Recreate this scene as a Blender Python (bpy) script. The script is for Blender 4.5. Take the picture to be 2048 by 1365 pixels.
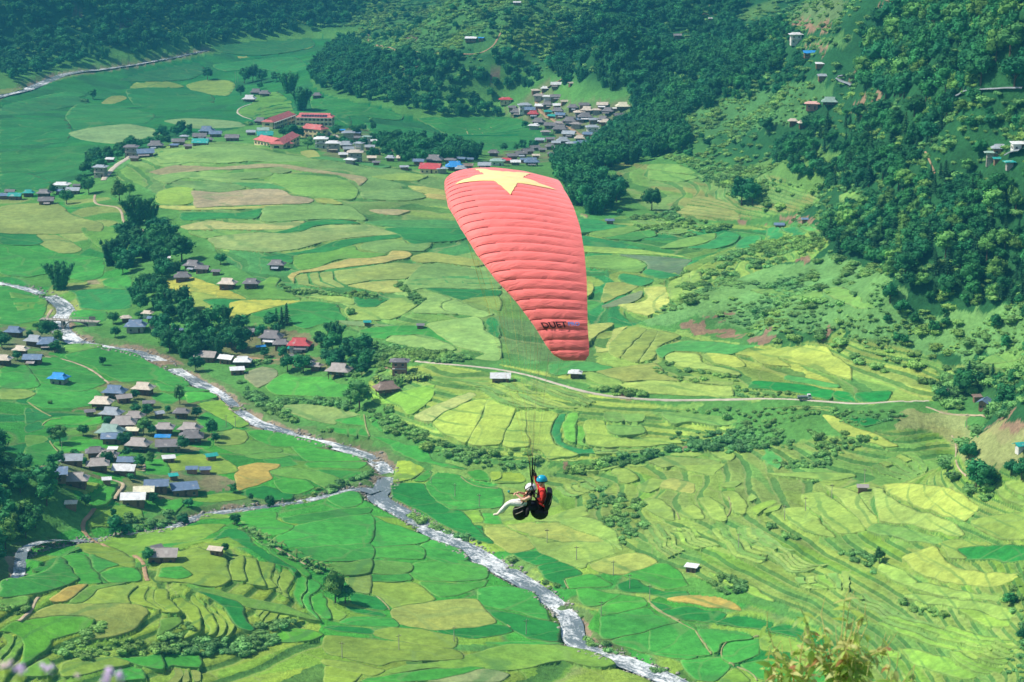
import bpy, bmesh, math, random
import numpy as np
from mathutils import Vector, Matrix, geometry as mgeo

random.seed(7); rng = np.random.default_rng(7)
for o in list(bpy.data.objects): bpy.data.objects.remove(o)
scene = bpy.context.scene
COL = scene.collection

# ------------------------------------------------------------ camera
FPX = 4500.0                      # focal length in pixels of the 2048 px wide photograph
CAM = np.array([0.0, 0.0, 270.0])
PITCH = 0.24                      # radians below the horizon
cam_d = bpy.data.cameras.new('camera'); cam = bpy.data.objects.new('camera', cam_d); COL.objects.link(cam)
cam.location = CAM; cam.rotation_euler = (math.pi/2 - PITCH, 0, 0)
cam_d.sensor_width = 36.0; cam_d.lens = FPX/2048*36.0
cam_d.clip_start = 0.3; cam_d.clip_end = 8000
cam_d.dof.use_dof = True; cam_d.dof.focus_distance = 75.0; cam_d.dof.aperture_fstop = 7.0
scene.camera = cam

# ------------------------------------------------------------ sky, sun, exposure
SUN_EL, SUN_AZ = math.radians(50), math.radians(-88)    # azimuth measured from +Y towards +X: the sun stands to the left
w = bpy.data.worlds.new('World'); scene.world = w; w.use_nodes = True
nt = w.node_tree; nt.nodes.clear()
sk = nt.nodes.new('ShaderNodeTexSky'); sk.sky_type = 'NISHITA'; sk.sun_disc = False
sk.sun_elevation = SUN_EL; sk.sun_rotation = SUN_AZ; sk.altitude = 800; sk.dust_density = 1.5
bg = nt.nodes.new('ShaderNodeBackground'); bg.inputs['Strength'].default_value = 0.115
ow = nt.nodes.new('ShaderNodeOutputWorld')
nt.links.new(sk.outputs[0], bg.inputs[0]); nt.links.new(bg.outputs[0], ow.inputs[0])
sd = bpy.data.lights.new('sun', 'SUN'); sd.energy = 4.2; sd.angle = math.radians(0.6); sd.color = (1.0, 0.94, 0.82)
so = bpy.data.objects.new('sun', sd); COL.objects.link(so)
sv = Vector((math.sin(SUN_AZ)*math.cos(SUN_EL), math.cos(SUN_AZ)*math.cos(SUN_EL), math.sin(SUN_EL)))
so.rotation_euler = (-sv).to_track_quat('-Z', 'Y').to_euler(); so.location = (-300, 200, 600)
vs = scene.view_settings; vs.view_transform = 'Standard'; vs.look = 'None'; vs.gamma = 1.0; vs.use_curve_mapping = False
vs.exposure = 0.46
scene.render.engine = 'CYCLES'
cy = scene.cycles; cy.use_denoising = True; cy.max_bounces = 4; cy.diffuse_bounces = 2; cy.use_adaptive_sampling = True; cy.adaptive_threshold = 0.025; cy.glossy_bounces = 2
cy.transmission_bounces = 2; cy.volume_bounces = 0; cy.transparent_max_bounces = 4
HAZE_DENSITY = 0.0002

# ------------------------------------------------------------ helpers
def lin(c):
    c = np.asarray(c, float)/255.0
    return np.where(c <= 0.04045, c/12.92, ((c+0.055)/1.055)**2.4)
def tag(o, label=None, cat=None, group=None, kind=None):
    if label: o['label'] = label
    if cat: o['category'] = cat
    if group: o['group'] = group
    if kind: o['kind'] = kind
    return o
def empty(name, loc=(0,0,0), rz=0.0):
    o = bpy.data.objects.new(name, None); COL.objects.link(o); o.location = loc; o.rotation_euler = (0,0,rz)
    o.empty_display_size = 0.2
    return o
def mesh_np(name, V, F, smooth=False):
    """V (n,3); F list of faces or (m,3)/(m,4) array"""
    me = bpy.data.meshes.new(name)
    if isinstance(F, np.ndarray):
        m, k = F.shape
        me.vertices.add(len(V)); me.vertices.foreach_set('co', np.ascontiguousarray(V, np.float32).ravel())
        me.loops.add(m*k); me.loops.foreach_set('vertex_index', F.astype(np.int32).ravel())
        me.polygons.add(m); me.polygons.foreach_set('loop_start', np.arange(0, m*k, k, dtype=np.int32))
        me.update(calc_edges=True)
    else:
        me.from_pydata([tuple(v) for v in V], [], [tuple(f) for f in F]); me.update()
    if smooth: me.polygons.foreach_set('use_smooth', np.ones(len(me.polygons), bool))
    return me
def link(name, me, mats=None, parent=None, loc=None, rz=None):
    o = bpy.data.objects.new(name, me); COL.objects.link(o)
    if mats is not None:
        me.materials.clear()
        for m in (mats if isinstance(mats, (list, tuple)) else [mats]): me.materials.append(m)
    if parent: o.parent = parent
    if loc is not None: o.location = loc
    if rz is not None: o.rotation_euler = (0,0,rz)
    return o
def point_color(me, C, name='Col'):
    a = me.attributes.new(name, 'FLOAT_COLOR', 'POINT')
    C4 = np.ones((len(me.vertices), 4), np.float32); C4[:, :3] = C
    a.data.foreach_set('color', C4.ravel())
class MB:
    """collects boxes, prisms and tubes into one mesh"""
    def __init__(s): s.v, s.f = [], []
    def add(s, V, F):
        b = len(s.v); s.v += [tuple(v) for v in V]; s.f += [tuple(i+b for i in f) for f in F]; return s
    def box(s, x0, x1, y0, y1, z0, z1):
        return s.add([(x0,y0,z0),(x1,y0,z0),(x1,y1,z0),(x0,y1,z0),(x0,y0,z1),(x1,y0,z1),(x1,y1,z1),(x0,y1,z1)],
              [(3,2,1,0),(4,5,6,7),(0,1,5,4),(1,2,6,5),(2,3,7,6),(3,0,4,7)])
    def tube(s, pts, rad, n=6, cap=True):
        pts = [Vector(p) for p in pts]; rads = rad if isinstance(rad, (list, tuple)) else [rad]*len(pts)
        V, F = [], []
        up = Vector((0.13, 0.31, 0.94))
        for i, p in enumerate(pts):
            t = (pts[min(i+1, len(pts)-1)] - pts[max(i-1, 0)]).normalized()
            a = t.cross(up)
            if a.length < 1e-3: a = t.cross(Vector((1,0,0)))
            a.normalize(); b = t.cross(a)
            for k in range(n):
                th = 2*math.pi*k/n; V.append(p + (a*math.cos(th) + b*math.sin(th))*rads[i])
        for i in range(len(pts)-1):
            for k in range(n):
                k2 = (k+1) % n; F.append((i*n+k, i*n+k2, (i+1)*n+k2, (i+1)*n+k))
        if cap: F += [tuple(range(n-1, -1, -1)), tuple((len(pts)-1)*n+k for k in range(n))]
        return s.add(V, F)
    def ball(s, c, r, nu=8, nv=6):
        rx, ry, rz = r if isinstance(r, (list, tuple)) else (r, r, r)
        V = [(c[0], c[1], c[2]+rz)]; F = []
        for i in range(1, nv):
            a = math.pi*i/nv
            for j in range(nu):
                b = 2*math.pi*j/nu; V.append((c[0]+rx*math.sin(a)*math.cos(b), c[1]+ry*math.sin(a)*math.sin(b), c[2]+rz*math.cos(a)))
        V.append((c[0], c[1], c[2]-rz)); e = len(V)-1
        for j in range(nu):
            j2 = (j+1) % nu
            F.append((0, 1+j, 1+j2)); F.append((e, 1+(nv-2)*nu+j2, 1+(nv-2)*nu+j))
            for i in range(nv-2): F.append((1+i*nu+j, 1+(i+1)*nu+j, 1+(i+1)*nu+j2, 1+i*nu+j2))
        return s.add(V, F)
    def mesh(s, name, smooth=False):
        return mesh_np(name, s.v, s.f, smooth)
    def build(s, name, mats, parent=None, smooth=False, **k):
        return link(name, s.mesh(name, smooth), mats, parent, **k)

# ------------------------------------------------------------ procedural materials
def new_mat(name):
    m = bpy.data.materials.new(name); m.use_nodes = True
    n = m.node_tree; b = n.nodes['Principled BSDF']; return m, n, b
def N(n, t, **k):
    x = n.nodes.new(t)
    for a, v in k.items(): setattr(x, a, v)
    return x
def noise(n, scale, detail=3, rough=0.55, vec=None, dist=0.0):
    t = N(n, 'ShaderNodeTexNoise'); t.inputs['Scale'].default_value = scale; t.inputs['Detail'].default_value = detail
    t.inputs['Roughness'].default_value = rough; t.inputs['Distortion'].default_value = dist
    if vec is not None: n.links.new(vec, t.inputs['Vector'])
    return t.outputs['Fac']
def maprange(n, v, a, b, c, d):
    t = N(n, 'ShaderNodeMapRange'); n.links.new(v, t.inputs[0])
    for i, x in zip((1,2,3,4), (a,b,c,d)): t.inputs[i].default_value = x
    return t.outputs[0]
def scalecol(n, col, fac):
    t = N(n, 'ShaderNodeVectorMath', operation='SCALE'); n.links.new(col, t.inputs[0]); n.links.new(fac, t.inputs['Scale']); return t.outputs[0]
def mul(n, a, b):
    t = N(n, 'ShaderNodeMath', operation='MULTIPLY'); n.links.new(a, t.inputs[0])
    if isinstance(b, (int, float)): t.inputs[1].default_value = b
    else: n.links.new(b, t.inputs[1])
    return t.outputs[0]
def mixcol(n, fac, a, b):
    t = N(n, 'ShaderNodeMix', data_type='RGBA')
    if isinstance(fac, (int, float)): t.inputs[0].default_value = fac
    else: n.links.new(fac, t.inputs[0])
    for s, x in ((6, a), (7, b)):
        if isinstance(x, (tuple, list, np.ndarray)): t.inputs[s].default_value = (*x[:3], 1)
        else: n.links.new(x, t.inputs[s])
    return t.outputs[2]
def bump(n, b, h, strength, dist):
    t = N(n, 'ShaderNodeBump'); t.inputs['Strength'].default_value = strength; t.inputs['Distance'].default_value = dist
    n.links.new(h, t.inputs['Height']); n.links.new(t.outputs[0], b.inputs['Normal'])
def wpos(n):
    return N(n, 'ShaderNodeNewGeometry').outputs['Position']
def plain(name, rgb, rough=0.7, var=0.15, scale=1.0, spec=0.25, metal=0.0, bumpd=0.0):
    m, n, b = new_mat(name)
    tc = N(n, 'ShaderNodeTexCoord').outputs['Object']
    f = maprange(n, noise(n, scale, 4, vec=tc), 0.25, 0.75, 1-var, 1+var)
    rc = N(n, 'ShaderNodeRGB'); rc.outputs[0].default_value = (*rgb, 1)
    n.links.new(scalecol(n, rc.outputs[0], f), b.inputs['Base Color'])
    b.inputs['Roughness'].default_value = rough; b.inputs['Specular IOR Level'].default_value = spec; b.inputs['Metallic'].default_value = metal
    if bumpd: bump(n, b, noise(n, scale*4, 3, vec=tc), 0.6, bumpd)
    return m

# rice and other crops: colour of each field in the attribute Col, mottled at three scales
def crop_mat(name, fine=0.9):
    m, n, b = new_mat(name)
    P = wpos(n)
    at = N(n, 'ShaderNodeAttribute', attribute_name='Col').outputs['Color']
    f1 = maprange(n, noise(n, 0.035, 4, vec=P), 0.3, 0.7, 0.8, 1.18)
    f2 = maprange(n, noise(n, 0.28, 5, 0.65, vec=P), 0.25, 0.75, 0.72, 1.26)
    f3 = maprange(n, noise(n, fine, 3, 0.7, vec=P), 0.3, 0.7, 0.84, 1.15)
    f = mul(n, mul(n, f1, f2), f3)
    tint = N(n, 'ShaderNodeMix', data_type='RGBA'); tint.blend_type = 'MULTIPLY'
    n.links.new(maprange(n, noise(n, 0.07, 3, vec=P), 0.45, 0.7, 0.0, 0.6), tint.inputs[0])
    n.links.new(at, tint.inputs[6]); tint.inputs[7].default_value = (1.14, 1.01, 0.9, 1)
    # plots within a field: slight changes of tone and thin grassy bunds between them
    wn = N(n, 'ShaderNodeTexNoise'); wn.inputs['Scale'].default_value = 0.03; n.links.new(P, wn.inputs['Vector'])
    wp = N(n, 'ShaderNodeVectorMath', operation='MULTIPLY_ADD'); n.links.new(wn.outputs['Color'], wp.inputs[0]); wp.inputs[1].default_value = (26, 26, 0); n.links.new(P, wp.inputs[2])
    mp = N(n, 'ShaderNodeMapping'); n.links.new(wp.outputs[0], mp.inputs['Vector']); mp.inputs['Scale'].default_value = (0.026, 0.05, 0.0)
    ve = N(n, 'ShaderNodeTexVoronoi', feature='DISTANCE_TO_EDGE'); n.links.new(mp.outputs[0], ve.inputs['Vector']); ve.inputs['Scale'].default_value = 1.0
    vc = N(n, 'ShaderNodeTexVoronoi', feature='F1'); n.links.new(mp.outputs[0], vc.inputs['Vector']); vc.inputs['Scale'].default_value = 1.0
    sx = N(n, 'ShaderNodeSeparateColor'); n.links.new(vc.outputs['Color'], sx.inputs[0])
    f = mul(n, f, maprange(n, sx.outputs[0], 0, 1, 0.9, 1.08))
    def A_(nm): return N(n, 'ShaderNodeAttribute', attribute_name=nm).outputs['Fac']
    def M_(op, a, c):
        t = N(n, 'ShaderNodeMath', operation=op); n.links.new(a, t.inputs[0])
        if isinstance(c, (int, float)): t.inputs[1].default_value = c
        else: n.links.new(c, t.inputs[1])
        return t.outputs[0]
    tu = M_('ADD', mul(n, A_('Tread'), 0.55), mul(n, noise(n, 0.12, 3, vec=P), 0.3)); fr = N(n, 'ShaderNodeMath', operation='FRACT'); n.links.new(tu, fr.inputs[0]); fu = fr.outputs[0]
    step_line = mul(n, mul(n, maprange(n, fu, 0.84, 0.88, 0, 1), maprange(n, fu, 0.97, 1.0, 1, 0)), A_('Terraced'))
    base = mixcol(n, maprange(n, ve.outputs['Distance'], 0.006, 0.018, 0.34, 0.0), scalecol(n, tint.outputs[2], f), tuple(lin((120,150,86))))
    base = mixcol(n, mul(n, step_line, mul(n, maprange(n, noise(n, 0.05, 2, vec=P), 0.4, 0.6, 0.15, 1), 0.55)), base, tuple(lin((78,128,68))))
    n.links.new(base, b.inputs['Base Color'])
    b.inputs['Roughness'].default_value = 0.85; b.inputs['Specular IOR Level'].default_value = 0.12
    bump(n, b, noise(n, 1.3, 4, 0.7, vec=P), 0.7, 0.35)
    return m
M_CROP = crop_mat('rice_crop'); 
def N_rgb(n, c):
    t = N(n, 'ShaderNodeRGB'); t.outputs[0].default_value = (*c, 1); return t.outputs[0]
def ground_mat():
    m, n, b = new_mat('ground_cover')
    P = wpos(n)
    at = N(n, 'ShaderNodeAttribute', attribute_name='Col').outputs['Color']
    f = mul(n, maprange(n, noise(n, 0.05, 5, 0.65, vec=P), 0.28, 0.72, 0.7, 1.28), maprange(n, noise(n, 0.5, 5, 0.7, vec=P), 0.25, 0.75, 0.62, 1.34))
    tint = N(n, 'ShaderNodeMix', data_type='RGBA'); tint.blend_type = 'MULTIPLY'
    n.links.new(maprange(n, noise(n, 0.02, 4, vec=P), 0.45, 0.68, 0.0, 0.9), tint.inputs[0])
    n.links.new(at, tint.inputs[6]); tint.inputs[7].default_value = (1.14, 1.02, 0.94, 1)
    # terraced slopes: each tread its own tone, a grassy bank below its edge and a thin trodden bund on top
    def A_(nm): return N(n, 'ShaderNodeAttribute', attribute_name=nm).outputs['Fac']
    def M_(op, a, c=None):
        t = N(n, 'ShaderNodeMath', operation=op)
        for i, x in enumerate((a, c)):
            if x is None: continue
            if isinstance(x, (int, float)): t.inputs[i].default_value = x
            else: n.links.new(x, t.inputs[i])
        return t.outputs[0]
    tu = M_('ADD', A_('Tread'), M_('MULTIPLY', noise(n, 0.16, 3, vec=P), 0.22)); fu, iu = M_('FRACT', tu), M_('FLOOR', tu)
    tc = M_('ADD', M_('ADD', A_('Along'), M_('MULTIPLY', iu, 0.377)), M_('MULTIPLY', noise(n, 0.1, 2, vec=P), 0.25)); fc, ic = M_('FRACT', tc), M_('FLOOR', tc)
    cx = N(n, 'ShaderNodeCombineXYZ'); n.links.new(iu, cx.inputs[0]); n.links.new(ic, cx.inputs[1])
    wn = N(n, 'ShaderNodeTexWhiteNoise', noise_dimensions='2D'); n.links.new(cx.outputs[0], wn.inputs['Vector'])
    tone = maprange(n, wn.outputs['Value'], 0, 1, 0.86, 1.12)
    bank = maprange(n, fu, 0.74, 0.8, 0, 1); bund = M_('MULTIPLY', maprange(n, fu, 0.66, 0.71, 0, 1), maprange(n, fu, 0.73, 0.76, 1, 0))
    cut = M_('MULTIPLY', maprange(n, fc, 0.0, 0.03, 1, 0), maprange(n, fu, 0.7, 0.75, 1, 0))
    c0 = scalecol(n, tint.outputs[2], f); c1 = scalecol(n, c0, tone)
    c1 = mixcol(n, M_('MULTIPLY', bank, 0.75), c1, scalecol(n, N_rgb(n, lin((72,124,64))), f)); c1 = mixcol(n, M_('MULTIPLY', M_('MAXIMUM', bund, cut), 0.55), c1, tuple(lin((150,162,104))))
    n.links.new(mixcol(n, A_('Terraced'), c0, c1), b.inputs['Base Color'])
    b.inputs['Roughness'].default_value = 0.95; b.inputs['Specular IOR Level'].default_value = 0.08
    bump(n, b, noise(n, 0.7, 5, 0.7, vec=P), 1.0, 0.9)
    return m
M_GROUND = ground_mat()
def leaf_mat(name, rgb, var=0.35):
    m, n, b = new_mat(name)
    oi = N(n, 'ShaderNodeObjectInfo').outputs['Random']
    P = wpos(n)
    at = N(n, 'ShaderNodeAttribute', attribute_name='Shade').outputs['Fac']
    f = mul(n, maprange(n, oi, 0, 1, 1-var, 1+var), maprange(n, at, 0, 1, 0.65, 1.35))
    hue = mixcol(n, maprange(n, noise(n, 0.03, 2, vec=P), 0.35, 0.7, 0, 1), rgb, (rgb[0]*1.9, rgb[1]*1.25, rgb[2]*0.8))
    n.links.new(scalecol(n, hue, f), b.inputs['Base Color'])
    b.inputs['Roughness'].default_value = 0.75; b.inputs['Specular IOR Level'].default_value = 0.15
    return m

# ------------------------------------------------------------ the lie of the land
# surveyed points of the valley: pixel seen from the view point and height above the river mouth; they fix real x, y, z
CTRL = [
 # river course
 (-60,550,15),(0,565,14),(130,600,13),(120,650,12),(300,710,11),(450,790,9),(540,850,8),(700,895,6.5),(770,940,5.5),(740,985,5),(900,1080,3.5),(1050,1155,2.4),(1140,1230,1.5),(1160,1285,1.2),(1350,1365,0),
 (370,1045,6),(150,1082,7),(0,1150,7),(600,1000,5.5),
 # left bank, villages
 (0,690,16),(0,830,13),(250,870,11.5),(100,930,11.5),(400,960,8.5),(400,800,11),(600,940,7.5),(250,770,12),(-120,760,18),(-120,950,24),
 # fields upper left
 (0,420,24),(150,500,19),(200,620,15),(0,500,19),(120,400,24),(-120,480,24),
 # plateau
 (340,600,22),(450,480,30),(330,400,31),(260,340,30),(330,300,34),(600,310,34),(600,400,35),(700,500,32),(700,600,28),(850,335,34),(900,450,32),(900,560,31),(800,640,28),(900,700,28),(1000,690,29),(1050,400,33),(1100,560,31),(1100,660,31),
 (560,680,17),(700,740,17),(650,780,12.5),(650,830,9.5),(380,680,14),(850,770,24),(1000,840,20),(870,860,16),(1100,895,15),(900,935,7.5),(1050,950,7),(800,905,7),
 # far valley
 (0,190,5),(100,155,5),(300,118,4.5),(410,102,4.5),(600,80,5),(200,250,7),(500,200,8),(0,330,8),(700,250,8),(900,270,9),(1050,275,10),(450,240,9),(100,340,10),(640,120,6),
 # far hills
 (0,60,38),(0,0,66),(400,40,27),(400,0,46),(200,20,50),(640,30,24),(640,-20,48),(-200,100,40),
 (700,130,20),(800,160,26),(800,100,44),(900,60,62),(900,0,84),(1000,100,55),(1000,180,22),(1120,100,55),(1050,30,80),(1130,170,24),
 (1100,230,12),(1200,260,14),(1060,250,10),(1180,300,20),
 (1350,150,45),(1450,100,72),(1250,60,80),(1300,260,28),(1400,300,40),(1500,250,56),(1650,210,80),(1750,170,96),(1600,40,112),(1700,60,124),(1560,150,82),
 # middle right
 (1300,350,32),(1450,400,38),(1560,380,50),(1650,410,50),(1550,450,35),(1350,490,29),(1250,520,28),(1200,440,31),(1450,470,31),
 # bushy knoll
 (1300,650,33),(1360,650,34),(1450,560,47),(1600,520,58),(1500,500,47),(1650,480,63),(1400,600,42),(1250,600,31),(1550,620,48),(1650,600,54),(1500,668,35),
 # wooded hill on the right
 (1720,600,60),(1800,550,72),(1900,450,86),(2000,400,102),(1800,400,84),(1720,430,72),(1850,650,54),(2000,640,62),(1950,740,46),(2040,760,50),(1900,200,124),(2040,240,128),(2000,310,118),(1900,80,150),(2040,0,178),(1800,20,150),(1800,300,98),(2200,400,130),(2200,100,180),(1700,320,76),
 # road and slope below
 (800,725,25.5),(1000,745,26.5),(1200,790,28),(1500,803,32),(1830,803,39),(1960,810,41),(2040,850,41),(2200,800,52),
 (1300,700,31.5),(1500,720,35),(1600,750,35),(1700,690,41),(1300,770,30),(1200,680,30),
 # lower right terraces
 (1400,890,18),(1120,935,9),(1800,850,36),(1600,900,25),(1900,930,35),(1700,980,27),(1500,1000,20),(1300,1000,13),(1200,1100,6),(1380,1140,8),(1600,1120,17),(1800,1100,26),(2000,1100,34),(1700,1250,12),(1900,1200,25),(2040,1250,31),(1500,1280,2.5),(1800,1340,12),(2040,1340,25),(1200,1200,3),(1650,1330,4),(2200,1150,46),(2200,1340,42),(1300,1270,2),
 # lower left knolls
 (440,1090,16),(600,1060,8.5),(680,1185,5),(640,1245,5),(900,1200,3.5),(300,1130,16),(150,1185,19),(250,1230,17),(100,1260,17),(350,1275,11),(550,1295,5),(100,1345,12),(400,1345,5.5),(800,1340,4),(600,1150,9),(520,1190,11),(700,1060,6),(1000,1250,3),
 (60,960,25),(0,900,30),(125,1040,13),(0,1060,23),(-120,1060,34),(-120,1280,24),
]
def ray_dir(px, py):
    """direction with unit forward component, in world axes"""
    u = (np.asarray(px, float)-1024)/FPX; v = (np.asarray(py, float)-682.5)/FPX
    c, s = math.cos(PITCH), math.sin(PITCH)
    return np.stack([u, c - v*s, -s - v*c], -1)
def at_depth(px, py, d):
    return CAM + ray_dir(px, py)*d
def at_z(px, py, z):
    r = ray_dir(px, py); return CAM + r*((np.asarray(z)-CAM[2])/r[..., 2])[..., None]
_c = np.array(CTRL, float); CP = at_z(_c[:,0], _c[:,1], _c[:,2])
def tps_fit(P, Z, lam):
    X = P/1000.0; n = len(X); d2 = ((X[:,None]-X[None])**2).sum(-1)
    K = 0.5*d2*np.log(d2+1e-12) + lam*np.eye(n); Q = np.c_[np.ones(n), X]
    A = np.block([[K, Q], [Q.T, np.zeros((3,3))]]); return X, np.linalg.solve(A, np.r_[Z, 0, 0, 0])
TX, TW = tps_fit(CP[:, :2], CP[:, 2], 2e-4)
def tps(x, y):
    x = np.asarray(x)/1000.0; y = np.asarray(y)/1000.0; out = TW[-3] + TW[-2]*x + TW[-1]*y
    for (cx, cy_), wt in zip(TX, TW[:-3]):
        d2 = (x-cx)**2 + (y-cy_)**2; out = out + wt*0.5*d2*np.log(d2+1e-12)
    return out
# lattice noise for the relief (value noise, smooth)
_perm = rng.random((256, 256))
def vnoise(x, y):
    xi = np.floor(x).astype(int); yi = np.floor(y).astype(int); fx = x-xi; fy = y-yi
    fx = fx*fx*(3-2*fx); fy = fy*fy*(3-2*fy)
    g = lambda a, b: _perm[a & 255, b & 255]
    return (g(xi,yi)*(1-fx)+g(xi+1,yi)*fx)*(1-fy) + (g(xi,yi+1)*(1-fx)+g(xi+1,yi+1)*fx)*fy - 0.5
def fbm(x, y, o=4):
    s = 0; a = 1.0
    for k in range(o): s = s + a*vnoise(x*2**k+17*k, y*2**k+31*k); a *= 0.5
    return s
# the ground sheet: rows grow with distance so that every row is about as wide as the eye can tell apart
PXR = 2.5
ys = [575.0]
while ys[-1] < 3300: ys.append(ys[-1] + max(0.8, PXR*ys[-1]**2/(FPX*270.0)*(0.62 if 830 < ys[-1] < 1650 else 1.0 if ys[-1] < 2500 else 2.0)))
YS = np.array(ys); TS = np.arange(-0.29, 0.2901, PXR/FPX)
GX = TS[None, :]*YS[:, None]; GY = np.repeat(YS[:, None], len(TS), 1)
st = 4
_zc = tps(GX[::st, ::st], GY[::st, ::st])
def up(a, n0, n1, ):
    i = np.clip(np.arange(n0)/st, 0, a.shape[0]-1.001); j = np.clip(np.arange(n1)/st, 0, a.shape[1]-1.001)
    i0 = i.astype(int); j0 = j.astype(int); fi = (i-i0)[:, None]; fj = (j-j0)[None]
    return (a[i0][:, j0]*(1-fj)+a[i0][:, j0+1]*fj)*(1-fi) + (a[i0+1][:, j0]*(1-fj)+a[i0+1][:, j0+1]*fj)*fi
ZB = up(_zc, len(YS), len(TS))
gy_ = np.gradient(ZB, axis=0)/np.gradient(GY, axis=0); gx_ = np.gradient(ZB, axis=1)/np.gradient(GX, axis=1)
SLOPE = np.hypot(gx_, gy_)
def sstep(a, b, x):
    t = np.clip((x-a)/(b-a), 0, 1); return t*t*(3-2*t)
ROUGH = sstep(0.16, 0.38, SLOPE)*sstep(38, 60, ZB)
ROUGH = np.maximum(ROUGH, sstep(12, 35, ZB)*sstep(1900, 2150, GY))
ZB = ZB + ROUGH*(fbm(GX/95, GY/95, 4)*17) + fbm(GX/60, GY/60, 3)*1.1
def hgrid(Z, x, y):
    i = np.interp(y, YS, np.arange(len(YS))); j = (np.asarray(x)/np.maximum(y, 1) - TS[0])/(TS[1]-TS[0])
    i = np.clip(i, 0, len(YS)-1.001); j = np.clip(j, 0, len(TS)-1.001); i0 = i.astype(int); j0 = j.astype(int); fi = i-i0; fj = j-j0
    return (Z[i0,j0]*(1-fj)+Z[i0,j0+1]*fj)*(1-fi) + (Z[i0+1,j0]*(1-fj)+Z[i0+1,j0+1]*fj)*fi
def ground(x, y): return hgrid(ZB, np.asarray(x, float), np.asarray(y, float))
_T = np.concatenate([np.arange(580, 1200, 2.0), np.arange(1200, 3280, 6.0)])
def hit(px, py):
    """where the line of sight through a pixel meets the ground"""
    px = np.atleast_1d(np.asarray(px, float)); py = np.atleast_1d(np.asarray(py, float)); r = ray_dir(px, py)
    t = _T[None, :]; x = r[:,0:1]*t; y = r[:,1:2]*t; z = CAM[2] + r[:,2:3]*t
    d = z - ground(x, y); below = d < 0; k = np.where(below.any(1), below.argmax(1), len(_T)-1); k = np.maximum(k, 1)
    a = np.arange(len(px)); d0 = d[a, k-1]; d1 = d[a, k]; f = np.clip(d0/(d0-d1+1e-9), 0, 1)
    tt = _T[k-1] + f*(_T[k]-_T[k-1]); P = CAM + r*tt[:, None]; P[:, 2] = ground(P[:,0], P[:,1]); return P
def ppm(P):   # photograph pixels per metre at a point
    return FPX/max(1.0, (P[1]*math.cos(PITCH) - (P[2]-270)*math.sin(PITCH)))
CROPS = {'A':(0,0,2.9257),'B':(600,0,2.9257),'C':(1300,0,2.73),'D':(0,450,2.9257),'E':(0,870,2.758),'F':(650,870,2.758),'G':(1300,870,2.738),
 'H':(1300,400,2.73),'I':(650,550,2.7676),'J':(300,280,2.9257),'K':(1120,380,5.12),'L':(0,540,5.12),'M':(50,740,4.551),'N':(360,560,4.096),
 'O':(360,200,5.12),'P':(960,150,5.12),'Q':(1060,860,4.096),'R':(1480,980,3.602),'S':(1100,600,3.4133),'T':(0,1120,5.12),'U':(380,1050,5.12),'X':(0,0,1.0)}
def survey(code, *c):
    a = np.array(c, float).reshape(-1, 2); x0, y0, s = CROPS[code]; return a/s + [x0, y0]
def smooth_poly(P, closed=True, step=5.0, sharp=0.0):
    n = len(P); out = []
    rngi = range(n) if closed else range(n-1)
    for i in rngi:
        if closed: p0, p1, p2, p3 = P[i-1], P[i], P[(i+1) % n], P[(i+2) % n]
        else: p0, p1, p2, p3 = P[max(i-1,0)], P[i], P[i+1], P[min(i+2,n-1)]
        m = max(2, int(np.hypot(*(p2-p1))/step)+1)
        for t in np.arange(m)/m:
            c_ = 0.5*((2*p1)+(p2-p0)*t+(2*p0-5*p1+4*p2-p3)*t*t+(-p0+3*p1-3*p2+p3)*t**3)
            out.append(c_*(1-sharp)+(p1+(p2-p1)*t)*sharp)
    if not closed: out.append(P[-1])
    return np.array(out)
def inside(poly, x, y):
    r = np.zeros(x.shape, bool); n = len(poly)
    for i in range(n):
        x1, y1 = poly[i-1]; x2, y2 = poly[i]
        if y1 == y2: continue
        c = ((y1 > y) != (y2 > y)) & (x < (x2-x1)*(y-y1)/(y2-y1)+x1); r ^= c
    return r
def grid_window(poly, pad=0.0):
    i0 = np.searchsorted(YS, poly[:,1].min()-pad)-1; i1 = np.searchsorted(YS, poly[:,1].max()+pad)+1
    t = np.r_[(poly[:,0]-pad)/np.maximum(poly[:,1], 1), (poly[:,0]+pad)/np.maximum(poly[:,1], 1)]
    j0 = int((t.min()-TS[0])/(TS[1]-TS[0]))-2; j1 = int((t.max()-TS[0])/(TS[1]-TS[0]))+3
    return slice(max(0,i0), max(0,min(i1, len(YS)))), slice(max(0,j0), max(0,min(j1, len(TS))))
def paint(poly):
    si, sj = grid_window(poly); return si, sj, inside(poly, GX[si, sj], GY[si, sj])
def line_dist(pl, x, y):
    d = np.full(x.shape, 1e9)
    for a, b in zip(pl[:-1], pl[1:]):
        ab = b-a; L = (ab**2).sum()+1e-9; t = np.clip(((x-a[0])*ab[0]+(y-a[1])*ab[1])/L, 0, 1)
        d = np.minimum(d, np.hypot(x-a[0]-t*ab[0], y-a[1]-t*ab[1]))
    return d

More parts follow.
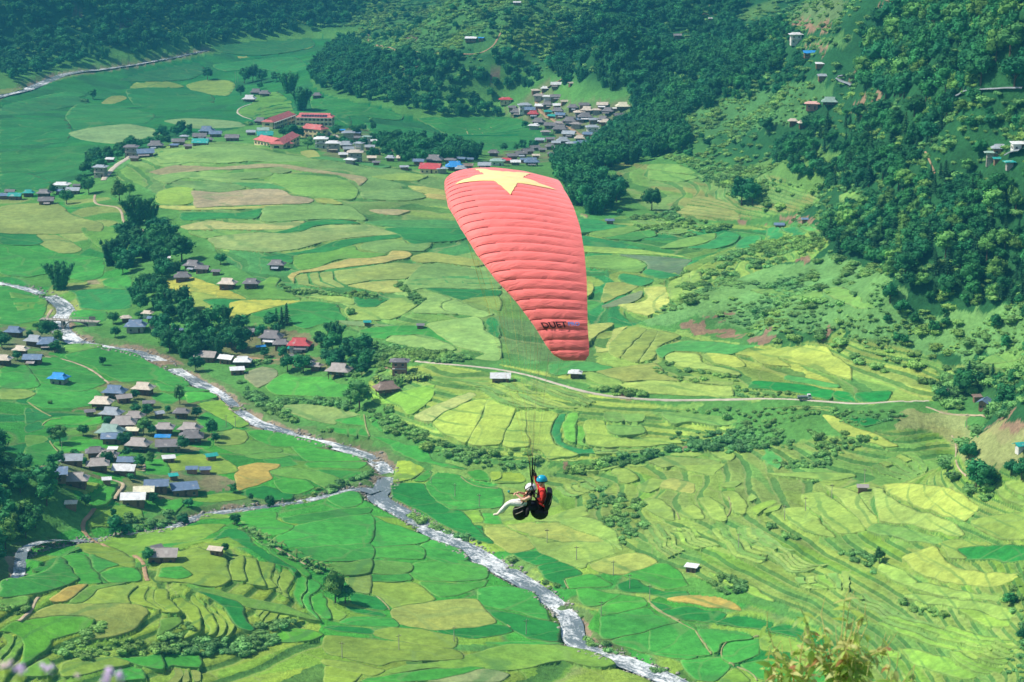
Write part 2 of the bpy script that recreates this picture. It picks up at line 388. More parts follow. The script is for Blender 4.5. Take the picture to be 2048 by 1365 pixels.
# ------------------------------------------------------------ crop colours (sRGB; the dark far valley greens include cloud shade)
PAL = dict(
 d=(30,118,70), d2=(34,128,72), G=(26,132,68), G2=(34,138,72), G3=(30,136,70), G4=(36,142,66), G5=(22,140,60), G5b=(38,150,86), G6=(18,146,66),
 g=(44,152,62), g2=(34,136,66), g3=(60,152,84), g5=(50,164,58), g5b=(60,166,64), g6=(48,166,66), g6b=(54,168,64), g7=(72,172,50), g7b=(92,190,72), g7c=(62,176,68), g8=(62,164,82),
 m=(80,160,68), m2=(66,150,66), m3=(104,176,62), m3b=(124,188,74), m4=(84,156,62), m5=(126,180,62), m5b=(104,176,68), m6=(92,170,62), m7=(96,168,82), m8=(112,188,70),
 o=(112,164,78), o2=(96,150,90), o3=(114,168,64), o4=(138,176,86), o4b=(118,172,68), o5=(122,172,88), o6=(134,170,88), o6b=(128,172,84), o7=(148,172,92), o8=(122,140,100), o9=(126,158,92),
 k=(128,160,98), k2=(118,156,86), p=(100,166,92), p2=(92,156,90), l=(120,174,86), l2=(124,184,78), l3=(126,180,84), l4=(150,192,88), l5=(150,200,88), l5b=(138,192,86), L=(146,182,92), Lk=(122,164,90), Lt=(158,176,98), Ly=(160,178,88),
 y=(182,184,92), y2=(176,174,102), y3=(188,192,94), y3b=(170,192,88), y4=(192,200,112), yo=(154,172,72), yo2=(152,162,72), yb=(186,190,84), yg=(162,186,68), yg2=(154,186,80), yg3=(152,178,66),
 Y2=(192,178,98), Y3=(190,164,76), Yb=(184,180,70), t=(170,158,112), t2=(172,156,118), td=(142,144,104), tg=(160,172,108), w=(84,136,108), e=(124,88,70))
PAL = {k: (min(235, r*1.02+17), g*0.98, b*0.89) if g > 1.25*r else (r*0.95, g*0.98, b*0.97) for k, (r, g, b) in PAL.items()}
PAL = {k: tuple(0.9*v+0.1*(0.3*c[0]+0.6*c[1]+0.1*c[2]) for v in c) for k, c in PAL.items()}
PAL = {k: (c[0]*0.98, c[1], c[2]*1.0) if 128 < c[0] < c[1] else c for k, c in PAL.items()}
FIELDS = []
def F(code, col, *c): FIELDS.append((col, survey(code, *c)))
# far valley floor: deep green crops, with cloud shade put into their colour
F('A','k',400,780,520,750,640,735,760,728,900,755,945,780,900,800,780,825,700,845,560,832,460,815)
F('A','k',960,710,1080,695,1250,700,1400,715,1440,740,1330,750,1180,755,1100,748)
F('A','k2',590,605,650,565,720,562,745,578,690,600,640,612)
F('A','G',740,530,900,515,1100,530,1240,560,1260,600,1100,640,900,640,780,610)
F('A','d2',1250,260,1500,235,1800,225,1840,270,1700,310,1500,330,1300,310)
F('A','G',0,700,200,690,380,700,420,770,380,830,150,850,0,840)
F('A','g2',0,900,200,880,400,860,650,850,720,870,560,920,500,980,300,1000,0,1010)
F('A','G',0,1030,150,1020,300,1060,240,1110,0,1110)
F('A','G2',450,620,600,620,900,670,850,720,620,730,440,760,380,690)
F('A','o',800,480,950,470,1080,510,950,520,760,520)
F('A','o',1510,260,1700,245,1840,260,1800,290,1600,300)
F('A','k2',1390,330,1440,320,1460,335,1400,345)
F('A','k2',0,520,80,515,140,520,60,545,0,550)
F('A','o',1090,500,1200,470,1330,470,1380,500,1330,560,1150,545)
F('A','G',1550,640,1640,600,1720,620,1800,640,1960,660,2048,680,2048,740,1960,690,1700,665,1580,690)
F('A','m',1500,560,1620,540,1680,580,1600,620,1540,640,1560,680,1440,690,1390,650,1470,610)
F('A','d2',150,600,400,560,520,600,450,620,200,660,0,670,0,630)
F('A','G2',0,620,140,585,380,540,500,560,380,590,100,640)
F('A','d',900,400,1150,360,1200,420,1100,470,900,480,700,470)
F('A','G2',1250,380,1700,330,1800,380,1700,430,1500,400,1320,420)
F('B','G',380,730,520,740,700,760,850,800,880,830,700,840,600,820,420,780)
F('B','g2',690,700,900,690,1200,690,1330,720,1480,790,1500,800,1400,840,1150,880,960,860,900,820,760,740)
F('B','g2',60,560,200,560,350,600,500,640,600,680,580,710,400,690,200,670,80,640)
# lit plateau
F('J','p',0,120,200,60,400,30,600,40,700,70,880,100,1000,120,800,130,600,125,300,120,100,160)
F('J','L',40,110,150,90,320,105,500,115,600,120,440,135,200,130,60,140)
F('J','t',0,190,150,150,400,160,650,140,800,145,950,170,1080,190,1250,215,1270,230,1230,270,1200,240,1100,205,950,190,750,160,550,170,300,180,100,205)
F('J','p',20,220,200,190,450,195,680,180,720,200,600,225,400,235,200,225,100,260)
F('J','m7',740,200,900,205,1100,220,1190,260,1220,300,1180,350,900,330,820,300,760,260,700,240)
F('J','p2',120,250,350,240,480,255,560,280,420,305,280,290)
F('J','t2',250,300,400,310,520,295,650,283,770,290,830,325,900,335,960,350,930,370,780,375,600,383,400,390,270,400,255,350)
F('J','y',30,388,250,388,400,394,600,386,780,378,700,397,400,407,180,412,70,402)
F('J','l2',60,300,160,275,260,285,255,360,200,380,60,380,30,350)
F('J','G3',180,430,330,425,500,428,600,410,650,400,640,440,600,460,430,460,300,470,190,475)
F('J','p',650,440,680,390,900,380,1150,385,1230,430,1260,470,1050,462,900,468,700,480,640,465)
F('J','y2',180,510,350,475,520,490,700,490,850,475,900,473,890,495,820,520,650,525,450,525,250,530,210,530)
F('J','G',840,515,920,480,1010,468,1100,468,1200,480,1230,490,1100,492,980,500,900,530,800,545,600,540,700,548)
F('J','m7',230,545,450,532,640,530,580,545,400,565,330,580,270,570)
F('J','Lt',340,580,600,545,850,548,950,515,1050,497,1270,497,1380,530,1450,552,1300,560,1150,575,1000,600,860,640,700,660,560,650,400,640,370,610)
F('J','G3',640,690,800,665,950,640,1100,590,1300,565,1450,555,1470,570,1250,600,1180,615,1050,655,900,665,840,680,830,720,680,700)
F('J','g3',1260,480,1400,470,1700,470,1850,480,1850,515,1650,515,1450,510,1320,500)
F('J','G3',1370,520,1500,510,1850,515,1870,560,1800,590,1650,600,1550,610,1500,590,1450,550)
F('J','m',840,680,1000,660,1180,620,1220,655,1280,660,1380,670,1300,690,1100,700,1000,740,900,760,850,740)
F('J','p',1260,600,1460,580,1520,610,1650,605,1600,650,1520,648,1420,645,1380,665,1290,650,1230,635)
F('J','Y2',810,800,830,780,950,755,1100,715,1200,690,1380,680,1420,650,1500,652,1530,670,1500,690,1350,720,1150,745,1000,765,880,780,845,810,840,830)
F('J','Ly',850,800,880,790,920,785,930,840,1000,862,920,852,870,840)
F('J','Ly',935,785,985,778,995,830,1080,866,1010,858,950,835)
F('J','Ly',1000,778,1070,770,1075,820,1140,862,1090,862,1010,828)
F('J','Ly',1085,770,1200,752,1430,720,1590,735,1560,775,1500,810,1300,822,1150,845,1100,820)
F('J','y',1160,852,1300,830,1450,825,1440,860,1490,890,1380,895,1250,872)
F('J','o6',1540,680,1640,660,1850,690,1980,720,1900,740,1700,715,1600,720,1530,700)
F('J','Yb',80,830,140,805,250,803,330,830,450,870,570,930,520,930,400,920,260,885,150,915,110,890)
F('J','yo',150,917,250,887,400,892,480,900,560,930,400,925,320,940,380,1000,390,1030,250,980,180,940)
F('J','G3',315,940,400,925,540,932,480,950,460,980,440,1010,380,990)
F('J','Yb',480,952,600,932,880,937,800,960,700,985,590,1020,540,1060,480,1070,460,990)
F('J','G4',595,1022,720,988,870,948,1000,940,1100,962,1120,1010,1150,1050,1100,1065,1000,1080,900,1110,800,1070,700,1060)
F('J','m',490,865,640,840,700,800,760,810,740,860,850,915,880,930,700,930,580,930)
F('J','G3',1190,920,1300,930,1380,940,1320,975,1220,980)
F('J','l',900,920,1100,910,1210,940,1180,965,1120,955,1000,930)
F('J','l',1150,980,1330,975,1400,930,1500,915,1560,960,1500,1010,1400,1050,1200,1060,1150,1030)
F('J','p',1490,850,1580,740,1700,725,1900,760,2030,780,2048,800,2048,870,1620,865,1540,880)
F('J','g3',1500,835,1650,800,2040,800,2048,840,1700,845,1560,850)
F('J','G3',1620,870,1750,872,2048,882,2048,910,1900,925,1830,940,1700,900)
F('J','l',1830,942,1900,925,2048,915,2048,1000,1950,970)
F('J','L',1540,1010,1600,950,1690,910,1760,930,1700,960,1720,1000,1800,1020,1680,1015)
F('J','L',1730,1000,1715,965,1790,935,1900,985,2010,1020,1950,1040,1850,1025)
F('J','k',1100,1070,1250,1067,1300,1080,1550,1075,1200,1100)
F('J','g',1220,1120,1400,1092,1600,1088,1750,1150,1790,1200,1600,1140,1400,1150,1370,1170,1280,1160)
F('J','L',1380,1172,1420,1150,1550,1147,1680,1168,1790,1215,1770,1230,1600,1225,1450,1192)
F('J','L',1620,1082,1720,1060,1900,1035,1950,1060,1950,1110,2048,1170,2048,1290,1900,1280,1960,1250,1780,1200)
F('J','G',1965,1060,2010,1035,2048,1080,2040,1160,1980,1130)
F('J','y',1510,270,1600,272,1740,300,1760,320,1580,310)
F('J','Y2',1590,325,1640,312,1760,328,1790,355,1650,345)
F('J','y',880,70,960,62,1000,95,920,103)
F('J','g3',940,105,1050,100,1400,150,1350,165,1150,130)
F('J','o2',700,170,760,158,830,180,780,195,710,192)
F('J','g3',480,250,700,255,800,285,640,285,540,270)
F('J','L',230,225,300,218,480,230,720,245,690,262,480,250,280,232)
F('J','t',1280,410,1420,405,1520,415,1440,440,1330,430)
F('J','p2',1240,305,1500,290,1620,330,1500,355,1260,345)
F('J','l',1300,215,1500,195,1620,210,1560,240,1400,235)
F('J','o6',960,345,1050,340,1130,375,1000,372)
# upper left bank
F('D','Lk',190,50,300,40,480,140,440,165,350,165,230,110)
F('D','Lk',0,215,160,208,205,235,200,260,20,250)
F('D','g',0,130,200,120,420,170,600,200,600,300,480,330,280,290,150,310,0,285)
F('D','g',600,330,680,305,770,305,770,370,690,375,620,360)
F('D','t',500,320,560,322,590,345,520,350)
F('D','G',400,390,640,372,780,380,770,480,640,500,480,490,440,400)
F('D','g',0,355,270,432,275,480,230,560,0,580)
F('D','m',60,395,275,442,268,478,110,500)
F('D','g',400,560,440,505,620,505,620,560,480,585)
F('A','Lk',0,1210,330,1190,420,1260,600,1310,560,1363,0,1363)
F('D','G',0,0,140,10,250,100,180,120,0,110)
F('D','m',480,20,640,10,760,40,830,120,800,190,700,170,560,120)
# left bank below the bridge
F('L','g',680,862,1050,792,1400,862,1560,962,1850,1100,1950,1180,1780,1200,1600,1130,1250,1150,1050,1060,950,990,700,912)
F('L','g',560,892,700,932,900,1022,1080,1160,800,1250,500,1180,420,1150,280,970,450,900)
F('L','g',0,1010,250,970,380,1120,390,1200,250,1225,0,1200)
F('L','o',0,1212,250,1218,370,1270,250,1320,0,1320)
F('L','m',690,760,1000,762,1040,785,720,850,620,850)
F('M','g',120,120,300,150,600,170,700,230,580,330,350,350,180,350,20,290,100,220)
F('M','G',0,350,150,370,250,430,160,460,0,490)
F('M','G',0,500,150,470,170,540,0,580)
F('M','g5',160,510,250,435,540,422,800,432,740,470,620,510,480,500,300,500)
F('M','m',0,600,180,602,220,640,120,680,0,700)
F('M','g',0,712,200,662,300,740,300,850,120,870,0,850)
F('M','g5',280,662,660,632,850,682,840,700,500,740,330,740)
F('M','g',1150,250,1250,205,1400,262,1350,310,1230,300)
F('M','g',1200,120,1450,150,1680,190,1480,198,1250,190)
F('M','g5',1470,205,1680,208,1740,250,1500,300,1460,260)
F('M','m3',1560,312,1790,278,1880,380,2000,460,2048,500,1950,530,1800,450,1680,380)
F('M','g',1640,382,1700,402,1900,522,1800,560,1680,560,1560,460)
F('M','o',1750,562,1900,535,2000,562,2040,620,1960,680,1740,690,1730,650)
F('M','g5',1480,682,1690,652,1720,690,1680,720,1500,690)
F('N','g5',550,1252,660,1228,900,1272,1250,1364,760,1364)
F('E','m',1200,60,1400,32,1560,92,1450,100,1360,113,1270,90)
F('E','m',1340,117,1500,95,1600,117,1440,135)
F('E','g',1450,138,1600,127,1640,165,1560,180,1480,157)
F('E','g5',1690,152,2020,152,1980,185,1800,180,1700,178)
F('E','g5',1600,47,1900,102,2020,140,1700,145,1640,102)
F('E','g',1760,192,2000,207,1980,235,1860,240)
F('E','m',1480,202,1600,184,1750,198,1880,247,1890,275,1800,295,1700,247,1560,232)
F('E','Y3',1325,175,1420,155,1540,165,1530,185,1480,200,1500,235,1470,265,1400,285,1320,305,1295,270,1300,220)
F('E','g5',1510,252,1580,237,1690,252,1740,290,1650,330,1560,320)
F('E','G5',1310,322,1460,282,1620,332,1600,355,1480,360)
F('E','m3',1060,360,1240,317,1370,350,1180,375)
F('E','o3',920,140,1000,112,1200,112,1310,180,1300,210,1200,215,1050,190,950,200)
F('E','g5',805,140,900,137,940,190,930,220,800,210)
F('E','g5',460,327,550,282,650,272,640,300,620,360,560,400,510,395,470,350)
F('E','o3',320,275,420,257,540,280,470,325,420,300)
F('E','m3',485,500,520,412,600,382,720,387,790,420,780,470,680,500,580,510)
F('E','g5',870,380,1000,352,1010,380,960,440,900,410)
F('E','m3',540,582,700,552,900,522,1080,502,1200,492,1240,500,1100,580,900,600,760,650,720,660,600,620)
F('E','m3',1100,470,1130,432,1250,442,1260,460,1150,465)
F('E','g5',1310,437,1530,432,1520,470,1620,500,1600,525,1470,555,1340,490)
F('E','g',1550,460,1870,412,2041,402,2041,430,1650,490)
F('E','g',1800,352,1930,312,1990,332,2000,380,1900,405)
F('E','g6',1640,497,2041,442,2041,600,1590,618,1490,580)
F('E','g',1600,627,2041,605,2041,688,1860,700,1690,690)
F('E','m',1700,702,1850,722,2041,692,2041,768,1900,773,1830,740)
F('E','o',1900,780,2041,772,2041,880,1950,860)
F('E','g',170,722,330,672,430,632,440,642,340,682,250,740)
F('E','g',100,782,250,748,340,690,400,760,430,800,360,833,280,790)
F('E','g5',350,690,420,672,480,690,560,812,440,818,410,755)
F('E','g',490,680,560,692,650,720,540,757,600,815,560,805)
F('E','g5',550,762,650,735,740,740,785,800,620,815)
F('E','o3',420,622,520,602,740,672,740,730,660,715,550,685)
F('E','g',0,802,50,787,270,797,360,835,250,865,120,890,0,890)
F('E','m',0,902,150,897,150,935,60,960,0,940)
# terraced knoll, lower left
F('E','o3',860,800,880,720,1000,650,1100,620,1170,655,1240,680,1250,740,1270,800,1200,840,1000,812)
F('E','g5',875,780,895,738,1000,728,1060,770,980,795)
F('E','o3',1265,690,1340,665,1350,700,1350,760,1355,810,1280,800,1265,745)
F('E','o3',1355,668,1420,690,1435,740,1440,780,1470,850,1360,815,1358,740)
F('E','o3',1430,692,1520,715,1500,760,1495,800,1530,850,1480,850,1445,780)
F('E','o3',1520,745,1545,780,1535,830,1560,880,1530,865,1505,810)
F('E','o3',1560,725,1605,760,1615,800,1590,850,1590,905,1560,880,1545,820,1550,770)
F('E','m4',1000,818,1200,848,1400,905,1560,945,1640,985,1770,1040,1650,1020,1500,980,1360,950,1250,890,1100,850)
F('U','G5',230,160,400,72,560,95,700,205,900,335,1050,455,1085,490,1060,520,1000,450,850,390,700,300,550,200,400,130)
F('U','g5',470,52,600,92,750,182,900,292,1100,402,1230,510,1190,540,1060,440,850,285,650,135)
F('U','g5',1090,510,1170,530,1180,600,1190,660,1135,760,1160,850,1100,780,1075,690,1090,600)
F('U','g6',1200,540,1260,540,1340,620,1350,650,1240,720,1225,780,1270,890,1350,1010,1280,960,1160,780,1205,670)
F('U','g5',1250,740,1360,680,1410,850,1450,970,1370,960,1270,860)
F('U','m3',1390,740,1450,780,1500,850,1600,930,1540,985,1450,950,1415,850)
F('T','Y3',490,410,600,330,700,280,900,260,800,320,720,390,650,420,560,430)
F('T','m4',710,430,800,340,900,290,1100,252,1280,240,1180,265,1000,310,940,370,850,430)
F('T','yg',850,435,950,362,1020,312,1180,272,1280,264,1395,272,1310,370,1325,450,1200,455,1000,450)
F('T','yo2',170,620,340,540,560,452,800,443,1050,453,1350,463,1480,500,1510,560,1400,690,1250,760,1100,810,930,830,1080,690,1050,640,970,590,850,570,600,570,400,580)
F('T','g7',0,700,170,632,400,584,650,575,860,585,970,612,930,680,800,740,600,790,520,840,470,920,350,1000,200,1090,220,1000,260,870,230,790,120,730,0,710)
F('T','m5',1325,380,1405,285,1490,272,1465,370,1500,440,1640,530,1570,500,1400,458)
F('T','m5',1505,282,1570,292,1555,380,1620,480,1730,560,1650,540,1490,420)
F('T','m5',1585,292,1695,302,1720,390,1830,550,1740,558,1570,400)
F('T','m5',1850,352,1950,422,2040,522,2048,740,1900,830,1960,700,1900,560,1770,385)
F('T','m4',1645,600,1720,575,1820,582,1840,640,1780,700,1625,780,1650,690)
F('U','m5',0,702,55,695,160,850,270,1010,285,1060,240,1125,180,1155,205,1060,130,950)
F('U','m5',112,732,160,745,250,880,370,1020,385,1070,330,1145,255,1185,305,1070,275,960)
F('U','m5',222,762,330,852,400,962,468,1060,430,1125,365,1168,405,1080,385,1000,265,860)
F('U','G5',90,662,250,702,450,772,540,852,530,922,640,1090,600,1110,500,1070,390,920,340,830,220,730)
F('U','m5',660,838,745,850,700,940,655,905)
F('U','m5',765,858,828,868,735,980,710,950)
F('U','m5',845,880,915,875,925,910,850,985,770,1010,750,990)
F('U','m5',945,900,1015,920,1010,950,890,985)
F('U','m5',1040,930,1085,945,1085,985,1030,965)
F('U','m5',1110,960,1165,960,1165,985,1110,1000)
F('U','g7',890,1100,960,1062,1080,1057,1250,1092,1360,1140,1200,1190,1000,1200,900,1180)
F('T','o3',620,1080,740,1010,900,990,1150,1002,1330,1070,1150,1120,900,1170,650,1200,600,1150)
F('T','m6',285,1080,470,1002,550,1130,480,1210,250,1180)
F('T','g5',1190,1112,1330,1082,1460,1130,1500,1220,1250,1240,1200,1170)
F('T','g5',1150,1000,1500,992,1650,970,1700,1100,1680,1160,1480,1110,1340,1060)
F('T','g5',1670,970,1850,955,2048,985,2048,1130,1780,1085,1720,1120)
F('T','yo2',1785,1095,1855,1102,1885,1190,1840,1254,1730,1254,1800,1190)
F('T','yo2',1895,1102,1915,1105,1945,1254,1880,1254)
F('T','yo2',1945,1110,2010,1115,2048,1160,2048,1254,1985,1254)
F('T','m6',0,722,110,742,150,800,100,920,0,1040,0,960,60,870,60,820)
F('T','m6',160,792,228,792,248,860,160,960,80,1090,0,1090,100,960)
# river flats, lower middle
F('F','G5',370,272,480,267,545,277,560,310,640,380,760,430,830,510,930,595,900,600,780,560,640,490,560,440,440,380,365,340)
F('F','g6',550,272,620,208,740,222,850,272,975,302,970,398,870,412,740,418,700,415,620,365,565,310)
F('F','g5',780,200,860,187,898,215,903,260,820,250)
F('F','m5',912,197,970,197,975,240,917,260)
F('F','m5',985,202,1080,202,1110,255,1030,270,935,265)
F('F','g5',482,258,560,192,600,207,545,263)
F('F','m5',395,147,480,142,550,185,475,250,385,262)
F('F','m3',738,440,800,420,858,420,863,483,760,483)
F('F','g5',868,437,950,437,973,488,870,490)
F('F','G5',650,482,740,495,860,505,870,532,930,598,820,560)
F('F','o4',882,517,1000,512,1120,572,1155,628,1030,655,935,600)
F('F','o4',1005,502,1240,483,1310,493,1555,578,1310,588,1130,550)
F('F','yg2',1293,485,1440,453,1600,523,1638,635,1560,580)
F('F','l3',1115,562,1310,593,1560,585,1598,650,1450,708,1420,738,1190,648)
F('F','G5',1043,660,1180,642,1298,690,1160,718)
F('F','G5',1172,727,1310,698,1423,765,1320,793,1330,853,1230,800)
F('F','g5',1323,802,1460,768,1588,830,1440,843,1350,848)
F('F','g5',1383,857,1460,848,1600,882,1635,882,1530,938,1440,948)
F('F','o4',1463,720,1700,643,1838,700,1640,776,1500,760)
F('F','g5',1645,780,1830,712,1900,712,1960,760,2000,838,1860,848,1750,808)
F('F','G5',1615,832,1700,795,1760,833,1860,862,2000,862,2008,890,1900,908,1790,878,1640,868)
F('F','g5',1530,952,1640,884,1760,903,1768,940,1600,988,1530,990)
F('F','g6',1530,1002,1770,950,1830,992,1945,1030,1580,1132,1525,1110)
F('F','g6',1585,1140,1960,1040,2041,1062,2041,1230,1940,1240,1750,1200)
F('F','G5',1783,915,1900,942,1918,952,1840,973)
F('F','G5',1855,980,1960,955,2041,963,2041,1028,1960,1025)
F('F','g6',0,472,230,442,330,482,480,532,588,575,500,607,0,622)
F('F','g6b',0,642,480,614,555,640,540,690,300,680,0,700)
F('F','g6',525,620,600,583,740,633,795,680,700,718,570,680)
F('F','m',0,712,200,692,475,712,448,767,130,768,100,740)
F('F','g5b',463,760,500,705,760,695,898,740,880,798,700,808,510,803)
F('F','g',110,777,300,773,458,773,468,813,150,808)
F('F','o4b',150,832,280,810,500,822,605,910,500,932,370,956,300,890)
F('F','o4',373,962,620,918,828,908,878,960,945,1040,610,1078,400,1040,372,1010)
F('F','g5b',525,812,800,818,900,803,860,848,640,897,560,850)
F('F','g6',843,853,1000,833,1150,872,1228,1000,1238,1020,1060,978,850,933)
F('F','G5',885,962,1050,989,1240,1029,1297,1050,1290,1138,1150,1128,1030,1078,1000,1050)
F('F','G5',625,1080,900,1048,1008,1062,1028,1085,830,1127,700,1108)
F('F','G5',140,872,280,893,338,960,300,968,140,928)
F('F','G5',110,942,318,982,318,1003,180,983)
F('F','g6',90,1032,150,1008,370,1013,398,1060,200,1058)
F('F','G5',0,1062,60,1053,250,1073,258,1100,100,1088)
F('F','o4b',270,1082,420,1063,718,1112,700,1178,400,1138,280,1110)
F('F','o4b',0,1112,300,1133,700,1183,748,1238,400,1248,300,1268,0,1200)
F('F','yg3',0,1242,200,1263,328,1300,240,1328,0,1270)
F('F','m5',0,1282,180,1288,200,1312,160,1363,0,1363)
F('F','m5b',250,1333,400,1283,700,1238,1000,1163,1300,1163,1500,1213,1605,1270,1500,1283,1300,1250,1100,1288,990,1298,600,1284)
F('F','g5',240,1343,600,1293,880,1288,560,1361,230,1363)
F('F','tg',570,1363,700,1313,900,1295,1008,1322,960,1363)
F('F','g6',850,1142,1180,1142,1325,1158,1000,1160)
# lower right slope
F('Q','yg2',400,350,560,317,900,267,980,257,930,288,750,298,600,345,480,358)
F('Q','l3',670,350,700,313,790,313,868,372,878,410,790,448,740,430,720,380)
F('Q','o5',980,282,1100,233,1350,223,1500,228,1555,240,1510,287,1180,307,1090,328)
F('Q','l3',1180,313,1380,295,1600,263,1540,330,1508,368,1350,348)
F('Q','l3',1430,152,1600,153,1688,200,1650,248,1560,238,1490,200)
F('Q','l3',1150,202,1280,173,1380,173,1418,200,1300,222,1160,228)
F('Q','g8',1900,133,2000,183,2048,243,2048,318,1960,288,1900,250,1940,200)
F('Q','l3',890,472,1000,403,1128,412,1060,468,960,517,900,508)
F('Q','y3',1065,475,1160,410,1320,430,1355,445,1320,515,1180,490)
F('Q','l3',1112,460,1180,415,1280,432,1308,455,1230,468)
F('Q','l3',940,572,1050,563,1178,642,1188,738,1080,718,960,650)
F('Q','l3',1242,660,1340,603,1398,642,1418,728,1260,718)
F('Q','l3',1393,562,1480,543,1588,622,1608,700,1590,757,1490,738,1440,640)
F('Q','l3',1583,512,1680,503,1768,572,1758,688,1680,688,1650,600)
F('Q','yg2',1560,450,1700,412,1738,422,1680,468,1580,473)
F('Q','yg2',1790,560,1830,522,1858,560,1800,593)
F('Q','m3b',1812,660,1840,623,1990,563,2008,590,1920,655,1860,708)
F('Q','m3b',1925,670,2048,595,2048,650,1940,688)
F('Q','l3',40,768,230,693,460,603,468,660,455,688,250,757)
F('Q','o4',0,762,50,773,230,783,278,800,0,925)
F('G','l3',742,410,860,393,950,490,1018,558,900,548,800,510)
F('G','l3',832,330,950,313,1058,382,1128,450,1175,528,1040,543,960,470,862,388)
F('G','y3b',965,290,1130,312,1178,382,1238,450,1248,508,1200,528,1130,448,1050,350)
F('G','yg2',640,230,800,212,1100,203,1118,220,1000,247,900,243,720,233)
F('G','y3b',1222,302,1260,302,1380,383,1500,423,1658,473,1725,540,1650,548,1450,498,1260,478)
F('G','l4',1280,290,1450,273,1650,283,1798,382,1768,430,1720,467,1640,447,1380,357)
F('G','l3',1763,470,2048,423,2048,568,1900,573,1800,520)
F('G','G5',1693,635,1890,607,2048,603,2048,683,1733,687)
F('G','l4',1383,680,1560,613,1598,662,1640,702,1730,743,2025,753,1900,828,1700,818,1500,778)
F('G','l3',1603,602,1700,563,1875,590,1688,637,1733,687,1650,687)
F('G','m7',1183,550,1240,503,1440,513,1615,560,1580,588,1400,573)
F('G','yg2',1270,702,1400,743,1458,800,1420,828,1330,798,1250,750)
F('G','yg2',1420,834,1500,823,1700,853,1908,873,1908,903,1800,898,1540,878)
F('G','yg2',1412,884,1560,893,1988,943,1978,998,1700,958,1430,910)
F('G','m3b',1690,982,1800,978,1978,1003,1960,1038,1850,1048)
F('G','m5b',1380,1192,1480,1183,1700,1253,1798,1310,1700,1328,1500,1288)
F('G','m5b',1632,1222,1750,1203,1908,1270,1860,1298,1760,1288)
F('G','m5b',1220,1182,1358,1183,1358,1223,1210,1213)
F('G','Y3',100,905,250,870,350,880,470,920,510,960,400,950,200,925)
F('G','m3b',330,752,480,793,640,883,678,913,500,858,340,788)
F('G','G5',50,972,200,943,428,977,350,1028,150,1013)
F('G','G5',352,1037,480,983,688,1017,620,1073,450,1048)
F('G','G5',640,1082,740,1028,858,1070,800,1108)
F('G','G5',812,1112,900,1078,1098,1200,1128,1260,960,1268,900,1160)
F('G','g6',0,1072,160,1023,248,1062,298,1160,335,1208,140,1208,0,1190)
F('G','g6',263,1062,480,1073,558,1110,400,1148,378,1200,345,1200)
F('G','g6',403,1180,440,1123,588,1108,598,1200,470,1258,400,1230)
F('G','g6',170,1242,390,1218,448,1270,360,1348,250,1338)
F('G','g6',503,1260,700,1233,828,1330,780,1353,600,1340)
F('G','m3',380,1355,470,1283,538,1330,548,1355)
F('G','m3b',603,1112,700,1103,828,1132,898,1230,898,1298,760,1198,620,1178)
# above and below the road
F('S','g8',720,350,790,312,950,284,1100,287,1300,302,1450,297,1350,328,1220,373,1050,358,850,353,770,398)
F('S','y3b',790,402,840,363,1020,373,1040,432,1280,492,1280,518,1100,478,900,458)
F('S','l4',1045,392,1080,366,1260,384,1338,450,1280,463,1120,428)
F('S','l4',1275,375,1500,323,1695,292,1640,348,1560,400,1638,463,1440,438,1380,390)
F('S','l4',1575,392,1760,303,1895,313,1915,362,2048,453,2048,538,1880,498,1750,448,1620,418)
F('S','G6',1362,600,1390,558,1560,563,1800,593,1945,622,1908,678,1700,638,1450,613)
F('S','g8',1605,545,1630,515,1780,543,1965,582,1955,603,1780,578)
F('S','G6',1928,650,1960,628,2048,643,2048,698,1970,688)
F('H','G6',1000,1065,1020,1045,1100,1055,1130,1105,1060,1090)
F('H','G6',1125,1058,1300,1042,1312,1060,1290,1095,1150,1105)
F('S','yg2',202,510,300,493,498,562,480,618,380,588,260,538)
F('S','y3b',493,602,520,573,700,553,900,568,1080,583,1240,593,1248,658,1000,658,680,643)
F('S','o6',335,490,560,453,720,433,798,520,880,555,620,547,520,557)
F('S','y3',240,180,380,157,438,162,330,228,260,298,240,290)
F('S','y3',380,330,432,205,538,172,500,210,440,270,400,350,320,360,310,320)
F('S','o6b',395,350,455,245,560,185,660,200,600,260,520,340,480,400)
F('S','o6b',530,345,610,265,670,203,740,210,690,290,640,360,600,425,500,400)
F('S','o6b',650,365,700,292,750,212,880,250,750,315,710,395,620,425)
F('S','g8',0,442,240,422,428,462,330,488,220,488,60,518,0,500)
F('S','o5',880,530,1040,525,1090,560,1240,560,1240,585,1000,570)
F('I','l5',595,830,660,764,740,724,830,684,900,684,870,760,780,940,660,878)
F('I','l5',905,684,985,690,1050,715,1035,790,960,950,800,938,880,770)
F('I','l5b',1045,790,1060,750,1120,740,1110,850,1130,960,1060,965,980,950)
F('I','y4',500,790,620,722,800,642,838,660,740,718,650,767,590,822,520,823)
F('I','l5b',1130,735,1200,722,1285,763,1248,870,1278,950,1395,1000,1240,1028,1200,978,1140,962,1120,850)
F('I','G5b',1258,870,1292,763,1338,757,1310,830,1310,920,1400,967,1640,972,1620,993,1380,996,1292,940)
F('I','g7b',1322,830,1352,763,1408,753,1390,830,1380,938,1332,918)
F('I','g7b',1397,822,1438,822,1448,850,1420,938,1458,973,1392,948)
F('I','l5b',1445,800,1540,793,1558,850,1700,918,1900,900,1978,930,1700,957,1480,957,1442,920)
F('I','m7',1550,755,1640,760,1645,815,1560,820)
F('I','m7',1650,765,1760,770,1765,815,1655,818)
F('I','m7',1560,830,1750,828,1760,885,1640,900,1570,870)
F('I','m8',222,652,420,643,520,613,608,603,590,678,500,767,460,778,400,728,280,708)
F('N','g7c',710,880,840,773,940,793,1200,793,1300,843,1408,853,1380,928,1330,957,1000,957,800,948)
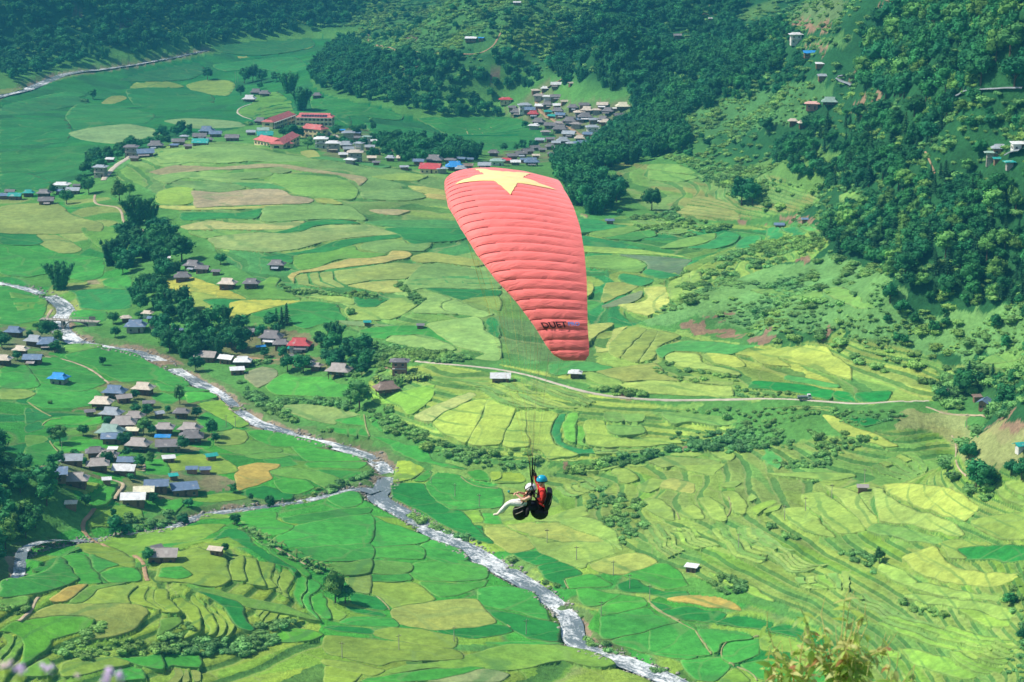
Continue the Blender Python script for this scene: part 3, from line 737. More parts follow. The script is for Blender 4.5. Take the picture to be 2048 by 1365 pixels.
F('N','o7',820,1042,1000,1023,1250,1043,1488,1102,1300,1138,1260,1188,1050,1148,900,1088)
F('N','g6',1265,1160,1330,1135,1480,1115,1512,1188,1350,1192)
F('N','g6',1195,1207,1378,1218,1378,1268,1280,1248)
F('N','g6',1390,1213,1463,1213,1458,1283,1392,1268)
F('N','g6',1475,1208,1518,1208,1545,1298,1470,1278)
F('N','g6',1532,1105,1620,1133,1688,1240,1745,1268,1680,1268,1570,1190)
F('N','td',530,770,680,712,800,742,780,808,650,888,560,830)
F('I','g6',250,882,420,933,560,953,600,1030,720,1058,780,1078,660,1068,480,1018,370,958)
# behind the canopy, to its right
F('K','G5b',180,300,400,312,520,353,700,372,400,418,200,438)
F('K','m7',300,452,500,393,760,373,828,402,650,457,440,487)
F('K','G5b',200,472,430,503,700,563,855,608,600,597,220,567)
F('K','g8',460,492,900,413,998,462,800,517,700,517)
F('K','yg2',220,577,500,593,860,623,1338,692,1000,667,600,657,250,637)
F('K','m7',1030,590,1200,523,1400,473,1598,443,1590,488,1500,537,1320,587,1080,603)
F('K','G5b',1315,597,1500,555,1640,465,1690,433,1800,443,1848,470,1780,547,1560,607)
F('K','G5b',1795,560,1900,483,2048,473,2048,548,1800,607)
F('K','w',620,672,860,683,1348,713,1260,778,1250,848,1050,828,900,808,900,758,800,718)
F('K','G5b',840,870,900,828,1238,858,1050,907)
F('K','G5b',600,900,650,863,978,918,830,987,640,948)
F('K','m7',250,692,500,673,800,723,888,780,800,838,600,828,400,798,260,778)
F('K','o6',480,962,650,953,798,990,680,1057,450,1157,420,1100)
F('K','yb',258,930,338,960,330,1058,270,1088)
F('K','y3',872,1022,1080,993,1118,1130,900,1288,600,1200,800,1162,900,1112)
F('K','yg2',882,1010,1000,970,1085,985,950,1000)
F('K','yg2',1100,1000,1150,945,1250,900,1230,1000,1240,1090,1140,1118)
F('K','yg2',1240,1000,1262,895,1330,868,1330,960,1360,1060,1255,1090)
F('K','yg2',1340,960,1345,862,1440,830,1440,870,1500,985,1375,1058)
F('K','o8',440,1190,840,1033,790,1128,560,1198)
F('C','m7',0,902,150,898,245,938,200,950,0,925)
F('C','m7',0,930,200,956,262,968,150,995,0,982)
for i in range(6):
    a = i/6.0; y0 = 1168 - a*88; y1 = 1178 - a*92; y2 = 1202 - a*92; xl = 145 + a*110; xr = 482 - a*20
    F('C','o9',xl,y0,xl+90,y1,xr,y2,xr,y2-13,xl+110,y1-14,xl+20,y0-12)
F('C','G5b',642,1260,700,1252,758,1300,640,1308)
F('C','G5b',712,1257,800,1243,858,1270,770,1288)
F('C','g8',805,1240,920,1242,898,1262,850,1263)
F('C','m7',1032,1080,1100,1052,1268,1072,1238,1108,1060,1118)
F('H','m7',552,500,700,493,938,493,930,532,780,543,700,538)
F('H','m7',945,503,1060,473,1140,520,1228,580,1150,598,1000,540)
F('H','m7',1780,890,1900,845,2042,803,2042,850,1900,905)
F('H','m7',1850,915,2042,857,2042,900,1900,930)
F('H','l4',940,1182,1000,1177,1100,1232,1200,1262,1358,1350,1280,1350,1060,1278)
F('H','m7',62,1167,250,1157,478,1192,460,1218,350,1238,220,1223,120,1233)
F('H','G6',1082,1195,1160,1183,1160,1205,1140,1228)
F('H','G6',1166,1182,1280,1202,1283,1215,1180,1243,1148,1230)
F('G','yg2',1895,270,1940,255,1990,330,2048,370,2048,410,1960,370,1910,320)
F('G','yg2',1950,252,2048,230,2048,355,1995,310)

# families of narrow terraces: first edge, last edge, how many treads, colour
def TERR(code, n, cols, A, B, gap=0.22):
    A = smooth_poly(survey(code, *A), False, 6); B = smooth_poly(survey(code, *B), False, 6)
    def rs(P, m=14):
        d = np.r_[0, np.cumsum(np.hypot(*np.diff(P, axis=0).T))]; t = np.linspace(0, d[-1], m)
        return np.c_[np.interp(t, d, P[:,0]), np.interp(t, d, P[:,1])]
    A, B = rs(A), rs(B); r = random.Random(n*31+int(A[0,0]))
    for i in range(n):
        a = (i+gap*0.5)/n; b = (i+1-gap*0.5)/n
        wob = np.array([[r.uniform(-1.5,1.5), r.uniform(-1,1)] for _ in range(14)])
        P = np.r_[A+(B-A)*a+wob, (A+(B-A)*b+wob)[::-1]]
        c0 = 0 if r.random() < 0.5 else r.randint(3, 8)        # cross dykes cut some treads in two
        if c0:
            FIELDS.append((cols[i % len(cols)], np.r_[P[:c0], P[28-c0:]])); FIELDS.append((cols[(i+1) % len(cols)], P[c0:28-c0]))
        else: FIELDS.append((cols[i % len(cols)], P))
TERR('Q',6,['m7','l3'],(210,470,260,540,340,560),(560,380,640,430,660,450))
TERR('Q',5,['l3','m7'],(880,770,960,870,1020,960,1120,1060),(1130,780,1180,860,1210,950,1260,1000))
TERR('Q',4,['l3','m3b'],(1140,790,1200,850,1240,930,1330,980),(1340,800,1400,850,1450,900,1560,950))
TERR('Q',6,['l3','m7'],(1490,800,1510,870,1620,950,1700,1050,1900,1090),(1890,810,1920,870,2000,920,2048,950))
TERR('R',5,['m7','l3'],(10,270,60,370,190,460,330,590,470,600),(150,280,210,350,400,460,510,540,680,510))
TERR('R',5,['m7','l3','m5b'],(400,640,420,690,520,720),(800,560,790,650,790,720))
TERR('R',4,['m5b','m7'],(1000,985,1180,1050,1400,1120,1730,1165),(1130,900,1400,950,1700,1040,1970,1075))
TERR('R',3,['m5b','m3b'],(1480,1200,1700,1280,1880,1310),(1760,1160,1880,1210,1990,1180))
TERR('R',3,['m7','m5b'],(770,780,900,870,1060,930),(900,740,1040,830,1160,880))
TERR('I',6,['l5b','m7','l3'],(680,590,830,620,950,700,1050,740),(1080,600,1230,680,1330,720,1420,740))
TERR('I',4,['m7','l3'],(1110,600,1230,650,1330,700,1450,730),(1140,580,1290,620,1400,650,1500,700))
TERR('I',3,['l5b','m7'],(1480,970,1700,970,1980,935),(1500,1010,1750,990,1980,960))
TERR('I',3,['l5b'],(1210,1000,1240,1040,1420,1030),(1090,975,1180,990,1240,1015))
TERR('H',5,['m7','o5'],(880,1150,1010,1160),(640,1140,1000,1120))
TERR('G',5,['m7','l3'],(1210,175,1300,230,1420,245),(1420,80,1480,130,1520,190))
TERR('G',4,['m5b'],(1820,1190,1900,1250,1950,1260),(1900,1130,2000,1150,2040,1150))
TERR('K',5,['m7','p'],(700,330,1000,440,1200,460),(900,240,1190,330,1500,400))
TERR('A',4,['G','m'],(1500,640,1600,600,1700,590),(1480,700,1570,690,1720,670))

# ------------------------------------------------------------ ground cover colours
CV = np.empty(GX.shape + (3,)); CV[:] = lin((92,148,72))
hill = sstep(0.14, 0.3, SLOPE)*sstep(30, 50, ZB); hill = np.maximum(hill, sstep(10, 22, ZB)*sstep(1850, 2000, GY))
CV += (lin((46,98,56)) - CV)*hill[..., None]
def zone(col, code, *c, soft=6.0):
    p = smooth_poly(survey(code, *c)); q = hit(p[:,0], p[:,1])[:, :2]; si, sj = grid_window(q, 8); x, y = GX[si, sj], GY[si, sj]; m = inside(q, x+fbm(x/7, y/7, 3)*soft, y+fbm(x/7+50, y/7, 3)*soft*1.6); CV[si, sj][m] = lin(col)
    return q
zone((30,116,64),'X',0,205,100,165,300,128,410,112,640,75,660,110,620,160,660,195,760,215,850,240,1020,240,1060,250,1120,275,1080,300,980,300,860,300,780,290,700,270,560,240,440,265,330,285,250,310,190,350,90,370,0,380)  # far valley ground, its green darkened to stand for cloud shade
zone((104,164,90),'X',240,330,330,290,480,285,560,300,700,320,860,345,900,360,930,430,1180,440,1180,700,900,705,700,660,600,640,580,610,520,560,450,520,400,460,330,400,280,370)
zone((72,150,66),'X',0,400,100,390,230,400,260,470,240,560,150,580,0,560)
zone((58,148,62),'X',0,570,120,620,100,640,0,640)
zone((66,150,62),'X',0,720,200,690,400,790,500,860,700,920,740,950,600,990,450,980,380,1010,200,1020,120,930,0,890)
zone((96,160,66),'X',200,1060,400,1040,700,990,900,1090,1120,1230,1120,1280,700,1290,560,1260,400,1130,300,1100)
zone((112,168,74),'X',0,1200,150,1160,400,1150,640,1240,600,1300,1300,1340,1330,1365,0,1365)
zone((98,160,70),'X',1180,1240,1400,1150,1560,1230,1700,1300,1760,1365,1400,1365)
zone((130,172,84),'X',900,920,1150,940,1420,900,1560,890,1850,860,1950,950,2048,960,2048,1365,1800,1365,1600,1220,1380,1150,1200,1130,1040,1080,900,1010,860,940)
zone((136,182,88),'X',740,760,860,730,1000,750,1200,790,1420,830,1460,870,1380,890,1150,920,900,900,780,820)
zone((140,176,88),'X',1170,620,1300,650,1500,690,1740,680,1900,740,1880,800,1500,795,1250,780,1160,740)
zone((92,150,78),'X',1170,440,1300,440,1500,450,1640,450,1560,500,1400,560,1290,640,1180,640)
zone((132,176,82),'X',1250,620,1330,560,1420,510,1560,470,1650,460,1640,500,1520,540,1400,590,1290,640)
zone((94,142,72),'X',1230,335,1300,330,1380,345,1390,370,1300,390)
zone((104,148,76),'X',1400,370,1500,330,1640,300,1680,340,1600,400,1480,440)
zone((112,162,92),'X',1300,645,1330,610,1400,575,1480,545,1560,530,1650,520,1760,545,1800,600,1880,625,2080,600,2080,700,1900,712,1780,722,1730,690,1680,668,1560,665,1500,660,1400,640)
zone((82,132,74),'C',300,560,900,440,1000,470,820,640,700,700,500,720,200,760,0,820,0,640)
zone((76,128,70),'X',750,60,800,20,960,0,1130,0,1150,60,1180,110,1000,105,860,100,770,95)
zone((104,134,84),'C',760,130,860,0,1060,0,1040,70,980,120,850,110)
zone((90,132,70),'C',490,90,580,20,700,0,660,60,520,110)
zone((92,138,76),'C',820,240,960,215,1100,200,1060,260,950,275)
zone((146,160,102),'H',1380,1170,1500,1150,1700,1200,1760,1300,1700,1365,1400,1340,1350,1250)
zone((156,158,106),'H',1780,1280,2042,1200,2042,1365,1800,1365)
zone((152,162,102),'G',1530,0,1700,0,2048,30,2048,230,1880,200,1700,250,1560,130)
for c in [ # bare red soil and scree
 ('H',790,290,830,250,880,235,890,330,850,335),('H',185,690,230,675,350,700,420,720,510,745,400,750,240,735),('H',300,645,380,635,440,650,380,662),('H',555,770,600,725,690,710,680,760,620,778),('H',900,730,960,690,980,720,930,745),
 ('C',460,1170,500,1140,560,1150,565,1200,500,1240,470,1215),('C',790,110,900,108,975,125,960,180,850,150,800,140),('C',1110,560,1180,510,1250,520,1260,580,1180,580),('C',1080,450,1130,400,1155,420,1120,470),('C',845,255,900,245,985,285,960,305,900,270),
 ('C',640,1165,830,1190,840,1210,660,1180),('C',800,1215,950,1220,940,1240,800,1232),('C',590,1245,630,1240,640,1265,600,1262),('B',1735,180,1890,170,1860,250,1760,260),('B',1080,390,1160,400,1175,450,1120,430),('B',555,220,680,200,670,250,580,250),
 ('B',600,410,720,330,740,330,640,430),('A',690,150,750,110,790,180,730,190),('A',430,40,500,50,490,70,440,60),('S',390,670,600,705,605,730,430,700),('F',1290,150,1330,150,1330,215,1300,215),('S',870,1000,960,980,990,1015,900,1035),('T',1295,770,1400,780,1500,740,1620,640,1640,700,1580,770,1450,830,1320,865),
 ('I',330,510,380,500,370,535,320,530),('G',980,588,1100,600,1220,640,1100,640,1010,610),('H',1880,1190,1980,1175,2042,1200,1950,1240),('K',180,250,250,245,310,300,200,285),('G',1460,1150,1560,1180,1590,1220,1480,1190),('A',1330,80,1390,90,1390,120,1350,110),('C',1230,20,1350,0,1330,70,1260,70),('C',300,10,350,20,340,80,280,70),
 ('B',660,90,740,60,760,80,680,120),('D',500,320,560,322,590,345,520,350),('N',1220,300,1420,0,1430,0,1240,320) if False else ('Q',240,285,300,280,300,340,250,330)]:
    zone((150,126,102) if c[0] not in 'BA' else (110,100,86), *c)
zone((128,120,104),'K',1258,800,1350,715,1365,725,1275,820)

def yard(col, code, *c):
    p = smooth_poly(survey(code, *c)); q = hit(p[:,0], p[:,1])[:, :2]; si, sj = grid_window(q, 8); x, y = GX[si, sj], GY[si, sj]; m = inside(q, x+fbm(x/7, y/7, 3)*8, y+fbm(x/7+50, y/7, 3)*10) & (FID[si, sj] < 0)
    C_ = CV[si, sj]; k = np.clip(0.75+fbm(x/9, y/9, 3)*1.1, 0, 1)[..., None]; C_[m] = (C_*(1-k)+lin(col)*k)[m]; CV[si, sj] = C_
# ------------------------------------------------------------ rivers: bed, water, banks
def polyline(code, *c, step=8):
    p = smooth_poly(survey(code, *c), False, step); return hit(p[:,0], p[:,1])
def smooth1(a, k):
    ker = np.ones(k)/k; return np.convolve(np.pad(a, k//2, mode='edge'), ker, 'valid')[:len(a)]
RIVERS = []
ZT = ZB.copy()                               # terrain heights with everything cut in
def river(name, label_w, wid, pts, z_end=None, mono=True):
    P = polyline('X', *pts); Z = smooth1(P[:,2], 31)
    Z = np.minimum.accumulate(Z) if mono else Z
    W = np.interp(np.linspace(0, 1, len(P)), np.linspace(0, 1, len(wid)), wid)
    Wp = 0.82*W/np.array([ppm(p) for p in P])     # widths were read in pixels across the view
    pl = P[:, :2]; i = 0
    seg = max(1, len(pl)//12)
    for a in range(0, len(pl)-1, seg):
        sub = pl[a:a+seg+1]; si, sj = grid_window(sub, 40)
        if si.stop <= si.start: continue
        d = line_dist(sub, GX[si, sj], GY[si, sj]); hw = Wp[a:a+seg+1].mean()/2; zw = Z[a:a+seg+1].mean() - 0.9
        wob = fbm(GX[si, sj]/9, GY[si, sj]/9, 3)*2.2
        bed = zw - 0.9 + np.maximum(0, d-hw)*0.55 + np.maximum(0, wob)*0.6
        ZT[si, sj] = np.where(d < hw+9, np.minimum(ZT[si, sj], np.maximum(bed, zw-1.2)), ZT[si, sj])
        m = d < hw+2.6+wob*1.6; CV[si, sj][m] = lin((150,136,112))
        m = (d >= hw+2.6+wob*1.6) & (d < hw+6.5+wob*2.5); CV[si, sj][m] = lin((104,138,78))
    RIVERS.append((name, P, Z-0.9, Wp))
river('river','',[22,30,38,44,34,24,34,30,36,44,60,44,40,52,50,50,62], [-60,548,0,566,60,578,110,597,132,620,118,645,125,662,160,680,220,694,300,712,360,745,420,775,450,793,480,820,520,845,600,872,690,893,750,918,775,945,765,975,755,990,800,1020,880,1068,960,1110,1040,1155,1100,1195,1140,1235,1150,1275,1185,1300,1250,1318,1330,1352,1400,1390,1480,1430,1560,1475])
river('stream','',[15,16,14,12,11,16,22,22,18,15,14,20,28], [-40,1180,0,1148,50,1112,110,1090,150,1083,200,1077,260,1066,330,1057,372,1040,420,1024,500,1013,600,1000,660,986,720,974,752,982], mono=False)
river('far_river','',[18,22,26,22,12,10,12,10], [-40,205,0,193,50,180,90,160,130,148,200,139,260,130,320,119,370,108,405,100,412,98], mono=False)
def water_mat():
    m, n, b = new_mat('rushing_water')
    uv = N(n, 'ShaderNodeAttribute', attribute_name='Flow').outputs['Vector']
    P = wpos(n)
    mp = N(n, 'ShaderNodeMapping'); n.links.new(uv, mp.inputs['Vector']); mp.inputs['Scale'].default_value = (0.16, 0.42, 1)
    f1 = noise(n, 1.0, 6, 0.7, vec=mp.outputs[0], dist=0.6); f2 = noise(n, 0.9, 5, 0.75, vec=P)
    s = N(n, 'ShaderNodeMath', operation='ADD'); n.links.new(f1, s.inputs[0]); n.links.new(mul(n, f2, 0.75), s.inputs[1])
    lo = maprange(n, noise(n, 0.035, 3, vec=P), 0.35, 0.65, -0.14, 0.14); s2 = N(n, 'ShaderNodeMath', operation='ADD'); n.links.new(s.outputs[0], s2.inputs[0]); n.links.new(lo, s2.inputs[1])
    foam = maprange(n, s2.outputs[0], 0.83, 1.04, 0, 1)
    n.links.new(mixcol(n, foam, lin((118,130,136)), lin((244,246,244))), b.inputs['Base Color'])
    n.links.new(maprange(n, foam, 0, 1, 0.22, 0.75), b.inputs['Roughness']); b.inputs['Specular IOR Level'].default_value = 0.4
    bump(n, b, s.outputs[0], 0.9, 0.5); return m
M_WATER = water_mat()
for name, P, Z, W in RIVERS:
    T = np.gradient(P[:, :2], axis=0); T = np.c_[smooth1(T[:,0], 7), smooth1(T[:,1], 7)]; T /= np.linalg.norm(T, axis=1)[:, None]+1e-9; Nn = np.c_[-T[:,1], T[:,0]]
    S = np.r_[0, np.cumsum(np.hypot(*np.diff(P[:, :2], axis=0).T))]; k = 9; V = []; U = []
    for i in range(len(P)):
        for j in range(k):
            t = j/(k-1)-0.5; o = t*(W[i]+2.0)
            V.append((P[i,0]+Nn[i,0]*o, P[i,1]+Nn[i,1]*o, Z[i] + 0.22*float(vnoise(np.array([S[i]/2.3]), np.array([o/1.7]))[0]))); U.append((S[i], o, 0))
    Fq = np.array([(i*k+j, i*k+j+1, (i+1)*k+j+1, (i+1)*k+j) for i in range(len(P)-1) for j in range(k-1)])
    me = mesh_np(name, np.array(V), Fq, True); a = me.attributes.new('Flow', 'FLOAT_VECTOR', 'POINT'); a.data.foreach_set('vector', np.array(U, np.float32).ravel())
    tag(link(name, me, M_WATER), {'river':'grey white-foamed river winding through the valley towards the lower edge','stream':'narrow side stream joining the river from the left','far_river':'far river glinting at the foot of the distant hill'}[name], None, None, 'structure')

# ------------------------------------------------------------ crop fields cut into the terrain
ENV = np.array([0.0])
def inset_poly(Q, d):
    a = np.roll(Q, 1, 0); b = np.roll(Q, -1, 0); t = b-a; t /= np.linalg.norm(t, axis=1)[:, None]+1e-9
    nrm = np.c_[-t[:,1], t[:,0]]; A = 0.5*np.sum(Q[:,0]*np.roll(Q[:,1], -1)-np.roll(Q[:,0], -1)*Q[:,1])
    return Q + nrm*(d if A > 0 else -d)
BUND = 0.7
def tri_field(Q, sx, sy):
    x0, y0 = Q.min(0); x1, y1 = Q.max(0); pts = []
    gx = np.arange(x0+sx*0.5, x1, sx); gy = np.arange(y0+sy*0.5, y1, sy)
    if len(gx)*len(gy) and len(gx)*len(gy) < 9000:
        X, Y = np.meshgrid(gx, gy); m = inside(inset_poly(Q, max(BUND*1.5, min(sx, sy)*0.4)), X, Y); pts = np.c_[X[m], Y[m]]
    R1 = inset_poly(Q, BUND); R1 = R1[inside(Q, R1[:,0], R1[:,1]) & (line_dist(np.r_[Q, Q[:1]], R1[:,0], R1[:,1]) > BUND*0.6)]
    V = [Vector(q) for q in Q] + [Vector(p) for p in R1] + [Vector(p) for p in pts]; n = len(Q)
    r = mgeo.delaunay_2d_cdt(V, [], [list(range(n))], 1, 1e-4)
    return np.array([tuple(v) for v in r[0]]), [list(f) for f in r[2]]
built = []
for k, (col, P) in enumerate(FIELDS):
    S = smooth_poly(P, True, 6.0, 0.45); W3 = hit(S[:,0], S[:,1]); Q = W3[:, :2]
    if np.max(np.hypot(*np.diff(Q, axis=0).T)) > 220: print('field jump', k, col); 
    D = float(np.median(Q[:,1])); A_px = 0.5*abs(np.sum(S[:,0]*np.roll(S[:,1],-1)-np.roll(S[:,0],-1)*S[:,1]))
    Q = inset_poly(Q, -0.25 if A_px > 900 else 0.05)
    Q = Q + np.c_[fbm(Q[:,0]/6, Q[:,1]/6, 2), fbm(Q[:,0]/6+40, Q[:,1]/6, 2)]*1.3
    zc = float(np.median(ground(Q[:,0], Q[:,1])))
    ext = np.ptp(ground(Q[:,0], Q[:,1])); siz = math.sqrt(max(1.0, np.ptp(Q[:,0])*np.ptp(Q[:,1]))); kk = 0.97 if ext/siz < 0.06 else 0.86 if ext/siz < 0.13 or A_px > 3500 else (0.55 if ext < 7 else 0.8)
    built.append(dict(k=k, col=col, Q=Q, D=D, A=A_px, zc=zc, kk=kk, sl=ext/siz))
def field_z(b, x, y):
    g = ground(x, y); return g - np.clip((1-b['kk'])*(g-b['zc']), -1.1, 1.1) + 0.03 + 0.0004*b['k']
FID = np.full(GX.shape, -1, np.int16)
for b in built:
    si, sj, m = paint(b['Q'])
    if m.any():
        z = field_z(b, GX[si, sj], GY[si, sj]); er = m.copy(); er[1:] &= m[:-1]; er[:-1] &= m[1:]; er[:, 1:] &= m[:, :-1]; er[:, :-1] &= m[:, 1:]; Z_ = ZT[si, sj]; Z_[m] = z[m]-0.05; Z_[er] = z[er]-0.25; ZT[si, sj] = Z_; FID[si, sj][m] = b['k']
M_BANK = M_GROUND

# unsurveyed fields in between: an irregular patchwork of crops with grassy bunds, terraced where the ground slopes
TSTEP = 1.7; TU = (ZB + fbm(GX/30, GY/30, 2)*0.9)/TSTEP; TA = (GX*0.9 + GY*0.35 + fbm(GX/50, GY/50, 2)*40)/30.0; TMASK = np.zeros(GX.shape)
_sx, _sy = rng.random((256, 256)), rng.random((256, 256))
def patchwork(pal, sx, sy, step, code, *c, line=(116,146,86), lw=1.1):
    p = smooth_poly(survey(code, *c)); q = hit(p[:,0], p[:,1])[:, :2]; si, sj, m = paint(q); m &= FID[si, sj] < 0
    if not m.any(): return
    x, y = GX[si, sj][m], GY[si, sj][m]; g = ZB[si, sj][m]
    wx = x + fbm(x/55, y/55, 3)*38; wy = y + fbm(x/60+9, y/60+4, 3)*34
    if step: wy = wy*0.35 + g*sy*0.8/step             # follow the contours
    a, b = wx/sx, wy/sy; ia, ib = np.floor(a).astype(int), np.floor(b).astype(int)
    f1 = np.full(a.shape, 9.0); f2 = f1.copy(); cid = np.zeros(a.shape, int)
    for da in (-1, 0, 1):
        for db in (-1, 0, 1):
            ca, cb = ia+da, ib+db; d = np.hypot(ca+0.15+0.7*_sx[ca & 255, cb & 255]-a, cb+0.15+0.7*_sy[ca & 255, cb & 255]-b)
            n1 = d < f1; f2 = np.where(n1, f1, np.minimum(f2, d)); cid = np.where(n1, (ca*7919+cb*104729) & 0xffff, cid); f1 = np.where(n1, d, f1)
    P_ = np.array([lin(PAL[k]) for k in pal]); col = P_[cid % len(pal)]*(0.93+0.14*((cid*37) % 101)/100.0)[:, None]
    e = np.clip(1-(f2-f1)*min(sx, sy)/(2*lw), 0, 1); col = col + (lin(line)-col)*(e*(0.15 if step else 0.75))[:, None]
    CVs = CV[si, sj]; CVs[m] = col; CV[si, sj] = CVs
    if step:
        T_ = TMASK[si, sj]; T_[m] = 1.0; TMASK[si, sj] = T_; u = TU[si, sj][m]; f = u-np.floor(u); Z_ = ZT[si, sj]; Z_[m] += 0.8*TSTEP*(np.floor(u)+sstep(0.68, 1.0, f)-u); ZT[si, sj] = Z_
patchwork(['d','G','d2','G2','g2','G'],46,34,0,'X',0,205,100,165,300,128,410,112,640,75,660,110,620,160,660,195,760,215,850,240,1020,240,1060,250,1120,275,1080,300,980,300,860,300,780,290,700,270,560,240,440,265,330,285,250,310,190,350,90,370,0,380,line=(58,128,74))  # far valley patchwork: cloud shade is part of these dark crop colours
patchwork(['p','m7','l','p2','g3','p','L'],60,26,1.6,'X',232,350,330,290,480,285,560,300,700,320,860,345,900,360,930,430,1180,440,1180,700,900,705,700,660,600,640,580,610,520,560,450,520,400,460,330,400,280,370,line=(112,150,90))
patchwork(['g','m','m2','G4','Lk'],34,24,0,'X',0,400,100,390,230,400,260,470,240,600,150,640,0,640,line=(112,150,88))
patchwork(['g','g5','G','m','g'],30,22,0,'X',0,720,100,690,200,690,400,790,500,860,700,920,740,950,600,990,450,980,380,1010,200,1020,120,930,0,890)
patchwork(['g6','g5','m3','g6b'],26,20,0,'X',100,1070,400,1040,700,990,900,1090,1120,1230,1120,1280,700,1290,560,1260,480,1110,300,1120,0,1200)
patchwork(['m5','o3','m3','o4b','yg3'],26,16,1.5,'X',0,1190,150,1160,300,1130,440,1085,640,1200,640,1250,700,1290,1300,1320,1340,1365,0,1365,line=(96,142,72))
patchwork(['g6','g5','G5','m3b'],24,18,0,'X',1180,1240,1330,1180,1560,1230,1700,1300,1760,1365,1400,1365,1240,1290)
patchwork(['m3b','l3','m7','g6'],24,18,0,'X',780,940,900,950,1100,1000,1250,1090,1330,1180,1180,1220,960,1100,800,1000)
patchwork(['l3','m7','l3','m5b','m7','o5'],24,15,1.7,'X',1100,950,1420,900,1560,890,1850,860,1950,950,2048,960,2048,1365,1760,1365,1600,1220,1380,1150,1250,1090,1120,1010,line=(92,138,72))
patchwork(['l5','l5b','m7','l3'],30,16,1.5,'X',740,760,860,730,1000,750,1200,790,1420,830,1460,870,1380,890,1150,920,900,900,780,820,line=(128,160,90))
patchwork(['l4','yg2','l3','o6b','m7'],40,18,1.5,'X',1170,620,1300,655,1500,690,1740,680,1900,740,1880,800,1500,795,1250,780,1000,730,1160,740)
patchwork(['m7','g8','G5b','l3'],34,24,1.6,'X',1170,440,1300,440,1500,450,1640,450,1560,480,1400,540,1290,640,1180,640)
patchwork(['l3','yg2','m7'],26,12,1.5,'X',1250,620,1330,560,1420,510,1560,470,1650,460,1640,500,1520,540,1400,590,1290,640)
patchwork(['m7','o9','p'],30,10,1.6,'X',1230,335,1300,330,1400,350,1500,340,1640,400,1480,440,1300,420)
patchwork(['m7','o5','m7'],20,10,1.6,'H',1560,930,1800,880,2042,790,2042,930,1700,1000)

# trodden yards and gardens round the houses
yard((128,134,90),'M',560,120,900,100,1250,140,1300,260,1640,330,1680,560,1700,680,1420,760,1200,760,1100,900,700,960,330,980,120,960,120,900,300,760,560,700,580,600,640,500,520,380)
yard((136,134,98),'M',1000,980,1450,880,1780,900,1900,1060,1700,1120,1300,1180,860,1200,840,1100)
yard((120,130,90),'L',0,600,120,560,260,600,620,680,620,800,460,920,0,960)
yard((118,128,88),'P',250,380,560,120,800,60,780,260,1160,280,1540,270,1500,440,1240,640,1100,800,620,900,100,920,200,800,560,720,480,560)
yard((122,130,88),'O',1400,340,1700,290,2000,340,2048,620,1700,620,1480,560)
yard((126,128,88),'N',480,380,880,400,1120,520,1060,620,1500,740,1400,800,1150,760,800,660,600,700,120,640,300,560)

nr, nc = GX.shape
V = np.stack([GX, GY, ZT], -1).reshape(-1, 3)
idx = np.arange(nr*nc).reshape(nr, nc); Fq = np.stack([idx[:-1,:-1], idx[:-1,1:], idx[1:,1:], idx[1:,:-1]], -1).reshape(-1, 4)
me = mesh_np('terrain', V, Fq, True); point_color(me, CV.reshape(-1, 3))
for nm, arr in (('Tread', TU), ('Along', TA), ('Terraced', TMASK)): me.attributes.new(nm, 'FLOAT', 'POINT').data.foreach_set('value', arr.astype(np.float32).ravel())
terrain = tag(link('terrain', me, M_GROUND), 'green terraced valley floor and hillsides', None, None, 'structure')
def surf(x, y): return hgrid(ZT, np.asarray(x, float), np.asarray(y, float))
# the land beyond both sides of the view, coarser, rising into hills
for sg_ in (-1, 1):
    ri = np.unique(np.r_[np.arange(0, nr, 12), nr-1]); tt = np.r_[0.2895, np.linspace(0.305, 0.62, 22)]; yy = YS[ri]; XX = sg_*tt[None]*yy[:, None]; YY = np.repeat(yy[:, None], len(tt), 1)
    e0 = ZT[ri, 0 if sg_ < 0 else -1][:, None]; kf = sstep(0.29, 0.42, tt)[None]; z_ = e0 + kf*(18 + fbm(XX/160, YY/160, 4)*70 + 55*sstep(0.33, 0.6, tt)[None]) - 0.4*(tt[None] < 0.29); z_ = np.minimum(z_, 250)
    ii_ = np.arange(z_.size).reshape(z_.shape); me = mesh_np('outlying_hills', np.stack([XX, YY, z_], -1).reshape(-1, 3), np.stack([ii_[:-1,:-1], ii_[:-1,1:], ii_[1:,1:], ii_[1:,:-1]], -1).reshape(-1, 4)[:, ::sg_], True)
    point_color(me, np.tile(lin((58,112,64)), (z_.size, 1))); tag(link('outlying_hills', me, M_GROUND), 'green hills beyond the sides of the valley', None, None, 'structure')
# nearby hillside that falls away below the view point, outside the picture except for what grows on it
rows = np.r_[np.linspace(-40, 20, 25), np.geomspace(21, 576, 60)]; cols_ = np.linspace(-1, 1, 81)
X = cols_[None]*(60+0.29*np.abs(rows[:, None]))*1.0; Y = np.repeat(rows[:, None], 81, 1)
top = 267.6 - np.where(Y > 1.0, 0.42*(Y-1.0), 0.02*(Y-1.0)); low = 22 + 0*Y
mixf = sstep(250, 576, Y); prof = np.where(Y < 24, top, 257.9 - (Y-24)*0.80); prof = np.maximum(prof, 14+ (576-Y)*0.02)
zt = prof + fbm(X/14, Y/14, 4)*np.clip((Y-6)*0.06, 0, 4); join = ground(np.clip(X, -0.288*576, 0.288*576), np.full_like(X, 576.0))-0.6
zt = zt*(1-mixf) + join*mixf
V = np.stack([X, Y, zt], -1).reshape(-1, 3); n1 = len(rows); ii = np.arange(n1*81).reshape(n1, 81)
me = mesh_np('hillside', V, np.stack([ii[:-1,:-1], ii[:-1,1:], ii[1:,1:], ii[1:,:-1]], -1).reshape(-1, 4), True)
point_color(me, np.tile(lin((86,140,70)), (len(V), 1))); tag(link('hillside', me, M_GROUND), 'steep grassy slope falling from the lookout', None, None, 'structure')
NEAR = (X, Y, zt)
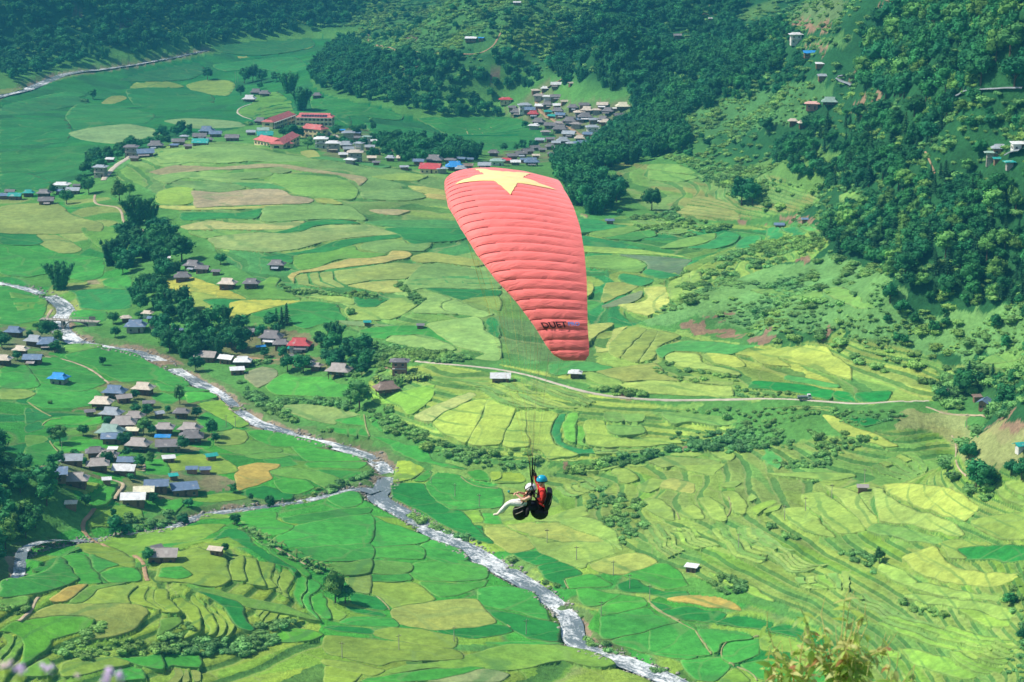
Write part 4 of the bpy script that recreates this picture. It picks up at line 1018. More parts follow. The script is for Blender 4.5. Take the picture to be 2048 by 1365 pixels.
def near_ground(x, y):
    i = np.interp(y, rows, np.arange(n1)); i0 = int(min(i, n1-2)); f = i-i0
    def row(q): return np.interp(x, X[q], zt[q])
    return row(i0)*(1-f)+row(i0+1)*f

# field meshes: canopy surface with a bank all round
M_RISER = plain('grass_bank', tuple(lin((98,142,76))), 0.95, 0.35, 0.8, 0.05)
built.sort(key=lambda b: -b['A']); joined = [[], [], [], 0]
for rank, b in enumerate(built):
    D = b['D']; big = b['A'] > 6000
    sx = (14 if big else 9)*D/FPX; sy = (10 if big else 7)*D*D/(FPX*270)
    try: V2, Fs = tri_field(b['Q'], sx, sy)
    except Exception as ex: print('cdt', ex); continue
    if not Fs: continue
    z = field_z(b, V2[:,0], V2[:,1]); V3 = np.c_[V2, z]
    from collections import Counter
    ec = Counter()
    for f in Fs:
        for a, c in zip(f, f[1:]+f[:1]): ec[(a, c)] += 1
    bnd = [(a, c) for (a, c) in ec if (c, a) not in ec]
    bv = sorted({a for e in bnd for a in e}); mp = {a: len(V3)+i for i, a in enumerate(bv)}
    skirt = V3[bv].copy(); skirt[:, 2] -= 1.2; isb = np.zeros(len(V3)+len(bv), bool); isb[bv] = True; isb[len(V3):] = True
    Vall = np.r_[V3, skirt]; faces = [tuple(f) for f in Fs] + [(c, a, mp[a], mp[c]) for a, c in bnd]
    nf = len(Fs); jit = 0.93+0.14*random.random()
    C = np.tile(lin(PAL[b['col']])*jit, (len(Vall), 1))
    C[isb] = 0.55*C[isb] + 0.45*lin((136,156,96))
    tr_ = np.full(len(Vall), 1.0 if (b['sl'] > 0.06 and b['A'] > 900) else 0.0); tv_ = hgrid(TU, Vall[:,0], Vall[:,1])
    if rank < 295:
        me = mesh_np('rice_field', Vall, faces); point_color(me, C)
        for nm, arr in (('Tread', tv_), ('Terraced', tr_)): me.attributes.new(nm, 'FLOAT', 'POINT').data.foreach_set('value', arr.astype(np.float32))
        mi = np.zeros(len(faces), np.int32); mi[nf:] = 1; me.polygons.foreach_set('material_index', mi)
        sm = np.zeros(len(faces), bool); sm[:nf] = True; me.polygons.foreach_set('use_smooth', sm)
        link('rice_field', me, [M_CROP, M_RISER], terrain)
    else:
        base = joined[3]; joined[0].append(Vall); joined[1] += [tuple(i+base for i in f) for f in faces]; joined[2].append(C); joined[3] += len(Vall)
if joined[0]:
    me = mesh_np('rice_terraces', np.concatenate(joined[0]), joined[1]); point_color(me, np.concatenate(joined[2]))
    tag(link('rice_terraces', me, M_CROP, terrain), None, None, None, 'stuff')
print('fields', len(built))

# ------------------------------------------------------------ roads and paths
def strip(name, label, width_px, mat, code, *c, lift=0.12):
    P = polyline(code, *c, step=6); n = len(P)
    xy = np.c_[smooth1(P[:,0], 5), smooth1(P[:,1], 5)]; T = np.gradient(xy, axis=0); T /= np.linalg.norm(T, axis=1)[:, None]+1e-9; Nn = np.c_[-T[:,1], T[:,0]]
    wd = width_px/np.array([ppm(p) for p in P]); V = []
    rr = np.random.default_rng(len(name)+n)
    for i in range(n):
        zz = max(surf(*(xy[i]+Nn[i]*o*wd[i]*0.5)) for o in (-1, 0, 1)) + lift
        for o in (-1.08, -1, -0.33, 0.33, 1, 1.08):
            q = xy[i]+Nn[i]*o*wd[i]*0.5*(1+0.12*rr.normal()*(abs(o) > 0.9))
            V.append((q[0], q[1], zz - (0.6 if abs(o) > 1.05 else 0)))
    Fq = np.array([(i*6+j, i*6+j+1, (i+1)*6+j+1, (i+1)*6+j) for i in range(n-1) for j in range(5)])
    return tag(link(name, mesh_np(name, np.array(V), Fq, False), mat), label, None, None, 'structure')
M_PATH = plain('packed_earth', tuple(lin((182,166,138))), 0.95, 0.3, 0.35, 0.05); M_ROAD = plain('pale_concrete', tuple(lin((196,186,168))), 0.9, 0.2, 0.3, 0.08)
M_CLAY = plain('clay_track', tuple(lin((170,142,110))), 0.95, 0.3, 0.3, 0.05); M_ASPH = plain('grey_tarmac', tuple(lin((138,146,150))), 0.85, 0.15, 0.3, 0.1)
M_DYKE = plain('dry_dyke', tuple(lin((150,152,104))), 0.95, 0.3, 0.6, 0.05)
strip('road','pale road curving across the terraced slope below the canopy',7,M_ROAD,'X',780,718,860,726,940,733,1000,740,1060,752,1120,770,1190,788,1260,797,1340,801,1450,800,1560,798,1640,803,1720,808,1800,803,1860,802)
strip('path','narrow track joining the road end at the farmhouse on the right',5,M_PATH,'H',1500,1130,1540,1140,1600,1165,1700,1175,1820,1180,1850,1200)
strip('path','winding footpath through the bamboo above the left fields',5,M_PATH,'A',560,1135,550,1190,620,1205,690,1215,720,1250,715,1300,760,1320,860,1360,940,1420)
strip('path','wide concrete lane by the ridge houses',11,M_ROAD,'A',600,1065,640,1010,690,965,760,925,800,905)
strip('path','footpath bending through the riverside fields',5,M_PATH,'L',450,890,590,905,750,950,900,1010,980,1050,1040,1110,1130,1175)
strip('path','earth track crossing the stream at the foot of the wooded knoll',8,M_CLAY,'E',525,405,490,450,455,490,460,530,500,575,560,610,610,635)
strip('path','short clay path up to the long grey house',8,M_CLAY,'E',735,662,780,690,800,740,800,780,820,810)
strip('path','stony path end on the lower terraces',7,M_PATH,'T',400,355,350,410,330,500,280,560,180,630)
strip('path','village path beside the white-roofed houses',7,M_PATH,'E',600,245,690,275,650,320,630,370)
strip('path','lane through the riverside village',6,M_PATH,'E',770,130,800,170,790,210)
strip('road','dusty lane climbing through the far village',7,M_CLAY,'P',1090,650,1000,590,900,540,760,480,680,430,620,370,570,300,600,230,660,160,760,100,900,30)
strip('path','clay track along the far spur',4,M_CLAY,'B',405,180,400,230,480,270,560,300,700,308,850,315,980,320,1050,315,1130,270,1160,220,1190,170)
strip('path','thin white path to the far farmhouse',3,M_ROAD,'O',900,10,720,45,600,90,570,130,620,165,750,205)
strip('road','tarmac bend on the wooded hillside',9,M_ASPH,'C',1110,480,1030,450,1010,435,1070,425)
strip('road','grey hillside road among the trees',8,M_ASPH,'C',1600,570,1680,540,1760,515,1860,508,2042,500)
strip('road','paved forecourt road of the hillside houses',20,M_ASPH,'C',1940,870,1980,850,2040,840)
strip('path','thin footpath down the dry slope',3,M_PATH,'G',1650,0,1680,60,1670,130,1700,190,1740,220)
strip('path','embankment path under the banana plants',4,M_PATH,'U',860,225,950,280,1080,350,1160,400,1280,450,1370,505)
strip('path','clay village lane behind the white roofs',6,M_CLAY,'N',420,620,600,640,740,660,830,650)
strip('path','embankment path along the river bank',6,M_PATH,'M',1690,195,1760,240,1830,320,1900,400,1960,440,2040,480)
strip('path','riverbank gravel track above the bridge',6,M_PATH,'L',540,400,500,450,470,520)
strip('path','worn path along the lower hill road cutting',3,M_CLAY,'C',1560,960,1500,830)
for c in [('B',915,710,960,760,1020,800),('B',1010,705,1030,750,1100,790),('B',1085,700,1110,750,1150,780),('F',745,225,790,265,860,290,960,297),('F',1320,800,1325,830,1350,855),('F',1000,1045,1030,1070),('G',0,930,50,970,160,1025,250,1070),('G',245,1065,270,1110,310,1170,340,1210),('G',600,1100,430,1130,390,1190,400,1240,470,1270),('G',470,1270,560,1310,590,1355),
 ('F',1780,915,1850,975,1960,1030),('E',0,1140,20,1140),('E',1500,605,1640,690,1780,765),('M',20,290,130,370,250,430),('M',150,520,200,460,340,440),('M',220,640,250,700,310,760),('I',215,770,230,860,250,900),('F',280,890,340,940,360,975),('Q',1200,660,1230,740),('Q',1620,540,1650,640,1610,720)]:
    strip('dyke','pale field dyke',2.4,M_DYKE,*c,lift=0.3)['label'] = 'pale dry dyke between rice fields'

# ------------------------------------------------------------ houses
ROOF = {'grey':(112,108,110),'brown grey':(152,143,138),'slate blue':(96,118,146),'pale grey':(150,158,166),'beige':(198,184,166),'white':(222,222,218),'bright blue':(38,132,200),
        'teal':(34,150,140),'green grey':(134,162,150),'red':(182,62,68),'cream':(220,208,178),'brown':(126,104,92),'pink':(206,158,146)}
WALL = {'wood':(112,82,64),'plank':(134,106,84),'block':(168,160,150),'cream':(226,206,160),'white':(222,220,212),'brick':(164,122,104)}
def roof_mat(nm, rgb):
    m, n, b = new_mat(nm+' roofing'); tc = N(n, 'ShaderNodeTexCoord').outputs['Object']; rnd = N(n, 'ShaderNodeObjectInfo').outputs['Random']
    f = mul(n, maprange(n, noise(n, 0.55, 5, 0.7, vec=tc), 0.25, 0.75, 0.72, 1.25), maprange(n, rnd, 0, 1, 0.88, 1.12))
    wv = N(n, 'ShaderNodeTexWave'); wv.bands_direction = 'X'; wv.inputs['Scale'].default_value = 1.6; n.links.new(tc, wv.inputs['Vector'])
    f = mul(n, f, maprange(n, wv.outputs['Fac'], 0, 1, 0.9, 1.08))
    P = wpos(n); c0 = mixcol(n, maprange(n, noise(n, 0.45, 3, 0.6, vec=P), 0.6, 0.68, 0, 0.55), tuple(lin([min(235, v*1.06+8) for v in rgb])), tuple(lin((196,190,184))))
    c0 = mixcol(n, maprange(n, noise(n, 0.7, 4, 0.7, vec=tc), 0.6, 0.75, 0, 0.6), c0, tuple(lin((128,96,78)))); n.links.new(scalecol(n, c0, f), b.inputs['Base Color'])
    b.inputs['Roughness'].default_value = 0.55; b.inputs['Specular IOR Level'].default_value = 0.3; bump(n, b, wv.outputs['Fac'], 0.5, 0.06); return m
MR = {k: roof_mat(k, v) for k, v in ROOF.items()}; MW = {k: plain(k+' wall', tuple(lin(v)), 0.85, 0.22, 0.9, 0.2) for k, v in WALL.items()}
M_DARK = plain('window dark', tuple(lin((48,52,58))), 0.35, 0.1, 1, 0.5); M_TRIM = plain('window frame', tuple(lin((210,205,195))), 0.7); M_POST = plain('timber post', tuple(lin((96,76,60))), 0.9)
M_TILE = roof_mat('school tile', (194,100,96)); M_PANEL = plain('solar panel', tuple(lin((38,44,72))), 0.2, 0.1, 1, 0.6); M_DOOR = plain('plank door', tuple(lin((92,66,52))), 0.8)
def roof_hip(L, W, z, h, ov=1.1, t=0.16):
    """hipped roof with a small gable at each ridge end"""
    a, b = L/2+ov, W/2+ov; k = 0.55; ra, rb = a-(b*k), b*(1-k); ra = max(ra, a*0.25); zm = z+h*k
    V = [(-a,-b,z),(a,-b,z),(a,b,z),(-a,b,z),(-ra,-rb,zm),(ra,-rb,zm),(ra,rb,zm),(-ra,rb,zm),(-ra-0.25,0,z+h),(ra+0.25,0,z+h)]
    Fc = [(0,1,5,4),(1,2,6,5),(2,3,7,6),(3,0,4,7),(4,5,9,8),(6,7,8,9),(5,6,9),(7,4,8)]
    n = len(V); V += [(x,y,zz-t) for x,y,zz in V[:4]]; Fc += [(0,n,n+1,1),(1,n+1,n+2,2),(2,n+2,n+3,3),(3,n+3,n,0),(n+3,n+2,n+1,n)]
    return V, Fc
def roof_gable(L, W, z, h, ov=0.8, t=0.14):
    a, b = L/2+ov, W/2+ov
    V = [(-a,-b,z),(a,-b,z),(a,b,z),(-a,b,z),(-a,0,z+h),(a,0,z+h)]; Fc = [(0,1,5,4),(2,3,4,5)]
    n = len(V); V += [(x,y,zz-t) for x,y,zz in V]; Fc += [(n+4,n+5,n+1,n),(n+5,n+4,n+3,n+2),(0,n,n+1,1),(2,n+2,n+3,3),(0,4,n+4,n),(4,3,n+3,n+4),(1,n+1,n+5,5),(5,n+5,n+2,2)]
    return V, Fc
def roof_shed(L, W, z, h, ov=0.5, t=0.12):
    a, b = L/2+ov, W/2+ov; V = [(-a,-b,z),(a,-b,z),(a,b,z+h),(-a,b,z+h)]; V += [(x,y,zz-t) for x,y,zz in V]
    return V, [(0,1,2,3),(7,6,5,4),(0,4,5,1),(1,5,6,2),(2,6,7,3),(3,7,4,0)]
def wall_mesh(L, W, z0, z1, gable=0.0, shed=0.0):
    a, b = L/2, W/2; m = MB(); m.add([(-a,-b,z0),(a,-b,z0),(a,b,z0),(-a,b,z0),(-a,-b,z1),(a,-b,z1),(a,b,z1+shed),(-a,b,z1+shed)], [(0,1,5,4),(1,2,6,5),(2,3,7,6),(3,0,4,7),(4,5,6,7)])
    if gable: 
        for s in (-1, 1): m.add([(s*a,-b,z1),(s*a,b,z1),(s*a,0,z1+gable)], [(0,1,2) if s > 0 else (1,0,2)])
    return m
HN = {}; SCHOOL = []
def house(code, cx, cy, w, roof, typ='hip', rot=0.0, where='', wall=None, storeys=1, big=True):
    s = CROPS[code][2]; x0, y0 = survey(code, cx, cy)[0]; p = hit(x0, y0)[0]; k = ppm(p); Lm = 0.9*w/s/k
    L = max(3.0, min(26.0, Lm/(1.0 if typ in ('shed','block') else 1.12))); asp = {'hip':0.7,'gable':0.64,'shed':0.7,'block':0.72,'tarp':0.7}[typ]; W = max(2.6, L*asp)
    hw = {'hip':2.9,'gable':2.6,'shed':2.4,'block':3.2*storeys+0.3,'tarp':2.2}[typ]*(1.0 if L > 7 else 0.62+0.05*L); hr = {'hip':0.44*W,'gable':0.36*W,'shed':0.14*W,'block':0.22*W,'tarp':0.2*W}[typ]
    g = hit(x0, y0+(hw+hr*0.35)*k*0.96)[0]; gz = float(surf(g[0], g[1]))
    wall = wall or {'hip':'wood','gable':'plank','shed':'plank','block':'block','tarp':'plank'}[typ]
    e = empty({'hip':'farmhouse','gable':'house','shed':'shed','block':'concrete_house','tarp':'tarpaulin_shelter'}[typ], (g[0], g[1], gz), math.radians(rot+random.uniform(-7,7)))
    e['_info'] = '%s|%s|%s|%.1f|%.1f' % (roof, typ, where, x0, y0)
    rf = {'hip':roof_hip,'gable':roof_gable,'shed':roof_shed,'tarp':roof_gable,'block':roof_hip}[typ](L*0.94, W*0.94, hw, hr)
    if typ == 'tarp':
        for sx in (-1, 1):
            for sy in (-1, 1): MB().tube([(sx*L*.44, sy*W*.42, -0.4), (sx*L*.44, sy*W*.42, hw)], .09, 5).build('post', M_POST, e)
    else:
        stilt = typ == 'hip' and wall == 'wood' and L > 8
        zb = 1.1 if stilt else -1.2
        wl = wall_mesh(L*0.9, W*0.88, zb, hw, hr*0.86 if typ == 'gable' else 0, hr*0.8 if typ == 'shed' else 0).build('wall', MW[wall], e)
        if stilt:
            for i in range(4):
                for sy in (-1, 1): xx = -L*.42+i*L*.28; MB().box(xx-.13, xx+.13, sy*W*.4-.13, sy*W*.4+.13, -1.2, 1.1).build('stilt', M_POST, e)
        if big and L*k > 22:
            nw = max(2, int(L/3.2)); yf = -W*0.44
            for st_ in range(storeys if typ == 'block' else 1):
                zc = (zb+hw)/2 if typ != 'block' else 1.7+3.2*st_
                for i in range(nw):
                    xx = -L*0.45+L*0.9*(i+0.5)/nw
                    if i == nw//2 and st_ == 0 and not stilt: d = MB().box(xx-.5, xx+.5, yf-.06, yf+.02, -0.3, 1.9).build('door', M_DOOR, e); MB().box(xx+.3, xx+.4, yf-.1, yf-.06, .8, .95).build('handle', M_TRIM, d)
                    else:
                        wn = MB().box(xx-.5, xx+.5, yf-.05, yf+.02, zc-.5, zc+.55).build('window', M_DARK, e); MB().box(xx-.6, xx+.6, yf-.09, yf-.052, zc-.62, zc-.5).build('sill', M_TRIM, wn)
                yside = L*0.45*(1 if rot > 0 else -1)
            for i in range(2):
                yy = -W*.2+i*W*.4; sg = -1
                MB().box(sg*L*.45-.05, sg*L*.45+.02, yy-.45, yy+.45, zc-.5, zc+.5).build('window', M_DARK, e)
        if typ == 'block':
            MB().box(-L*.49, L*.49, -W*.49, W*.49, hw-.3, hw-.02).build('cornice', M_TRIM, e)
            if storeys > 1: MB().box(-L*.44, L*.44, -W*.44-1.1, -W*.44, 3.2, 3.4).build('balcony', M_TRIM, e)
    ro = MB().add(*rf).build('roof', MR[roof], e)
    if typ in ('hip', 'gable') and L > 5: MB().tube([(-L*.3, 0, hw+hr+.04), (L*.3, 0, hw+hr+.04)], .12, 5).build('ridge', MR[roof], ro)
    if typ in ('hip', 'gable') and L > 7 and random.random() < .6:      # lean-to built against one side
        sd_ = random.choice((-1, 1)); w2 = random.uniform(2.2, 3.4); l2 = L*random.uniform(.35, .7); xo = random.uniform(-.15, .15)*L
        an = MB().add([(xo-l2/2, sd_*W*.44, hw*.82), (xo+l2/2, sd_*W*.44, hw*.82), (xo+l2/2, sd_*(W*.44+w2), hw*.5), (xo-l2/2, sd_*(W*.44+w2), hw*.5), (xo-l2/2, sd_*W*.44, hw*.82-.1), (xo+l2/2, sd_*W*.44, hw*.82-.1), (xo+l2/2, sd_*(W*.44+w2), hw*.5-.1), (xo-l2/2, sd_*(W*.44+w2), hw*.5-.1)], [(0,1,2,3),(7,6,5,4),(2,6,7,3),(0,3,7,4),(1,5,6,2)]).build('lean_to', MR[random.choice(('pale grey','brown grey','white','grey'))], e)
        for xx in (xo-l2*.45, xo+l2*.45): MB().box(xx-.09, xx+.09, sd_*(W*.44+w2-.2)-.09, sd_*(W*.44+w2-.2)+.09, -1.2, hw*.5-.06).build('post', M_POST, an)
    HN[e.name] = e; return e
RV, RB, TB, WP, RG, SV, FV, HB, HS, LN = ('in the riverside village', 'by the bridge', 'in the tree belt above the river', 'on the plateau edge', 'in the ridge row', 'beside the school', 'in the far village', 'on the wooded hillside', 'above the hillside bend', 'in the hamlet under the canopy')
for a in [
 (310,50,180,'bright blue','hip',-14,'alone in the paddies west of the village','block'),(820,175,220,'slate blue','hip',-12,RV),(1080,145,200,'beige','hip',-10,RV),(900,240,150,'brown grey','gable',18,RV),(700,275,210,'beige','hip',-10,RV),(1130,290,110,'grey','gable',10,RV),
 (790,372,210,'pale grey','hip',-8,RV),(590,370,90,'grey','gable',8,RV),(1000,405,180,'brown grey','hip',-5,RV),(900,458,250,'brown grey','hip',-4,RV),(780,535,260,'green grey','hip',-6,RV),(795,597,215,'slate blue','gable',-3,RV),(975,540,130,'cream','shed',0,RV),
 (1425,370,140,'grey','hip',-8,RV),(1220,385,80,'pale grey','gable',30,RV),(1270,508,180,'brown grey','hip',6,RV),(1505,512,210,'brown grey','hip',-8,RV),(1515,582,240,'grey','hip',8,RV),(1260,596,150,'bright blue','tarp',5,RV),(1310,662,270,'grey','gable',2,RV),
 (1035,652,230,'brown grey','hip',-6,RV),(640,725,170,'grey','hip',10,RV),(760,760,180,'brown grey','hip',-10,RV),(425,795,235,'pale grey','gable',6,RV),(665,838,210,'brown grey','hip',5,RV),(932,812,185,'slate blue','gable',0,RV),(910,885,235,'white','gable',0,RV),(270,915,280,'slate blue','gable',5,RV),
 (468,958,235,'brown grey','hip',-3,RV),(745,990,70,'white','shed',10,RV),(1695,768,110,'teal','gable',20,RV),(1520,893,110,'slate blue','shed',0,RV,'brick'),(1640,897,105,'slate blue','shed',8,RV,'brick'),(1200,1025,250,'slate blue','gable',2,RV),(1455,1060,270,'slate blue','shed',16,RV),
 (1085,1082,205,'cream','gable',0,RV),(990,1145,255,'white','gable',2,RV),(1352,955,80,'teal','shed',20,RV),(420,1205,110,'cream','shed',8,'on the clay bank of the wooded knoll'),(800,712,85,'white','shed',0,RV),(1310,787,120,'white','shed',12,RV)]: house('M', *a[:3], *a[3:])
for a in [(150,610,190,'slate blue','hip',-6,RB),(360,702,200,'pale grey','hip',-14,RB),(490,725,220,'slate blue','hip',10,RB),(215,800,150,'beige','hip',-10,RB),(340,882,220,'slate blue','gable',-8,RB),(40,897,170,'beige','hip',-8,RB),(1290,480,95,'beige','hip',20,RB),(1510,432,100,'beige','hip',-5,RB,'white'),
 (1392,548,235,'slate blue','hip',3,RB,'block'),(1582,535,130,'pale grey','gable',75,RB,'block'),(1555,490,95,'slate blue','shed',0,RB),(1838,608,90,'slate blue','shed',-20,RB)]: house('L', *a[:3], *a[3:])
for a in [(560,410,120,'grey','gable',-12,TB),(750,447,205,'grey','hip',-8,TB),(830,507,135,'grey','hip',0,TB),(980,508,205,'red','hip',-10,TB,'white'),(660,540,75,'bright blue','tarp',25,TB),(215,608,205,'brown grey','gable',-10,TB),(385,632,140,'white','gable',-28,TB),(515,650,145,'white','hip',-5,TB),(470,728,125,'white','shed',5,TB),
 (930,627,130,'grey','gable',-8,TB),(1045,655,120,'grey','hip',-20,TB),(1115,692,95,'brown grey','hip',-15,TB),(1305,718,220,'brown grey','hip',-15,TB),(920,557,75,'teal','shed',-15,TB),(1800,652,140,'grey','block',-5,'at the start of the road','brick',2),(1690,862,210,'brown','hip',20,'above the bright bench field'),
 (1535,346,58,'teal','shed',8,'alone on the plateau field'),(1970,362,60,'grey','shed',-5,'alone on the plateau path'),(390,12,155,'beige','hip',-4,WP),(585,8,140,'grey','hip',0,WP)]: house('N', *a[:3], *a[3:])
for a in [(1620,217,100,'grey','hip',-10,WP),(1130,225,110,'grey','hip',-10,WP),(1185,248,90,'grey','gable',-10,WP),(1070,291,105,'grey','hip',0,WP),(975,190,45,'white','shed',0,WP),(1265,268,50,'grey','gable',0,WP)]: house('D', *a[:3], *a[3:])
for a in [(915,1302,80,'grey','hip',0,'below the dark bamboo clump'),(22,1140,70,'slate blue','gable',0,RG),(90,1140,90,'teal','gable',0,RG),(168,1122,66,'teal','hip',0,RG),(258,1122,85,'grey','hip',0,RG),(272,1165,105,'grey','gable',0,RG),(362,1075,95,'white','block',0,RG,'white'),(430,1108,90,'pale grey','gable',0,RG),(590,975,78,'pale grey','block',-10,RG,None,2),(770,862,76,'grey','block',-8,RG,None,2),
 (852,886,110,'slate blue','gable',12,RG),(910,838,100,'grey','hip',0,RG),(1045,822,88,'grey','gable',5,RG),(1175,822,112,'teal','gable',0,RG),(1210,757,100,'slate blue','hip',-5,RG),(1170,792,95,'grey','gable',0,RG),(1262,778,85,'slate blue','gable',0,RG),(1360,800,95,'grey','gable',0,RG),
 (1525,702,78,'grey','hip',-10,'on the thin white path above the school'),(1460,572,85,'white','hip',0,'of the far farmstead'),(1500,537,75,'grey','hip',0,'of the far farmstead'),(1550,542,70,'grey','hip',0,'of the far farmstead'),(1855,548,58,'grey','hip',0,'alone in the far paddies'),(1540,757,80,'green grey','gable',0,SV),(1470,770,60,'pale grey','gable',0,SV),(1552,783,110,'teal','gable',8,SV)]: house('A', *a[:3], *a[3:])
for a in [(1445,398,135,'white','block',0,SV,'white',2),(1570,440,140,'white','block',0,SV,'block',2),(1725,335,125,'pale grey','block',0,SV,None,2),(1835,445,85,'pale grey','block',-20,SV,'white',2),(1700,448,135,'pale grey','hip',0,SV),(1795,530,155,'beige','block',-8,SV,None,2),(1915,378,80,'green grey','block',0,SV,'white',2),(1990,418,110,'white','shed',0,SV),(2010,632,80,'grey','gable',0,SV),(1660,308,65,'bright blue','shed',0,SV),(1500,342,105,'grey','hip',0,SV)]: house('O', *a[:3], *a[3:])
for a in [(765,975,148,'red','gable',-8,LN,'cream'),(905,964,115,'bright blue','hip',0,LN),(785,926,108,'grey','hip',-12,LN),(520,885,48,'brown','gable',60,LN),(1080,962,85,'pale grey','gable',0,LN),(985,966,65,'brown','gable',0,LN),(1000,222,75,'white','shed',0,'on the far spur track'),(1060,222,34,'bright blue','shed',0,'on the far spur track'),(1270,14,48,'white','shed',0,'at the top edge of the far spur'),(610,968,55,'pale grey','shed',0,LN)]: house('B', *a[:3], *a[3:])
for a in [(265,243,140,'red','block',-8,FV,'cream'),(455,302,135,'pale grey','block',0,FV,'white',2),(375,368,145,'grey','hip',-6,FV),(545,388,125,'red','hip',0,FV),(515,347,140,'slate blue','gable',-5,FV),(570,156,95,'beige','shed',12,FV),(690,218,90,'white','block',0,FV,'white',2),(690,292,115,'grey','hip',0,FV),(700,372,85,'teal','gable',-10,FV),(735,416,85,'teal','gable',-10,FV),(795,357,130,'grey','hip',-8,FV),
 (825,402,115,'slate blue','gable',-10,FV),(950,322,115,'grey','hip',-10,FV),(1095,347,140,'beige','hip',-8,FV),(1075,412,165,'grey','hip',-5,FV),(920,457,165,'grey','hip',-8,FV),(600,467,145,'grey','hip',-10,FV),(720,507,145,'grey','gable',-12,FV),(820,537,175,'grey','hip',-8,FV),(910,592,160,'pale grey','gable',-15,FV),(1150,528,135,'pale grey','block',0,FV,'white',2),
 (1260,442,125,'grey','hip',-10,FV),(1282,472,110,'beige','hip',-10,FV),(1310,357,135,'grey','hip',-10,FV),(1460,307,160,'cream','hip',0,FV),(1420,407,125,'grey','gable',15,FV),(1390,342,65,'white','shed',15,FV),(850,662,145,'pale grey','hip',0,FV),(1050,692,165,'slate blue','block',8,FV,None,2),(800,752,105,'pale grey','gable',0,FV),(940,792,95,'green grey','gable',0,FV),(560,737,110,'grey','gable',15,FV),
 (490,772,130,'grey','gable',15,FV),(420,797,135,'grey','gable',12,FV),(330,822,130,'grey','gable',8,FV),(530,877,165,'slate blue','hip',0,FV),(180,872,145,'green grey','block',0,FV,'white'),(272,867,105,'red','gable',-8,FV),(45,907,95,'pale grey','gable',0,FV),(140,787,115,'grey','hip',0,FV),(720,722,105,'grey','hip',0,FV),(930,82,58,'beige','gable',30,FV)]: house('P', *a[:3], *a[3:])
for a in [(795,187,70,'white','block',0,HS,'white',2),(880,287,90,'bright blue','shed',-6,HS),(940,412,58,'pale grey','gable',0,HS),(930,347,58,'white','shed',0,HS),(885,562,78,'pink','block',-5,HB,'brick'),(980,547,98,'green grey','hip',-5,HB),(780,657,50,'beige','hip',0,HB),(835,667,55,'beige','hip',0,HB),(930,652,38,'grey','hip',0,HB),(500,370,34,'beige','shed',0,HS),(245,457,38,'grey','gable',0,HS),(150,192,50,'grey','gable',0,HS),(330,100,14,'white','shed',0,HS),
 (1905,802,80,'pale grey','hip',-10,'at the right edge forecourt','brick'),(1855,832,48,'green grey','block',0,'at the right edge forecourt',None,2),(1962,882,44,'teal','block',0,'at the right edge forecourt'),(2010,782,85,'white','shed',0,'at the right edge forecourt','white'),(1895,866,38,'teal','shed',0,'at the right edge forecourt'),(705,1217,58,'slate blue','gable',-8,'on the small clay terrace'),(845,1196,34,'slate blue','shed',0,'on the small clay terrace')]: house('C', *a[:3], *a[3:])
house('K',510,307,90,'slate blue','gable',-10,'alone right of the canopy')
house('H',1825,1095,92,'slate blue','gable',60,'at the right end of the road','plank'); house('H',2022,1332,60,'teal','gable',10,'at the edge of the dry slope','white'); house('H',1785,1070,45,'brown','shed',0,'at the right end of the road')
house('G',1165,277,60,'brown grey','shed',0,'alone between the pale right terraces')
house('I',972,548,125,'white','gable',-6,'by the road below the canopy','plank'); house('I',1385,530,68,'white','hip',0,'on the bank right of the canopy tip')
house('Q',1325,1092,105,'white','shed',-20,'in the scrub above the lower right paddies')
house('E',900,640,190,'brown grey','gable',-4,'on the terraced knoll'); house('E',1195,622,84,'beige','gable',-14,'on the terraced knoll'); house('E',860,615,60,'grey','gable',40,'on the terraced knoll')
# the smaller houses packed between them
def infill(code, n, where, w0, w1, *poly):
    q = survey(code, *poly); s = CROPS[code][2]; x0_, y0_ = CROPS[code][:2]; done = [hit(*survey(code, 0, 0).T)[0][:2]*0]; tries = 0
    have = [np.array(pxy_h(e)) for e in HN.values()]
    while n > 0 and tries < 400:
        tries += 1; x = random.uniform(q[:,0].min(), q[:,0].max()); y = random.uniform(q[:,1].min(), q[:,1].max())
        if not inside(q, np.array([x]), np.array([y]))[0] or min(np.hypot((h-[x, y])[0], (h-[x, y])[1]*1.6) for h in have) < 15: continue
        have.append(np.array([x, y])); n -= 1
        house('X', x, y, random.uniform(w0, w1), random.choice(('grey','pale grey','grey','white','beige','slate blue','brown grey')), random.choice(('gable','gable','hip','shed','block')), random.uniform(-18, 12), where)
def pxy_h(e): a = e['_info'].split('|'); return float(a[3]), float(a[4])
infill('P',34,FV,14,26,300,330,560,160,800,80,780,260,1160,290,1540,280,1480,420,1240,620,1100,780,620,880,120,900,300,790,640,700,500,540)
infill('O',12,SV,14,24,1400,330,1700,300,2000,340,2048,600,1700,600,1480,540)
infill('A',10,RG,14,26,0,1120,300,1100,480,1060,640,900,900,800,1300,750,1420,800,1100,850,850,920,620,1010,460,1150,0,1180)
infill('B',8,LN,14,24,480,880,700,900,1000,930,1200,920,1300,960,800,990,600,980)
